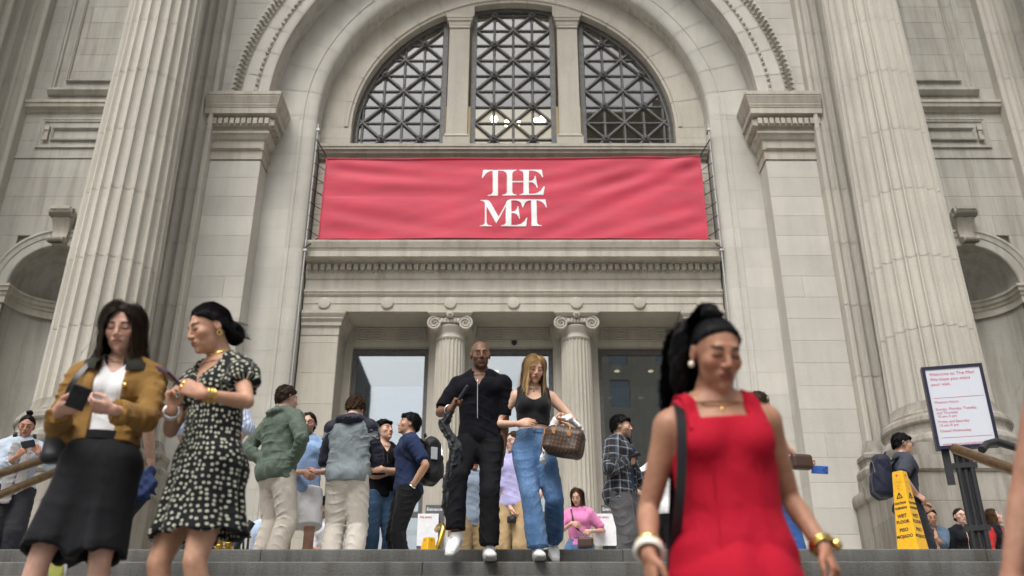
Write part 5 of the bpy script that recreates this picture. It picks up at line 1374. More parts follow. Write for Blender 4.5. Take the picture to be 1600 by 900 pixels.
def fuzz(k, fn, mat, n=900, L=.03, step=5, flow=(0, -.5, -.8), curl=0, lift=.002, width=.003, name='hair_strands', seed=3):
    """short strands lying over an implicit hair surface; flow in head-local right, forward, up"""
    rng = np.random.default_rng(seed); P = rng.normal(size=(n*3, 3)); P /= np.linalg.norm(P, axis=1)[:,None]; P = P*np.array([.085,.105,.095])*1.15 + np.array([0,-.02,.03])
    def val(p): return fn(p[:,0], p[:,1], p[:,2])
    def grad(p):
        e = .002; return np.stack([(val(p+np.eye(3)[i]*e) - val(p-np.eye(3)[i]*e))/(2*e) for i in range(3)], 1)
    for _ in range(8): P = P - np.clip(val(P), -.03, .03)[:,None]*(lambda g: g/(np.linalg.norm(g, axis=1)[:,None]+1e-6))(grad(P))*.8
    P = P[np.abs(val(P)) < .004][:n]; paths = [P.copy()]; fl = None if callable(flow) else np.asarray(flow, float)
    jit = rng.normal(size=P.shape)*.25
    for i in range(step):
        g = grad(P); g /= (np.linalg.norm(g, axis=1)[:,None]+1e-6); d = (flow(P) + jit*.25) if callable(flow) else fl + jit + np.stack([P[:,0]*6, 0*P[:,0], 0*P[:,0]], 1)
        if curl: d = d + curl*np.stack([np.sin(i*2.1+jit[:,0]*20), np.cos(i*2.1+jit[:,1]*20), np.sin(i*1.7+jit[:,2]*20)], 1)
        d = d - g*np.sum(d*g, 1)[:,None]; d /= (np.linalg.norm(d, axis=1)[:,None]+1e-6)
        P = P + d*L/step; P = P - g*(val(P) - lift)[:,None]*.8; paths.append(P.copy())
    A = np.stack(paths, 1)*np.array([1,-1,1])*k.hs; W = A @ k.Rh.T + k.hc
    return ribbons(k, name, list(W), mat, width)
def fall_hair(k, mat, n=1800, L=.32, part=0.01, seg=18, wave=.006, front=.075, spread=.6, width=.0035, seed=5, back=.35, gather=None, wind=(0,0,0), name='hair', layer=.022, flat=0., keep=None, umin=-.01):
    """long loose strands: leave the parting, follow the skull, then hang"""
    rng = np.random.default_rng(seed); paths = []; c = np.array([0,-.018,.032]); R = np.array([.076,.097,.086])
    while len(paths) < n:
        v = rng.normal(size=3); v /= np.linalg.norm(v)
        p = c + v*R
        if p[1] > front - .01 or p[2] < umin or (p[1] > .030 and p[2] < .055): continue
        if p[1] > -.02 and p[2] < .0: continue
        lay = .004 + layer*rng.random()**1.5; sg = np.sign(p[0]-part) or 1; q = [p]; ph = rng.random()*6.28; ll = L*(.82+.25*rng.random()); st = ll/seg; j = rng.normal(size=3)*(.08 if rng.random() > .07 else .26)
        free = False
        for i in range(seg):
            nrm_ = (p-c)/R**2; nrm_ /= np.linalg.norm(nrm_)
            top = max(0, min(1, (p[2]-.02)/.09))
            d = np.array([sg*(spread*top + .10), -back*(.25 + top*1.0)*(1 if p[1] > -.06 else .2), -1.0 + .6*top]) + j
            if p[2] > -.005: d = d - nrm_*max(0, -d@(-nrm_))*0 ; dd = d - nrm_*(d@nrm_); d = dd
            else: d = np.array([sg*.05, -.03, -1.0]) + j + np.array(wind)*((i/seg)**1.2)
            d = d/np.linalg.norm(d); p = p + d*st
            e = np.linalg.norm((p-c)/(R+lay))
            if p[2] > -.06 and e < 1: p = c + (p-c)/e
            if p[2] < .03 and p[1] > .015 : # keep off the face
                lim = .066 + (.0 if p[2] > -.06 else .004)
                if abs(p[0]) < lim: p[0] = sg*lim
            if p[2] < -.05:
                rr = np.hypot(p[0], p[1]+.02); 
                if rr < .062: p[0] *= .062/rr; p[1] = (p[1]+.02)*.062/rr-.02
            w = wave*(i/seg); q.append(p + np.array([sin(i*.9+ph), cos(i*.8+ph*1.3), 0])*w)
        q = np.array(q)
        if keep is not None and not keep(q): continue
        paths.append(q)
    W = [(q*np.array([1,-1,1])*k.hs) @ k.Rh.T + k.hc for q in paths]
    if flat is not None and L > .15:       # hanging part obeys gravity, not the tilt of the head
        for w in W:
            for i in range(1, len(w)):
                if (w[i] - k.hc)[2] < -.03:
                    d = w[i]-w[i-1]; st = np.linalg.norm(d); g = nrm(d*np.array([.75,.75,1]) + np.array([0,0,-.35*st])); sh = (w[i-1] + g*st) - w[i]; w[i:] += sh
    return ribbons(k, name, W, mat, width)
def shoe(k, sd, mat, solemat, h=.006, name='shoe'):
    fy, fp = k.foot[sd]; R = Rz(radians(fy)) @ Rx(radians(fp)); a = k.an[sd]; s = k.s; lat = R @ V3(1,0,0)
    P = lambda x, y, z: a + R @ V3(x, y, z)*s
    S = Solid().add(Tube([P(0,.045,-.045), P(0,-.02,-.035), P(0,-.09,-.047), P(0,-.165,-.058)], [.037*s,.041*s,.047*s,.036*s], [.040*s,.042*s,.034*s,.024*s], lat), .02)
    S.add(Tube([P(0,.02,-.02), P(0,.015,.02)], [.043*s, .045*s], [.05*s, .05*s], lat), .03).cut(Plane(P(0,0,.025), R @ V3(0,.2,1))).cut(Plane(P(0,0,-.066), R @ V3(0,0,-1)))
    o = garment(k, name, S, mat, h)
    S = Solid().add(Tube([P(0,.055,-.072), P(0,-.02,-.072), P(0,-.09,-.072), P(0,-.185,-.066)], [.038*s,.038*s,.048*s,.034*s], [.018*s]*4, lat), .01).cut(Plane(P(0,0,-.086), R @ V3(0,0,-1)))
    garment(k, 'sole', S, solemat, h, None, o)
    # laces and tongue
    mb = MB()
    for i in range(5):
        y = -.045 - .022*i; z = .002 - .011*i
        mb.tube([P(-.028, y, z-.012), P(-.012, y-.008, z+.004), P(.012, y+.006, z+.004), P(.028, y, z-.012)], .0035*s, 5)
    l = mb.obj('laces', mat, o, 60); return o
def ring_pts(c, u, v, r, n=20, a0=0, a1=2*pi): return [Vector(np.asarray(c) + np.asarray(u)*r*cos(a0+(a1-a0)*i/n) + np.asarray(v)*r*sin(a0+(a1-a0)*i/n)) for i in range(n+1)]
def bracelet(k, sd, t, r, th, mat, name='bracelet', n=24):
    a, e, w = k.sh[sd], k.el[sd], k.wr[sd]; ax = nrm(w-e); c = e + (w-e)*t; u = nrm(np.cross(ax, (.3,.8,.1))); v = np.cross(ax, u)
    return MB().tube(ring_pts(c, u, v, r*k.s, n), th, 6, False).obj(name, mat, k.root, 60)
def necklace(k, mat, drop=.06, w=.055, th=.002, pend=False, name='necklace', back=.03):
    c = k.neck0; up = k.up; pts = []
    for i in range(25):
        a = -pi*.95 + 1.9*pi*i/24; t = .5+.5*cos(a)
        pts.append(Vector(c + up @ V3(w*sin(a)*1.0, -w*cos(a)*.95 - .015*t + .01, .045 - drop*t**1.3)*k.s))
    pts = [Vector(p) for p in k.S.snap([tuple(p) for p in pts], th*.9)]
    mb = MB().tube(pts, th, 6, False)
    if pend: mb.lathe([(0,-.01),(.006,-.006),(.007,0),(.004,.006),(0,.009)], 8, pts[12].x, pts[12].y - .002); mb.v[-40:] = [(v[0], v[1], v[2] + pts[12].z - .012) for v in mb.v[-40:]]
    return mb.obj(name, mat, k.root, 60)
def glasses(k, mat):
    mb = MB()
    for sg in (-1, 1):
        mb.tube([h2p(k, sg*.033 + .025*cos(a), .102, -.002 + .019*sin(a)) for a in [2*pi*i/16 for i in range(17)]], .0022, 5, False)
        mb.tube([h2p(k, sg*.058, .100, .004), h2p(k, sg*.076, .07, .006), h2p(k, sg*.08, -.01, .006)], .002, 5)
    mb.tube([h2p(k, -.009, .104, .002), h2p(k, .009, .104, .002)], .002, 5); return mb.obj('glasses', mat, k.root, 60)
def hold(name, mb_or_me, mat, k, label, cat, smooth=None):
    """a held thing: its own top-level object, built in the holder's coordinates"""
    me = mb_or_me.mesh(name, smooth) if isinstance(mb_or_me, MB) else mb_or_me
    if mat is not None and not me.materials: me.materials.append(mat)
    o = link(name, me, None); o.matrix_world = Matrix.Translation(k.root.location) @ k.root.rotation_euler.to_matrix().to_4x4()
    return tag(o, label, cat)
def phone_at(k, c, d, n, label, col=(.02,.02,.025), L=.15, W=.075):
    d = nrm(d); n = nrm(np.asarray(n, float) - d*float(np.asarray(n, float)@d)); s = np.cross(d, n); c = np.asarray(c)
    S = Solid().add(RBox(c, (L/2, W/2, .0055), .0045, np.stack([d, s, n], 1)), 0); V, Q = S.mesh(.0035)
    o = hold('phone', np_mesh('phone', V, Q, plain('phone_case', col, .35)), None, k, label, 'phone')
    mb = MB(); p = [c + d*a*L*.46 + s*b*W*.45 + n*.0062 for a, b in ((-1,-1),(1,-1),(1,1),(-1,1))]; mb.add(p, [(0,1,2,3)]); mb.obj('screen', plain('phone_screen', (.05,.06,.08), .1), o)
    m2 = MB()
    for a, b in ((.36,-.25),(.36,.25),(.24,0)):
        q = c + d*a*L + s*b*W - n*.006; m2.tube([q, q - n*.002], .007, 8)
    m2.obj('camera_lens', M['black'], o, 40); return o
# ================================================================ people
def place(px, py, H, gz=0.0):
    el = PITCH - math.atan((py-450)/F_PX); Y = (gz + H - CAMZ)/math.tan(el); return (at(px, py, Y).x, Y, gz)
def loc_of(loc, yaw, H, px, py, dy):
    """photo pixel and distance in front of / behind the person -> the person's own coordinates (for H=1.75)"""
    p = at(px, py, loc[1] + dy); v = V3(p.x-loc[0], p.y-loc[1], p.z-loc[2]); return tuple((Rz(-radians(yaw)) @ v)/(H/1.75))
def arms_px(loc, yaw, H, **kw):
    out = {}
    for sd, d in kw.items():
        d = dict(d)
        if 'px' in d: d['w'] = loc_of(loc, yaw, H, *d.pop('px'))
        for key in ('d', 'n', 'pole'):
            if key in d: d[key] = tuple(Rz(-radians(yaw)) @ V3(*d[key]))
        out[sd] = d
    return out
def upper(k, name, mat, off=.016, sl=.75, sloff=.018, hem=-.02, neck=.062, drop=.0, h=.009, wr=(.006, .11, 1), puv=None, vneck=None, openf=None, extra=None, kk=.03, dW=None, sleeves='ab', wob_=.0035, sq=None, bare_sh=False):
    S = Solid(); s = k.s; up = k.up
    torso(S, k, off, kk, wr, dW=dW)
    for sd in sleeves: arm(S, k, sd, off+.004, sloff, sl, .03, (wr[0]*1.1, wr[1]*.7, wr[2]+1.3), True)
    if extra: extra(S)
    if wob_: S.disp(lambda x, y, z: wob(x, y, z, wob_, 26, wr[2]))
    S.sub(Tube([k.neck0 + up @ V3(0, -.02, .0 - drop)*s, k.neck0 + up @ V3(0, -.03, .20)*s], [neck*s, neck*s*1.25]), .008)
    if vneck: S.sub(Tube([k.neck0 + up @ V3(0, -.06, .03)*s, k.tp[4] + k.T[4] @ V3(0, -.17, vneck)*s], [neck*s*.95, .012*s], [.07*s, .05*s]), .006)
    if openf:
        w0, w1, d0 = openf
        S.sub(Tube([k.neck0 + up @ V3(0, -.12, .05)*s, k.tp[3] + k.T[3] @ V3(0, -.16, 0)*s, k.tp[0] + V3(0, -.17, -.1)*s], [w0*s, w1*s, w1*1.1*s], [d0*s]*3), .006)
    S.cut(Plane(k.tp[1] + k.T[2] @ V3(0, 0, hem)*s, -(k.T[2] @ V3(0, 0, 1))), .006)
    return garment(k, name, S, mat, h, puv)
def pants(k, mat, off=.012, radii=None, end=1.96, top=.02, h=.009, wr=(.007, .10, 2), name='trousers', offs=None, wob_=.003):
    S = Solid(); s = k.s
    W = [a + off for a in k.tW[:4]]; D = [a + off for a in k.tD[:4]]
    S.add(Tube(k.tp[:4], W, D, k.lat[:4], (wr[0]*.5, wr[1], wr[2])), .03)
    for sg in (-1, 1): S.add(Ell(k.tp[0] + V3(sg*.075*k.b, .065*k.b, .055)*s, V3(.085, .075, .09)*s*k.b + off), .04)
    for sd in 'ab': leg(S, k, sd, off, offs if offs is not None else off*1.5, end, .035, (wr[0], wr[1], wr[2] + (1 if sd == 'a' else 2.4)), radii, True)
    S.disp(lambda x, y, z: wob(x, y, z, wob_, 24, wr[2]))
    S.cut(Plane(k.tp[1] + V3(0, 0, top)*s, (0, 0, 1)), .004)
    return garment(k, name, S, mat, h)
LOOSE = [(0, .102), (.25, .100), (.6, .090), (1, .080), (1.4, .078), (1.8, .076), (2, .078)]
STRAIGHT = [(0, .100), (.25, .096), (.6, .082), (1, .070), (1.4, .068), (1.8, .066), (2, .066)]
SLIM = [(0, .098), (.25, .094), (.6, .078), (1, .062), (1.4, .062), (1.8, .052), (2, .050)]
def belt(k, mat, z=.085, off=.016, name='belt'):
    c = k.tp[1] + V3(0, 0, z)*k.s; t = np.interp(z-.0, [0, .13], [0, 1]); W = k.tW[1]*(1-t)+k.tW[2]*t + off; D = k.tD[1]*(1-t)+k.tD[2]*t + off
    mb = MB(); n = 40; vs = []
    for dz, o in ((-.018, 0), (-.018, .004), (.018, .004), (.018, 0)):
        for i in range(n): a = 2*pi*i/n; vs.append((c[0] + (W+o)*cos(a), c[1] + (D+o)*sin(a), c[2] + dz))
    mb.add(vs, [(r*n+i, r*n+(i+1) % n, (r+1)*n+(i+1) % n, (r+1)*n+i) for r in range(3) for i in range(n)]); return mb.obj(name, mat, k.root, 40)
def collar(k, mat, r=.068, hgt=.035, th=.007, name='collar', flare=.012, gap=.35, droop=.03):
    """folded collar: stand and fall round the neck, open at the front"""
    S = []; c = k.neck0; up = k.up; s = k.s; mb = MB(); n = 28; vs = []
    for (ro, z) in ((0, -.02), (.0, hgt), (.008, hgt+.004), (flare+.012, hgt*.4-droop*.6), (flare+.016, -droop), (flare+.010, -droop)):
        for i in range(n+1):
            a = -pi/2 + gap + (2*pi-2*gap)*i/n; fr = max(0, -sin(a)); rr = r + ro
            vs.append(c + up @ V3(rr*cos(a), rr*sin(a)*.95 - .012*fr, .02 + z - .035*fr - .02*fr**3)*s)
    mb.add(vs, [(q*(n+1)+i, q*(n+1)+i+1, (q+1)*(n+1)+i+1, (q+1)*(n+1)+i) for q in range(5) for i in range(n)]); return mb.obj(name, mat, k.root, 50)
def strap(k, pts, w, mat, name='strap', parent=None, th=.004, lat=None, snap=None):
    pts = [np.asarray(p, float) for p in pts]
    P = [];
    for i in range(len(pts)-1):
        for t in np.linspace(0, 1, 8, endpoint=False): 
            p0 = pts[max(i-1, 0)]; p1 = pts[i]; p2 = pts[i+1]; p3 = pts[min(i+2, len(pts)-1)]
            P.append(.5*((2*p1) + (-p0+p2)*t + (2*p0-5*p1+4*p2-p3)*t*t + (-p0+3*p1-3*p2+p3)*t**3))
    P.append(pts[-1]); P = np.array(P)
    if snap is not None: P = snap[0].snap(P, snap[1])
    t = np.gradient(P, axis=0); c = P.mean(0) if lat is None else None
    vs = []
    for p, d in zip(P, t):
        sd = nrm(np.cross(d, p-c)) if lat is None else nrm(np.asarray(lat) - nrm(d)*float(np.asarray(lat)@nrm(d))); nn = nrm(np.cross(sd, d))
        vs += [p - sd*w/2, p + sd*w/2, p + sd*w/2 + nn*th, p - sd*w/2 + nn*th]
    mb = MB().add(vs, [(i*4+q, i*4+(q+1) % 4, (i+1)*4+(q+1) % 4, (i+1)*4+q) for i in range(len(P)-1) for q in range(4)])
    return mb.obj(name, mat, parent or k.root, 30)
def shoes(k, mat=None, sole=None, h=.008):
    for sd in 'ab': shoe(k, sd, mat or M['black'], sole or M['black'], h)
F_ = {}
def fab(name, col, **kw):
    if name not in F_: F_[name] = fabric(name, col, **kw)
    return F_[name]
HB = hair_mat('black_hair', (.006, .0055, .006)); HD = hair_mat('dark_brown_hair', (.020, .013, .009), (.05, .032, .02)); HBR = hair_mat('brown_hair', (.045, .025, .014)); HBL = hair_mat('blonde_hair', (.36, .22, .09), (.58, .40, .20), .4)
GOLD = plain('gold', (.75, .52, .16), .25, 1); SILVER = plain('silver', (.75, .76, .78), .25, 1)
WHITE_SHOE = plain('white_leather', (.72, .72, .71), .45, var=.05); SOLE = plain('white_sole', (.50, .50, .48), .6)
LIGHT = (.60, .40, .31); TAN = (.46, .275, .18); OLIVE = (.40, .24, .155); BROWN = (.19, .098, .062); MED = (.35, .195, .125)

# ---- man in black zip polo, walking down with a folded umbrella
loc = place(752, 536, 1.83, -RISE); yaw = -6; H = 1.83
hd = arms_px(loc, yaw, H, a=dict(px=(704, 640, -.34), d=(.45, -.45, .75), n=(.75, .3, -.2), curl=1.05, tc=.9, pole=(-.7, .5, -.6)), b=dict(px=(784, 722, -.02), curl=.35, n=(-1, .3, 0), pole=(.6, .6, -.2)))
root, k = person('man', 'bald man in black zip polo and black trousers stepping down with umbrella', loc, yaw, BROWN, dict(stubble=.35, buzz=.15, nw=1.25, lips=1.2, browc=(.008, .006, .005), lipc=(.13, .05, .045), gaze=-.002, blush=.1),
    dict(H=H, build=.95, hands=hd, head=(14, 10, -3), lean=1, feet=dict(a=dict(p=loc_of(loc, yaw, H, 711, 836, -.28), yaw=-8, pitch=32), b=dict(p=(.10, -.13, .087), yaw=12))), hv=.0032, bv=.012, handv=.0035)
blk = fab('black_knit', (.006, .006, .009), weave=500, bump=.4, sheen=.05, spec=.08); blt = fab('black_twill', (.010, .0105, .012), sheen=.0, spec=.1)
zx = lambda t: k.tp[4]*(1-t) + k.tp[1]*t
o = upper(k, 'polo_shirt', blk, .015, .86, .022, -.085, .068, .0, .008, (.008, .12, 1), vneck=.03)
collar(k, blk, .084, .036, gap=.5, flare=.02, droop=.04)
pants(k, blt, .010, [(0, .090), (.25, .085), (.6, .072), (1, .061), (1.4, .058), (2, .055)], 1.91, .02, .008, (.011, .13, 1.2))
S = Solid()
zp = [k.tp[4] + k.T[4] @ V3(0, -.166, .035)*k.s, k.tp[3] + k.T[3] @ V3(0, -.156, 0)*k.s, k.tp[2] + k.T[2] @ V3(0, -.142, -.01)*k.s]
MB().tube(zp, .0026, 5).obj('zip', SILVER, o); MB().lathe([(.004,0),(.006,-.02),(.004,-.03)], 6, zp[0][0], zp[0][1]-.006).obj('zip_pull', SILVER, o).location = (0, 0, zp[0][2])
for sd in 'ab': shoe(k, sd, WHITE_SHOE, SOLE, .0055)
bracelet(k, 'a', .90, .036, .007, SILVER, 'watch'); necklace(k, SILVER, .05, .06, .0016)
w = k.wr['a'] + k.hand['a'][0]*.075 + k.hand['a'][1]*.02; rw = Matrix.Rotation(-radians(yaw), 3, 'Z')
toL = lambda px, py, dy: V3(*loc_of(loc, yaw, H, px, py, dy))*k.s
top, mid = toL(730, 604, -.40), w
dirn = nrm(mid-top)
umb = fab('umbrella_cloth', (.032, .033, .038), rough=.5, sheen=.1, wrinkle=.9)
S = Solid().add(Tube([top, mid, mid + dirn*.10], [.014, .015, .014]), 0)
S2 = Solid().add(Tube([mid + dirn*.09, mid + dirn*.20, toL(712, 700, -.33), toL(704, 745, -.3), toL(699, 790, -.28), toL(700, 812, -.26)], [.020, .034, .040, .050, .040, .006], [.018, .028, .034, .04, .03, .005], (1,0,0), (.014, .09, 1), (.007, .012, 5, 1)), 0)
S2.disp(lambda x, y, z: wob(x, y, z, .006, 55, 2))
V, Q = S2.mesh(.006); U = hold('umbrella', np_mesh('umbrella', V, Q, umb), None, k, 'loosely folded dark grey umbrella held upside down by the bald man', 'umbrella')
V, Q = S.mesh(.004); link('handle', np_mesh('handle', V, Q, M['black']), None, U)

# ---- blonde woman in jeans
loc = place(832, 556, 1.71, -RISE); yaw = 4; H = 1.69
hd = arms_px(loc, yaw, H, a=dict(px=(811, 662, -.17), d=(1, -.25, .05), n=(-.1, .9, -.2), curl=.28, pole=(-.8, .4, -.4)), b=dict(px=(878, 650, -.24), d=(-.15, -.6, -.75), n=(-.7, -.2, .1), curl=1.15, tc=1, pole=(.8, .5, -.5)))
root, k = person('blonde', 'blonde woman in black tank top and blue jeans walking down with brown handbag', loc, yaw, (.62, .40, .29), dict(eyes='down', lid_shade=.5, browc=(.16, .09, .05), lipc=(.48, .14, .13), blush=.5),
    dict(H=H, fem=1, build=.96, hipw=.88, hands=hd, head=(6, 20, 4), lean=2, feet=dict(a=dict(p=loc_of(loc, yaw, H, 841, 861, -.14), yaw=2), b=dict(p=loc_of(loc, yaw, H, 864, 846, .22), yaw=5, pitch=40, pole=(.08, -1, 0)))), hv=.0032, handv=.0035)
S = Solid(); torso(S, k, .009, .03, (.003, .1, 2)); s = k.s
S.sub(Tube([k.neck0 + k.up @ V3(0, -.03, .15)*s, k.tp[4] + k.T[4] @ V3(0, -.06, .06)*s], [.095*s, .075*s], [.10*s, .13*s]), .012)
for sg, sd in ((-1, 'a'), (1, 'b')): S.sub(Ell(k.sh[sd] + k.up @ V3(sg*.045, 0, .02)*s, V3(.068, .13, .12)*s), .012)
S.cut(Plane(k.tp[2] + V3(0, 0, .048)*s, (0, 0, -1)))
garment(k, 'tank_top', S, fab('black_rib_knit', (.011, .011, .013), sheen=.2), .0065)
for sg in (-1, 1): strap(k, [k.tp[4] + k.T[4] @ V3(sg*.085, -.112, -.02)*s, k.tp[5] + k.T[5] @ V3(sg*.088, -.075, .02)*s, k.tp[5] + k.T[5] @ V3(sg*.088, .0, .052)*s, k.tp[4] + k.T[4] @ V3(sg*.085, .10, .03)*s], .034, fab('black_rib_knit', ()), 'shoulder_strap', None, .006, (1, 0, 0), (k.S, .004))
def jeans_pat(n):
    t = nd(n, 'ShaderNodeTexNoise', Scale=7, Detail=4); n.links.new(pos(n, (1,1,.5), obj=True), t.inputs['Vector'])
    t2 = nd(n, 'ShaderNodeTexNoise', Scale=160, Detail=2); n.links.new(pos(n, (1,1,.25), obj=True), t2.inputs['Vector'])
    return mul(n, ramp(n, [(.32, (.05, .115, .25)), (.68, (.12, .22, .39))], t.outputs[0]).outputs[0], ramp(n, [(.3, .75), (.7, 1.2)], t2.outputs[0]).outputs[0])
JEAN = fab('blue_denim', (.1, .2, .4), pattern=jeans_pat, bump=.5)
j = pants(k, JEAN, .010, [(0, .090), (.25, .086), (.6, .074), (1, .064), (1.4, .066), (1.8, .068), (2, .069)], 1.93, .135, .0075, (.009, .11, 2.2)); belt(k, JEAN, .118, .011, 'waistband')
MB().lathe([(0,0),(.008,.001),(.008,.004),(0,.005)], 8).obj('button', GOLD, j).matrix_local = Matrix.Translation(k.tp[1] + V3(0, -k.tD[1]*.93 - .012, .118)*1) @ Matrix.Rotation(pi/2, 4, 'X')
for sg in (-1, 1): MB().tube([k.tp[1] + V3(sg*.06, -.112, .08)*s, k.tp[1] + V3(sg*.11, -.104, .05)*s, k.tp[1] + V3(sg*.15, -.07, .045)*s], .0018, 4).obj('pocket_seam', GOLD, j)
for sd in 'ab': shoe(k, sd, WHITE_SHOE, SOLE, .0055)
fall_hair(k, HBL, 6000, .34, .018, 16, .010, .074, .75, .0014, 11, .25, wind=(.16, 0, 0))
cap_hair(k, HBL, .008, .072, -.05, -.04, .002, 60, .005, facec=(.088, -.03), faceR=(.064,.075,.104), name='hair_base')
for sg in (-1, 1): MB().tube(ring_pts(h2p(k, sg*.080, -.005, -.058), k.Rh[:,1], k.Rh[:,2], .018, 14), .003, 5).obj('earring', GOLD, k.root, 60)
necklace(k, GOLD, .075, .06, .0013, True)
# handbag
toL = lambda px, py, dy: V3(*loc_of(loc, yaw, H, px, py, dy))*k.s
bc = toL(881, 692, -.30); Rb = Ry(radians(14)) @ Rz(radians(-18))
S = Solid().add(RBox(bc, (.155, .085, .105), .05, Rb), 0).add(Ell(bc + Rb @ V3(0, 0, .06), (.13, .05, .08), Rb), .05).disp(lambda x, y, z: wob(x, y, z, .006, 22, 4))
V, Q = S.mesh(.007); q = (V-bc) @ Rb; uv = np.stack([q[:,0] + q[:,1]*.6, q[:,2] + q[:,1]*.4, q[:,1]*0], 1)
mono = fab('monogram_canvas', (.05,.03,.02), pattern=pat_mono, rough=.45, wrinkle=.25, spec=.4, sheen=0); hide = plain('tan_leather', (.42, .20, .075), .5)
B = hold('handbag', np_mesh('handbag', V, Q, mono, None, uv), None, k, 'brown monogram handbag with tan handles held by the blonde woman', 'handbag')
grip = k.wr['b'] + k.hand['b'][0]*.085 + k.hand['b'][1]*.02
for yy in (-.055, .04):
    pts = [bc + Rb @ V3(-.075, yy-.02, .085), bc + Rb @ V3(-.07, yy, .13), grip + V3(-.02, 0, .0), grip + V3(.02, 0, .0), bc + Rb @ V3(.03, yy, .13), bc + Rb @ V3(.045, yy-.02, .085)]
    MB().tube(pts, .0065, 8).obj('handle', hide, B, 60)
    for xx in (-.075, .045):
        p = bc + Rb @ V3(xx, -.088 if yy < 0 else .088, .055); MB().lathe([(0,0),(.016,.0),(.018,.004),(0,.006)], 10).obj('handle_tab', hide, B, 40).matrix_local = Matrix.Translation(p) @ Matrix.Rotation(pi/2, 4, 'X') @ Matrix.Scale(1.4, 4, (0,1,0))
pp = [bc + Rb @ V3(-.150 + .006*sin(t*7), .082*cos(t), .10*sin(t)) for t in [2*pi*i/24 for i in range(25)]]
MB().tube(pp, .005, 6).obj('piping', hide, B, 60)
S = Solid().add(Tube([toL(848, 720, -.2), toL(856, 690, -.22), toL(868, 658, -.26), toL(890, 653, -.26), toL(906, 668, -.24), toL(915, 686, -.2)], [.055, .06, .05, .05, .055, .01], [.02, .022, .03, .022, .02, .008], (0,1,.3), (.012, .06, 1)), 0).disp(lambda x, y, z: wob(x, y, z, .006, 50, 3))
V, Q = S.mesh(.006); hold('folded_cardigan', np_mesh('folded_cardigan', V, Q, fab('white_knit', (.74, .74, .74))), None, k, 'white folded cardigan draped behind the brown handbag', 'cardigan')

# ---- woman in ochre jacket, phone in both hands (left foreground)
H = 1.595; loc = (at(207, 466, 4.0).x, 4.0, ground_z(4.0)); yaw = 8
hd = arms_px(loc, yaw, H, a=dict(px=(92, 642, -.27), d=(.9, -.35, .15), n=(.2, .35, .8), curl=[.55,.6,.65,.7], tc=.8, pole=(-.45, .4, -1)), b=dict(px=(176, 640, -.30), d=(-1, -.25, .12), n=(-.1, .5, .75), curl=[.55,.6,.65,.7], tc=.8, pole=(.6, .3, -1)))
root, k = person('ochre', 'woman in ochre jacket and black culottes looking at her phone', loc, yaw, (.58, .37, .29), dict(eyes='down', lid_shade=.5, browc=(.03, .02, .015), lipc=(.42, .14, .13), blush=.4),
    dict(H=H, fem=1, build=.95, hipw=.88, hands=hd, head=(2, 20, -3), lean=0, feet=dict(a=dict(p=(-.20, -.12, .085), yaw=-10), b=dict(p=(.10, .02, .085), yaw=8))), hv=.0028, handv=.0032, bv=.011)
s = k.s
upper(k, 'white_tee', fab('white_cotton', (.74, .74, .75)), .009, .5, .012, .112, .070, .02, .008, (.004, .12, 1), vneck=.035)
ochre = fab('ochre_cotton', (.33, .175, .035), pattern=pat_stripes((.20, .108, .026), (.29, .16, .042), 1/.008, .5, 1), bump=.5, wrinkle=.7)
upper(k, 'jacket', ochre, .017, 1.86, .023, .09, .075, .03, .0075, (.018, .11, 2.3), 'body', None, (.062, .066, .12), wob_=.006, dW=[.02, .02, .022, .012, 0, 0, 0])
crd = fab('dark_corduroy', (.022, .022, .015), bump=.6); collar(k, crd, .094, .03, gap=.42, flare=.060, droop=.060)
for t in (.25, .75): MB().lathe([(0, -.006), (.009, -.004), (.009, .004), (0, .006)], 10).obj('button', GOLD, k.root, 40).matrix_local = Matrix.Translation(k.tp[4]*(1-t) + k.tp[2]*t + V3(.082, -.150, .02)*s) @ Matrix.Rotation(pi/2, 4, 'X')
S = Solid(); wl = fab('black_wool', (.009, .009, .011), sheen=.12, wrinkle=.35)
S.add(Tube(k.tp[:4], [a + .012 for a in k.tW[:4]], [a + .012 for a in k.tD[:4]], k.lat[:4]), .03)
for sd, sg in (('a', -1), ('b', 1)):
    a = k.hip[sd]; n = k.kn[sd]; e = n - (n-a)*.06
    S.add(Tube([a + V3(-sg*.01, 0, .02), a*.5 + n*.5 + V3(-sg*.012, 0, 0), e + V3(-sg*.012, .01, 0)], [.110*s, .112*s, .114*s], [.120*s, .124*s, .126*s], (1,0,0), (.006, .2, 1), (.002, .008, 4, sg), True), .06)
S.cut(Plane(k.tp[1] + V3(0, 0, .135)*s, (0, 0, 1)))
for sd, sg in (('a', -1), ('b', 1)):
    n = k.kn[sd]; a = k.hip[sd]; S.sub(Tube([n + (n-a)*.04 + V3(-sg*.008, .01, 0), n - (n-a)*.42 + V3(-sg*.008, .01, 0)], [.088*s, .078*s]), .004)
garment(k, 'culottes', S, wl, .008); belt(k, wl, .115, .016, 'waistband')
fall_hair(k, HD, 5500, .34, .012, 18, .018, .074, .55, .0018, 21, .25, layer=.030); cap_hair(k, HD, .010, .068, -.06, -.06, .002, 60, .005, facec=(.088, -.03), faceR=(.063,.075,.104), name='hair_base')
necklace(k, GOLD, .065, .062, .003); shoes(k)
toL = lambda px, py, dy: V3(*loc_of(loc, yaw, H, px, py, dy))*k.s
phone_at(k, toL(122, 621, -.36), (.35, -.75, .30), (.0, .55, .85), 'black phone in the hands of the woman in ochre jacket')
strp = plain('black_leather', (.014, .014, .017), .4)
S = Solid().add(RBox(toL(98, 690, .06), (.075, .05, .10), .03), 0).disp(lambda x, y, z: wob(x, y, z, .006, 25, 1)); V, Q = S.mesh(.01)
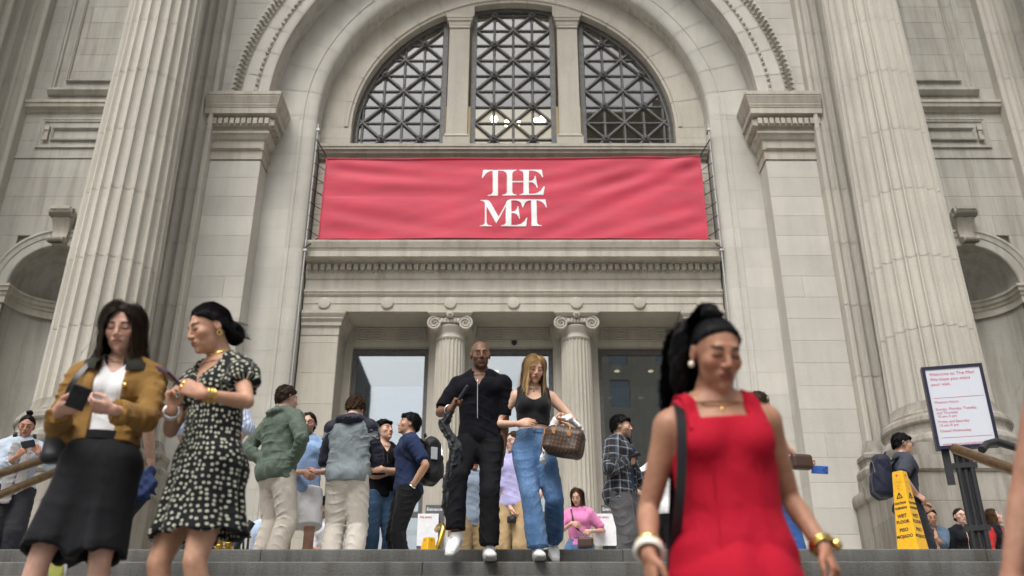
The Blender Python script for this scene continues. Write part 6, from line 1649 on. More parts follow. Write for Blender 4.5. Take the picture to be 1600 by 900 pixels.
B = hold('shoulder_bag', np_mesh('shoulder_bag', V, Q, strp), None, k, 'black shoulder bag behind the arm of the woman in ochre jacket', 'shoulder bag')
strap(k, [toL(98, 675, .02), toL(108, 610, -.14), k.sh['a'] + V3(.045, -.085, .035), k.sh['a'] + V3(.05, .0, .075), k.sh['a'] + V3(.03, .1, -.05)], .024, strp, 'strap', B, .004, (1, 0, 0))

# ---- woman in patterned dress, phone in hand
H = 1.60; loc = (at(362, 468, 4.02).x, 4.02, ground_z(4.02)); yaw = -34
hd = arms_px(loc, yaw, H, a=dict(px=(268, 640, -.20), d=(-.12, -.25, .95), n=(.85, -.2, .1), curl=.75, tc=.8, pole=(-.4, .3, -1)), b=dict(px=(316, 616, -.42), d=(-.92, -.1, .42), n=(.05, .95, -.2), curl=[.35,.45,.6,.7], tc=.9, pole=(1, .1, -.8)))
root, k = person('dress', 'dark-haired woman in black dress with pale daisy print holding her phone', loc, yaw, (.50, .295, .20), dict(eyes='down', lid_shade=.5, browc=(.012, .010, .010), lipc=(.36, .12, .11), blush=.3, nose=.9),
    dict(H=H, fem=1, build=.99, hipw=.93, hands=hd, head=(-16, 20, 0), headfwd=.015, lean=3, feet=dict(a=dict(p=(-.11, -.02, .085)), b=dict(p=(.11, .03, .085)))), hv=.0028, handv=.0032, bv=.011)
s = k.s; daisy = fab('daisy_print', (.01,.01,.01), pattern=pat_daisy, wrinkle=.5, var=.05)
S = Solid(); torso(S, k, .018, .03, (.005, .1, 1))
S.add(Tube([k.tp[2], k.tp[1], k.tp[0] + V3(0, 0, -.02)*s, k.tp[0] + V3(0, -.005, -.13)*s, k.tp[0] + V3(0, 0, -.235)*s], [k.tW[2]+.012, k.tW[1]+.016, .192*s, .208*s, .238*s], [k.tD[2]+.014, k.tD[1]+.026, .166*s, .172*s, .198*s], (1,0,0), (.006, .16, 2), (.001, .011, 9, 1), True), .03)
for sd, sg in (('a', -1), ('b', 1)):
    a, e = k.sh[sd], k.el[sd]; S.add(Tube([a - (e-a)*.06, a + (e-a)*.25, a + (e-a)*.50], [.066*s, .086*s, .072*s], None, (0,1,0), (.008, .05, 2), (.004, .008, 7, 1), True), .02)
S.disp(lambda x, y, z: wob(x, y, z, .003, 30, 2))
S.sub(Tube([k.neck0 + k.up @ V3(0, -.03, .16)*s, k.tp[5] + k.T[5] @ V3(0, -.04, .015)*s], [.095*s, .088*s], [.09*s, .085*s]), .010)
S.sub(Tube([k.tp[5] + k.T[5] @ V3(0, -.09, .03)*s, k.tp[4] + k.T[4] @ V3(0, -.17, -.01)*s], [.085*s, .014*s], [.09*s, .06*s]), .008)
S.sub(Tube([k.tp[0] + V3(0, 0, -.31)*s, k.tp[0] + V3(0, -.005, -.10)*s], [.216*s, .175*s], [.176*s, .142*s]), .004)
k.armr = .10; garment(k, 'dress', S, daisy, .007, 'body')
HB2 = HB
def bunx(S):
    S.add(LocPrim(k, lambda x, f, u: e3(x, f+.128, u+.045, .052, .045, .058) + wob(x, f, u, .004, 90, 2)), .03)
hobj, hfn = cap_hair(k, HB, .015, .066, -.085, -.035, .0025, 70, .004, extra=bunx, facec=(.090, -.035), faceR=(.064,.072,.102), name='hair')
fuzz(k, lambda x, f, u: np.minimum(hfn(x, f, u), e3(x, f+.128, u+.045, .052, .045, .058)), HB, 2600, .07, 6, (0, -1, -.45), 0, .0015, .0028)
for i in range(3): pass
ribbons(k, 'loose_hair', [np.array([h2p(k, .02*cos(t), -.15 - .02*j*.2 - .004*j, -.02 - .04*sin(t) - .006*j) + V3(0, 0, .002*j) for j in range(8)]) for t in [q*.25 for q in range(24)]], HB, .003)
earr = MB()
for sg in (-1, 1): earr.tube(ring_pts(h2p(k, sg*.082, -.008, -.044), k.Rh[:,1], k.Rh[:,2], .011, 12), .003, 5)
earr.obj('earrings', GOLD, k.root, 60)
necklace(k, GOLD, .035, .056, .0065, False, 'choker'); necklace(k, SILVER, .03, .055, .004, False, 'choker')
bracelet(k, 'b', .80, .033, .004, GOLD); bracelet(k, 'b', .86, .032, .003, GOLD); bracelet(k, 'b', .93, .031, .003, GOLD)
for t in (.86, .93): bracelet(k, 'a', t, .033, .007, SILVER)
for sd, f in (('b', 1), ('b', 2), ('a', 1)):
    d, n, *_ = k.hand[sd]; th = np.cross(d, n)*(1 if sd == 'a' else -1); c = k.wr[sd] + d*.098*s + th*(.0105 if f == 1 else -.0095)*s + n*.008
    MB().tube(ring_pts(c, th, n, .0115, 10), .0028, 5).obj('ring', GOLD, k.root, 60)
shoes(k)
toL = lambda px, py, dy: V3(*loc_of(loc, yaw, H, px, py, dy))*k.s
wv = Rz(-radians(yaw)); phone_at(k, toL(262, 586, -.40), wv @ V3(-.62, .65, .42), wv @ V3(.35, .30, .9), 'dark purple phone in the hands of the woman in daisy dress', (.05, .015, .05))

# ---- woman in red dress, walking past in front
H = 1.545; loc = (at(1112, 482, 2.76).x, 2.76, ground_z(2.76)); yaw = 3
hd = arms_px(loc, yaw, H, a=dict(px=(1014, 868, -.10), curl=.5, n=(.9, .3, 0), d=(.02, -.1, -1), pole=(-.1, 1, 0)), b=dict(px=(1288, 858, -.02), d=(.25, -.3, -.9), n=(-.7, .5, .3), curl=.55, pole=(.1, 1, 0)))
root, k = person('red', 'woman in red square-neck dress with black ponytail walking past in front', loc, yaw, (.37, .195, .125), dict(eyes='down', lid_shade=.8, browc=(.008, .006, .006), lipc=(.20, .055, .06), blush=.6, lips=1.25, nw=1.1),
    dict(H=H, fem=1, build=1.12, hipw=.88, side=-4.5, hands=hd, head=(8, 24, 4), lean=3, feet=dict(a=dict(p=(-.09, -.04, .085)), b=dict(p=(.10, .06, .085)))), hv=.0028, handv=.0035, bv=.010)
s = k.s; redf = fab('red_crepe', (.37, .004, .020), wrinkle=.3, sheen=.0, var=.02); k.bust = .98
S = Solid(); torso(S, k, .009, .03, (.003, .14, 1))
S.add(Tube([k.tp[3], k.tp[2], k.tp[1], k.tp[0] + V3(0, -.01, -.05)*s, k.tp[0] + V3(0, -.02, -.28)*s, k.tp[0] + V3(0, -.02, -.52)*s], [k.tW[3]+.010, k.tW[2]+.008, k.tW[1]+.02, .208, .245, .30], [k.tD[3]+.010, k.tD[2]+.012, k.tD[1]+.014, .18, .215, .25], (1,0,0), (.004, .2, 3), (.0, .016, 6, 2), True), .03)
S.disp(lambda x, y, z: wob(x, y, z, .0025, 18, 2))
S.sub(RBox(k.tp[5] + k.T[5] @ V3(0, -.08, .055)*s, V3(.094, .16, .098)*s, .02, k.T[5]), .006)
S.sub(RBox(k.tp[5] + k.T[5] @ V3(0, .10, .08)*s, V3(.094, .16, .10)*s, .02, k.T[5]), .006)
for sg, sd in ((-1, 'a'), (1, 'b')):
    S.sub(Tube([k.sh[sd] + k.up @ V3(sg*.060, 0, .12)*s, k.sh[sd] + k.up @ V3(sg*.045, 0, .0)*s, k.sh[sd] + k.up @ V3(sg*.03, -.0, -.055)*s], [.072*s, .075*s, .055*s], [.2*s, .13*s, .075*s]), .008)
garment(k, 'red_dress', S, redf, .0065)
for sg in (-1, 1): strap(k, [k.tp[4] + k.T[4] @ V3(sg*.112, -.128, .01)*s, k.tp[5] + k.T[5] @ V3(sg*.112, -.085, .025)*s, k.tp[5] + k.T[5] @ V3(sg*.112, -.02, .055)*s, k.tp[5] + k.T[5] @ V3(sg*.108, .05, .03)*s, k.tp[4] + k.T[4] @ V3(sg*.10, .11, .03)*s], .038, redf, 'shoulder_strap', None, .006, (1, .1*sg, 0), (k.S, .004))
for sg in (-1, 1):
    MB().tube([k.tp[3] + V3(sg*.078, -.132, .0)*s, k.tp[2] + V3(sg*.078, -.118, 0)*s, k.tp[1] + V3(sg*.085, -.145, 0)*s, k.tp[0] + V3(sg*.10, -.20, -.1)*s], .0018, 5).obj('seam', redf, k.root)
hobj, hfn = cap_hair(k, HB, .0035, .074, -.08, -.04, .0008, 50, .0035, k_cut=.004, facec=(.090, -.033), faceR=(.065,.072,.106), name='hair')
fuzz(k, hfn, hair_mat('slick_black_hair', (.006, .006, .007), (.009, .009, .011), .45), 5000, .11, 9, lambda P: np.array([0, -.055, .125]) - P, 0, .0012, .0018)
pb = np.array([-.004, -.050, .128])
rng = np.random.default_rng(4); paths = []
for i in range(2600):            # curly tail gathered high on the crown, falling behind and to one side
    v = rng.normal(size=3); v /= np.linalg.norm(v); p = pb + v*np.array([.028, .03, .02]); side_ = -1 if rng.random() < .88 else 1; tgt = np.array([side_*(.075 + .04*rng.random()) if rng.random() < .8 else rng.uniform(-.08,.05), -.055 - .06*rng.random(), 0]); ph = rng.random(3)*6.28; q = []; fall = rng.uniform(.16, .36) if side_ < 0 else rng.uniform(.10, .28); n = 22
    for j in range(n):
        t = j/(n-1); arch = sin(min(t*2.6, 1)*pi)*.022*(1-t*.4)
        e = min(max((t-.22)/.45, 0), 1); e = e*e*(3-2*e); b2 = min(t*3, 1); c = np.array([p[0]*(1-e) + tgt[0]*e, p[1]*(1-b2) + (tgt[1]-.06)*b2, p[2]]); c = c + np.array([0, 0, arch - max(t-.12, 0)/.88*fall]); c = c + np.array([sin(j*1.5+ph[0]), cos(j*1.5+ph[1]), sin(j*1.1+ph[2])])*.010*min(1, t*3)
        q.append(c)
    paths.append((np.array(q)*np.array([1,-1,1])*k.hs) @ k.Rh.T + k.hc)
ribbons(k, 'ponytail', paths, HB, .0034)
S = Solid().add(LocPrim(k, lambda x, f, u: smin(e3(x, f+.056, u-.128, .038, .036, .024), smin(e3(x+.09, f+.09, u+.03, .035, .045, .13), e3(x-.05, f+.09, u-.0, .02, .03, .09), .01), .03) + wob(x, f, u, .006, 60, 3), .3), 0)
V, Q = S.mesh(.006, k.hc-.26, k.hc+.22); uv = np.zeros((len(V), 3)); uv[:,0] = .3; link('ponytail_core', np_mesh('ponytail_core', V, Q, HB, None, uv), None, root)
necklace(k, GOLD, .085, .066, .0022, True); necklace(k, GOLD, .03, .062, .0018)
for sg in (-1, 1): MB().lathe([(0,-.012),(.008,-.008),(.010,0),(.006,.008),(0,.011)], 10).obj('earring', plain('pearl', (.7,.66,.56), .25), k.root, 60).location = Vector(h2p(k, sg*.082, -.006, -.040))
bracelet(k, 'a', .80, .040, .007, GOLD); 
PEARL = plain('pearl_beads', (.70, .66, .58), .35)
for t in (.88, .93): bracelet(k, 'a', t, .041, .008, PEARL)
for t in (.90, .95): bracelet(k, 'b', t, .037, .006, GOLD)
MB().lathe([(0,-.01),(.016,-.008),(.018,0),(.016,.008),(0,.01)], 10).obj('watch', GOLD, k.root, 40).matrix_local = Matrix.Translation(k.wr['b'] + V3(.03, -.02, .01)) @ Matrix.Rotation(radians(70), 4, 'Y')
shoes(k)
sc = [k.sh['a'] + V3(.052, -.10, -.02), k.sh['a'] + V3(.058, -.03, .058), k.sh['a'] + V3(.06, .06, .03)]
S = Solid().add(RBox(k.sh['a'] + V3(.0, .16, -.52), (.05, .11, .12), .03), 0); V, Q = S.mesh(.012)
B = hold('shoulder_bag', np_mesh('shoulder_bag', V, Q, strp), None, k, 'black shoulder bag hanging behind the woman in red dress', 'shoulder bag')
strap(k, [k.sh['a'] + V3(-.01, .06, -.42), k.sh['a'] + V3(.0, -.075, -.22), k.sh['a'] + V3(.012, -.10, -.06), k.sh['a'] + V3(.022, -.055, .04), k.sh['a'] + V3(.03, .03, .06), k.sh['a'] + V3(.03, .12, -.15), k.sh['a'] + V3(.01, .16, -.42)], .030, strp, 'strap', B, .004, (1, .3, 0))

# ---- the right edge: bare arm and long dark hair of a passer-by
H = 1.79; loc = (at(1700, 560, 2.42).x, 2.42, ground_z(2.42)); yaw = 20
hd = arms_px(loc, yaw, H, a=dict(px=(1578, 915, .05), curl=.4, pole=(-.05, 1, 0)))
root, k = person('edge', 'passer-by cut off by the right edge, only a bare arm in view', loc, yaw, (.40, .225, .155), dict(eyes='down'), dict(H=H, fem=1, build=1.05, hands=hd, head=(0, 10, 0)), hv=.006, bv=.01)
upper(k, 'sleeveless_top', fab('dark_top', (.03, .03, .035)), .010, .3, .01, -.05, .09, .04, .011, sleeves='')
pants(k, fab('blue_denim_plain', (.05, .09, .18)), .012, STRAIGHT, h=.012); fall_hair(k, HB, 900, .34, 0, 14, .012, .07, .6, .005, 3); cap_hair(k, HB, .010, .068, -.06, -.06, h=.007, name='hair_base'); shoes(k)
# ================================================================ the group and the others on the platform
def simple(key, label, px, py, H, yaw, skin, face, sk, hands=None, gz=0.0, hv=.0042, handv=.0045, bv=.014, loc=None):
    loc = loc or place(px, py, H, gz); hd = arms_px(loc, yaw, H, **(hands or {}))
    root, k = person(key, label, loc, yaw, skin, face, dict(H=H, hands=hd, **sk), hv=hv, bv=bv, handv=handv)
    k.loc, k.yaw, k.H = loc, yaw, H; k.toL = lambda x, y, dy: V3(*loc_of(loc, yaw, H, x, y, dy))*k.s; k.wv = lambda *v: Rz(-radians(yaw)) @ V3(*v)
    return k
def short_hair(k, mat, n=900, th=.014, amp=.005, curl=0, L=.035, flow=(.2, -.5, -.7), **kw):
    o, fn = cap_hair(k, mat, th, amp=amp, h=.0055, **kw); fuzz(k, fn, mat, n, L, 5, flow, curl, .004 if curl else .002, .0032); return fn
beige = fab('beige_cotton', (.47, .43, .37), sheen=.05)
# green jacket
k = simple('green', 'man in green hooded jacket and beige trousers seen from behind', 447, 603, 1.83, 138, LIGHT, dict(), dict(build=1.02, head=(-10, 2, 0), twist=5), dict(b=dict(px=(416, 722, .0), d=(.5, .2, -.8), pole=(-1, -.1, -.9), curl=.9), a=dict(px=(458, 724, -.10), d=(-.1, .3, -.9), pole=(.5, -.7, -.8), curl=.9)))
grn = fab('green_shell', (.082, .112, .084), rough=.7, wrinkle=.8)
def hood(S): S.add(Tube([k.neck0 + k.up @ V3(-.08, -.01, .03), k.neck0 + k.up @ V3(-.075, .075, .01), k.neck0 + k.up @ V3(0, .115, -.01), k.neck0 + k.up @ V3(.075, .075, .01), k.neck0 + k.up @ V3(.08, -.01, .03)], .034, .045, (0, 0, 1), (.01, .06, 1)), .02)
upper(k, 'jacket', grn, .020, 1.92, .024, -.13, .070, .0, .008, (.016, .13, 1), extra=hood, dW=[.045, .035, .025, .008, 0, 0, 0], wob_=.005)
pants(k, beige, .012, LOOSE, wr=(.014, .13, 2)); short_hair(k, HD, 1200, .018, .006, th=.02) if False else short_hair(k, HD, 1200, th=.020, amp=.005, flow=(.3, -.6, -.5)); shoes(k)
# light blue tee
k = simple('bluetee', 'man with glasses in light blue tee and white shorts', 483, 647, 1.75, 14, (.52, .32, .235), dict(stubble=.45, gaze=-.003), dict(head=(-8, 2, 0)), dict(a=dict(px=(474, 738, -.20), d=(.7, -.3, -.5), n=(.2, .9, .3), curl=.4, pole=(-.8, .3, -.6)), b=dict(px=(495, 738, -.18), d=(-.8, -.3, -.2), n=(0, .9, .2), curl=.4, pole=(.9, .3, -.6))))
upper(k, 'tee_shirt', fab('light_blue_cotton', (.27, .40, .64)), .018, .82, .032, -.06, .068, .0, .009, (.010, .14, 2))
pants(k, fab('white_cotton', ()), .014, [(0, .104), (.25, .106), (.6, .104), (.9, .106), (1, .106)], .84, name='shorts'); short_hair(k, HD, 900); glasses(k, M['black']); shoes(k)
# grey and navy jacket
k = simple('greynavy', 'man in grey and navy hooded jacket and cream trousers seen from behind', 553, 615, 1.80, 176, LIGHT, dict(), dict(build=.98, head=(-6, 24, 0), lean=3), dict(a=dict(w=(-.08, -.27, 1.14), pole=(.35, .1, -1)), b=dict(w=(.08, -.27, 1.14), pole=(-.35, .1, -1))))
gry = fab('grey_shell', (.19, .22, .235), rough=.7, wrinkle=.8); nvy = fab('navy_shell', (.018, .019, .034), rough=.65, wrinkle=.8)
upper(k, 'jacket', gry, .020, .35, .022, -.10, .070, .02, .008, (.014, .13, 2), dW=[.035, .03, .03, .012, 0, 0, 0], wob_=.005)
S = Solid()
for sd in 'ab': arm(S, k, sd, .026, .026, 1.93, .02, (.016, .09, 1), True)
S.add(Tube([k.sh['a'] + V3(0, .02, .02), k.neck0 + V3(0, .03, .005), k.sh['b'] + V3(0, .02, .02)], [.064, .082, .064], [.058, .066, .058]), .04)
S.add(Tube([k.neck0 + k.up @ V3(-.085, -.01, .02), k.neck0 + k.up @ V3(-.08, .085, .0), k.neck0 + k.up @ V3(0, .135, -.025), k.neck0 + k.up @ V3(.08, .085, .0), k.neck0 + k.up @ V3(.085, -.01, .02)], .04, .05, (0, 0, 1), (.012, .06, 1)), .02)
S.sub(Tube([k.neck0 + k.up @ V3(0, -.02, .0), k.neck0 + k.up @ V3(0, -.03, .2)], [.065, .085]), .008).disp(lambda x, y, z: wob(x, y, z, .004, 26, 5))
garment(k, 'navy_yoke', S, nvy, .008)
pants(k, fab('cream_cotton', (.55, .51, .45), sheen=.05), .012, LOOSE, wr=(.014, .13, 1)); short_hair(k, HBR, 1500, th=.022, amp=.010, curl=1.2, L=.04, fr=110); shoes(k)
# black polo, arms crossed
k = simple('crossed', 'man in black polo with folded arms looking up', 601, 657, 1.76, 30, (.58, .37, .27), dict(gaze=.004), dict(head=(22, -10, 0)), dict(a=dict(w=(.10, -.215, 1.17), d=(1, .1, .15), n=(0, 1, 0), curl=.3, pole=(-.9, -.1, -.8)), b=dict(w=(-.08, -.235, 1.15), d=(-1, .1, .1), n=(0, 1, 0), curl=.3, pole=(.9, -.1, -.8))))
for sd in 'ab': pass
upper(k, 'polo_shirt', fab('charcoal_knit', (.010, .0105, .014), sheen=.05, spec=.1), .016, .84, .026, -.05, .068, .0, .009, (.008, .12, 2), vneck=.06); collar(k, fab('charcoal_knit', ()), .074, .03, gap=.5)
pants(k, fab('mid_denim', (.05, .10, .18)), .012, STRAIGHT); short_hair(k, HB, 1000, th=.022, amp=.005, fringe=.01); shoes(k); bracelet(k, 'a', .93, .034, .006, plain('leather_band', (.2, .09, .04), .5), 'wristband')
MB().tube([k.tp[4] + k.T[4] @ V3(-.012, -.155, .0), k.tp[3] + k.T[3] @ V3(.0, -.16, .02)], .006, 6).obj('sunglasses', M['black'], k.root)
# navy tee with backpack
k = simple('navytee', 'man in navy tee and black jeans with black backpack facing left', 641, 646, 1.79, -72, (.50, .30, .20), dict(stubble=.12, gaze=-.002), dict(head=(-8, -10, 0)), dict(b=dict(px=(643, 762, -.16), curl=.5, pole=(.6, -.3, -.2)), a=dict(w=(-.25, -.10, .86))))
upper(k, 'tee_shirt', fab('navy_cotton', (.016, .028, .075), sheen=.05), .014, .80, .024, -.06, .068, .0, .009, (.009, .12, 1))
pants(k, fab('black_denim', (.011, .011, .013), spec=.1), .010, SLIM, wr=(.012, .10, 2)); short_hair(k, HB, 1000, th=.020, amp=.005, fringe=.012, back=-.055, side=.01); shoes(k)
bracelet(k, 'b', .93, .035, .008, SILVER, 'watch'); W_ = k.wr['b'] + V3(.02, 0, 0)
def backpack(k, label, mat, dx=0, w=.15, hgt=.23, d=.085, pocket=None):
    c = k.tp[3] + k.T[3] @ V3(dx, .235, .02)*k.s; R = k.T[3]
    S = Solid().add(RBox(c, (w, d, hgt), .06, R), 0).add(RBox(c + R @ V3(0, d*.85, -.06), (w*.8, .05, hgt*.55), .04, R), .02).add(Ell(c + R @ V3(0, 0, hgt*.9), (w*.9, d*.95, .07), R), .04).disp(lambda x, y, z: wob(x, y, z, .006, 24, 3))
    V, Q = S.mesh(.009); B = hold('backpack', np_mesh('backpack', V, Q, mat), None, k, label, 'backpack')
    s = k.s
    for sg, sd in ((-1, 'a'), (1, 'b')):
        strap(k, [c + R @ V3(sg*.09, -.05, .16), k.sh[sd] + V3(-sg*.05, .06, .065), k.sh[sd] + V3(-sg*.055, -.02, .07), k.sh[sd] + V3(-sg*.05, -.10, .0), k.tp[3] + R @ V3(sg*.16, -.07, .02), c + R @ V3(sg*.15, -.05, -.15)], .055, mat, 'shoulder_strap', B, .012, (1, 0, 0))
    MB().tube([c + R @ V3(-.03, -.06, hgt+.04), c + R @ V3(-.02, -.07, hgt+.075), c + R @ V3(.02, -.07, hgt+.075), c + R @ V3(.03, -.06, hgt+.04)], .008, 6).obj('grab_loop', mat, B, 60)
    MB().tube([c + R @ V3(w*.75*cos(t), d*1.0 + .01, .02 + hgt*.8*sin(t)) for t in [pi*i/14 for i in range(15)]], .004, 5).obj('zip', SILVER, B)
    return B, c, R
nyl = fab('black_nylon', (.010, .010, .012), rough=.55, wrinkle=.7, spec=.2)
B, c, R = backpack(k, 'black backpack with a phone tucked in its side pocket', nyl)
pm = RBox(c + R @ V3(.158, .0, .06), (.008, .035, .065), .004, R); V, Q = Solid().add(pm, 0).mesh(.004); link('pocket_phone', np_mesh('pocket_phone', V, Q, plain('grey_phone', (.35, .36, .38), .35)), None, B)
# pink tee
k = simple('pink', 'woman in pink tee with brown crossbody bag near the doors', 903, 764, 1.66, -12, (.58, .37, .28), dict(eyes='down'), dict(fem=1, head=(-8, 20, 0)), dict(a=dict(px=(893, 818, -.18), d=(.8, -.3, -.3), n=(.1, .9, 0), curl=.35, pole=(-.7, .3, -.8)), b=dict(px=(923, 830, -.16), d=(-.7, -.3, -.4), n=(-.1, .9, 0), curl=.4, pole=(.8, .3, -.6))), hv=.005, handv=.005)
upper(k, 'tee_shirt', fab('pink_cotton', (.66, .22, .44)), .014, .80, .024, .0, .058, .0, .010, (.008, .12, 2)); pants(k, JEAN, .012, STRAIGHT, top=.12); shoes(k)
fall_hair(k, HBR, 700, .20, .02, 12, .006, .068, .6, .005, 8, .3); cap_hair(k, HBR, .010, .068, -.06, -.06, h=.006, name='hair_base')
def crossbag(k, c, label, mat, hw=.10, hh=.065, side='a'):
    S = Solid().add(RBox(c, (hw, .035, hh), .025), 0); V, Q = S.mesh(.008); B = hold('crossbody_bag', np_mesh('crossbody_bag', V, Q, mat), None, k, label, 'handbag')
    sg = -1 if side == 'a' else 1
    strap(k, [c + V3(-sg*.02, -.01, hh), k.tp[3] + V3(sg*.03, -.155, -.02), k.tp[4] + V3(sg*.06, -.17, .0), k.sh[side] + V3(-sg*.06, -.06, .06), k.sh[side] + V3(-sg*.05, .03, .065), k.tp[3] + V3(0, .15, 0)], .022, mat, 'strap', B, .004, (1, 0, 0)); return B
brl = plain('brown_leather', (.06, .032, .022), .5)
crossbag(k, k.toL(915, 848, -.20), 'brown crossbody bag of the woman in pink', brl)
# plaid shirt
k = simple('plaid', 'man in dark plaid overshirt and grey trousers holding a phone', 966, 650, 1.80, 62, (.55, .345, .25), dict(stubble=.55, gaze=.003), dict(build=1.02, head=(14, 2, 0)), dict(a=dict(px=(978, 722, -.12), d=(.9, .1, .25), n=(.1, .9, .35), curl=.8, tc=.8, pole=(-.6, -.6, -.8)), b=dict(w=(.16, -.30, 1.14), curl=.6)))
upper(k, 'inner_tee', fab('navy_cotton', ()), .012, .3, .014, -.02, .066, .0, .011, (.005, .12, 1), sleeves='')
upper(k, 'overshirt', fab('plaid_flannel', (.02,.02,.02), pattern=pat_plaid, wrinkle=.6), .030, 1.90, .034, -.15, .072, .0, .008, (.014, .13, 2), 'body', None, (.045, .06, .12), dW=[.03, .02, .02, .01, 0, 0, 0], wob_=.005); collar(k, fab('plaid_flannel', ()), .078, .03, gap=.6, flare=.02, droop=.04)
pants(k, fab('slate_cotton', (.085, .082, .088)), .014, LOOSE, wr=(.014, .13, 1)); short_hair(k, HB, 1100, th=.022, amp=.004, fringe=.014, side=.0, back=-.05); shoes(k)
phone_at(k, k.toL(991, 713, -.14), k.wv(.8, -.3, .3), k.wv(-.4, .3, .8), 'dark phone in the hand of the man in plaid overshirt')
# white shirt behind the red dress
k = simple('whiteshirt', 'person in white shirt half hidden behind the woman in red', 1026, 690, 1.70, 150, TAN, dict(), dict(), dict(b=dict(px=(1000, 770, .0), pole=(-.6, 0, -.2))), hv=.006, handv=.006)
upper(k, 'shirt', fab('white_cotton', ()), .02, 1.5, .026, -.08, .066, .0, .011); pants(k, fab('dark_trousers', (.02, .02, .025)), .012, STRAIGHT, h=.012); short_hair(k, HB, 400); shoes(k)
# walker with blue phone right of the red dress
k = simple('walker', 'person in jeans with brown bag and blue phone behind the red dress', 1212, 640, 1.70, 100, (.58, .37, .28), dict(), dict(fem=1, feet=dict(a=dict(p=(-.09, -.20, .085)), b=dict(p=(.09, .20, .12), pitch=25))), dict(a=dict(px=(1262, 733, -.1), d=(.9, 0, -.1), n=(0, .6, .6), curl=.7, pole=(-.2, -.3, -1)), b=dict(w=(.2, -.2, 1.0))), loc=(at(1192, 700, 8.75).x, 8.75, 0), hv=.006)
upper(k, 'top', fab('black_rib_knit', ()), .012, .4, .014, -.02, .075, .03, .010, sleeves=''); pants(k, fab('bright_denim', (.035, .10, .30)), .012, STRAIGHT); shoes(k, WHITE_SHOE, SOLE)
fall_hair(k, HD, 500, .3, 0, 12, .01, .07, .6, .005, 9); cap_hair(k, HD, .010, .068, -.06, -.06, h=.007, name='hair_base')
S = Solid().add(RBox(k.toL(1252, 722, -.16), (.05, .10, .07), .03), 0); V, Q = S.mesh(.009); hold('handbag', np_mesh('handbag', V, Q, brl), None, k, 'dark brown bag under the arm of the person behind the red dress', 'handbag')
phone_at(k, k.toL(1281, 734, -.12), k.wv(.9, -.2, -.1), k.wv(.1, .9, .3), 'blue phone held out to the right behind the red dress', (.06, .16, .55))
# man with navy backpack by the right pedestal
k = simple('packman', 'man in grey tee with navy backpack and glasses facing right', 1400, 678, 1.76, 84, (.55, .345, .25), dict(), dict(head=(4, 4, 0), lean=2), dict(a=dict(px=(1432, 772, -.22), d=(.7, -.1, -.6), n=(0, .7, -.6), curl=.45, pole=(-.5, -.5, -.6)), b=dict(w=(.2, -.18, .98))))
upper(k, 'tee_shirt', fab('grey_blue_cotton', (.045, .052, .070), sheen=.05), .016, .85, .028, -.06, .066, .0, .009, (.009, .13, 1)); pants(k, fab('dark_trousers', (.02, .02, .025)), .012, STRAIGHT); short_hair(k, HB, 900, th=.018, fringe=.008, back=-.05, side=.0); glasses(k, M['black']); shoes(k)
MB().lathe([(0,-.012),(.007,-.008),(.008,.004),(0,.008)], 8).obj('earbud', WHITE_SHOE, k.root, 60).location = Vector(h2p(k, -.084, -.002, -.004))
backpack(k, 'navy backpack of the man beside the yellow cone', fab('navy_nylon', (.014, .017, .035), rough=.6, wrinkle=.7, spec=.2), 0, .155, .22, .09)
# three people perched along the right pedestal
def perched(key, label, px, py, yaw, skin, face, head, hands=None, fem=1, H=1.64, Y=13.05):
    p = at(px, py, Y); sink = (p.z - H)/(H/1.75)
    return simple(key, label, px, py, H, yaw, skin, face, dict(fem=fem, head=head, pelvis=(0, .12, sink - .0), feet=dict(a=dict(p=(-.1, -.30, .085)), b=dict(p=(.1, -.30, .085)))), hands, loc=(p.x, Y, 0), hv=.006, handv=.006, bv=.015)
k = perched('denim', 'woman with top bun in denim shirt looking at her phone', 1455, 793, -5, (.40, .23, .15), dict(eyes='down'), (-6, 18, 0), dict(a=dict(px=(1440, 850, -.25), d=(.5, -.3, .6), n=(.5, .6, 0), curl=.8), b=dict(px=(1468, 846, -.25), d=(-.5, -.3, .6), n=(-.5, .6, 0), curl=.8)))
upper(k, 'shirt', fab('denim_shirt', (.075, .115, .165)), .02, 1.6, .026, -.06, .06, .0, .011, openf=(.03, .03, .1)); pants(k, fab('dark_trousers', ()), .012, STRAIGHT, h=.014); shoes(k)
cap_hair(k, HB, .010, .066, -.07, -.04, .002, h=.006, extra=lambda S: S.add(LocPrim(k, lambda x, f, u: e3(x, f+.05, u-.145, .036, .036, .032) + wob(x, f, u, .003, 110, 1)), .01)); phone_at(k, k.toL(1455, 836, -.27), (0, -.3, .9), (0, .9, .3), 'phone in the hands of the woman in denim shirt')
k = perched('blackshirt', 'woman with glasses in black shirt seated behind the notice stand', 1503, 792, 6, (.62, .42, .34), dict(), (0, 0, 0))
upper(k, 'shirt', fab('charcoal_knit', ()), .022, 1.7, .03, -.06, .06, .0, .011, openf=(.02, .012, .1)); pants(k, fab('dark_trousers', ()), .012, STRAIGHT, h=.014); shoes(k); glasses(k, M['black']); collar(k, fab('charcoal_knit', ()), .068, .03, gap=.5)
cap_hair(k, HD, .010, .064, -.08, -.05, .002, h=.006)
k = perched('redvest', 'woman in red top and black vest looking up to the right', 1562, 793, 40, (.60, .40, .32), dict(), (20, -12, 0))
upper(k, 'red_top', fab('red_cotton', (.36, .02, .02)), .014, 1.2, .02, -.06, .06, .0, .011); upper(k, 'vest', fab('charcoal_knit', ()), .026, .3, .03, -.06, .08, .0, .012, openf=(.04, .05, .12), sleeves=''); pants(k, fab('dark_trousers', ()), .012, STRAIGHT, h=.014); shoes(k)
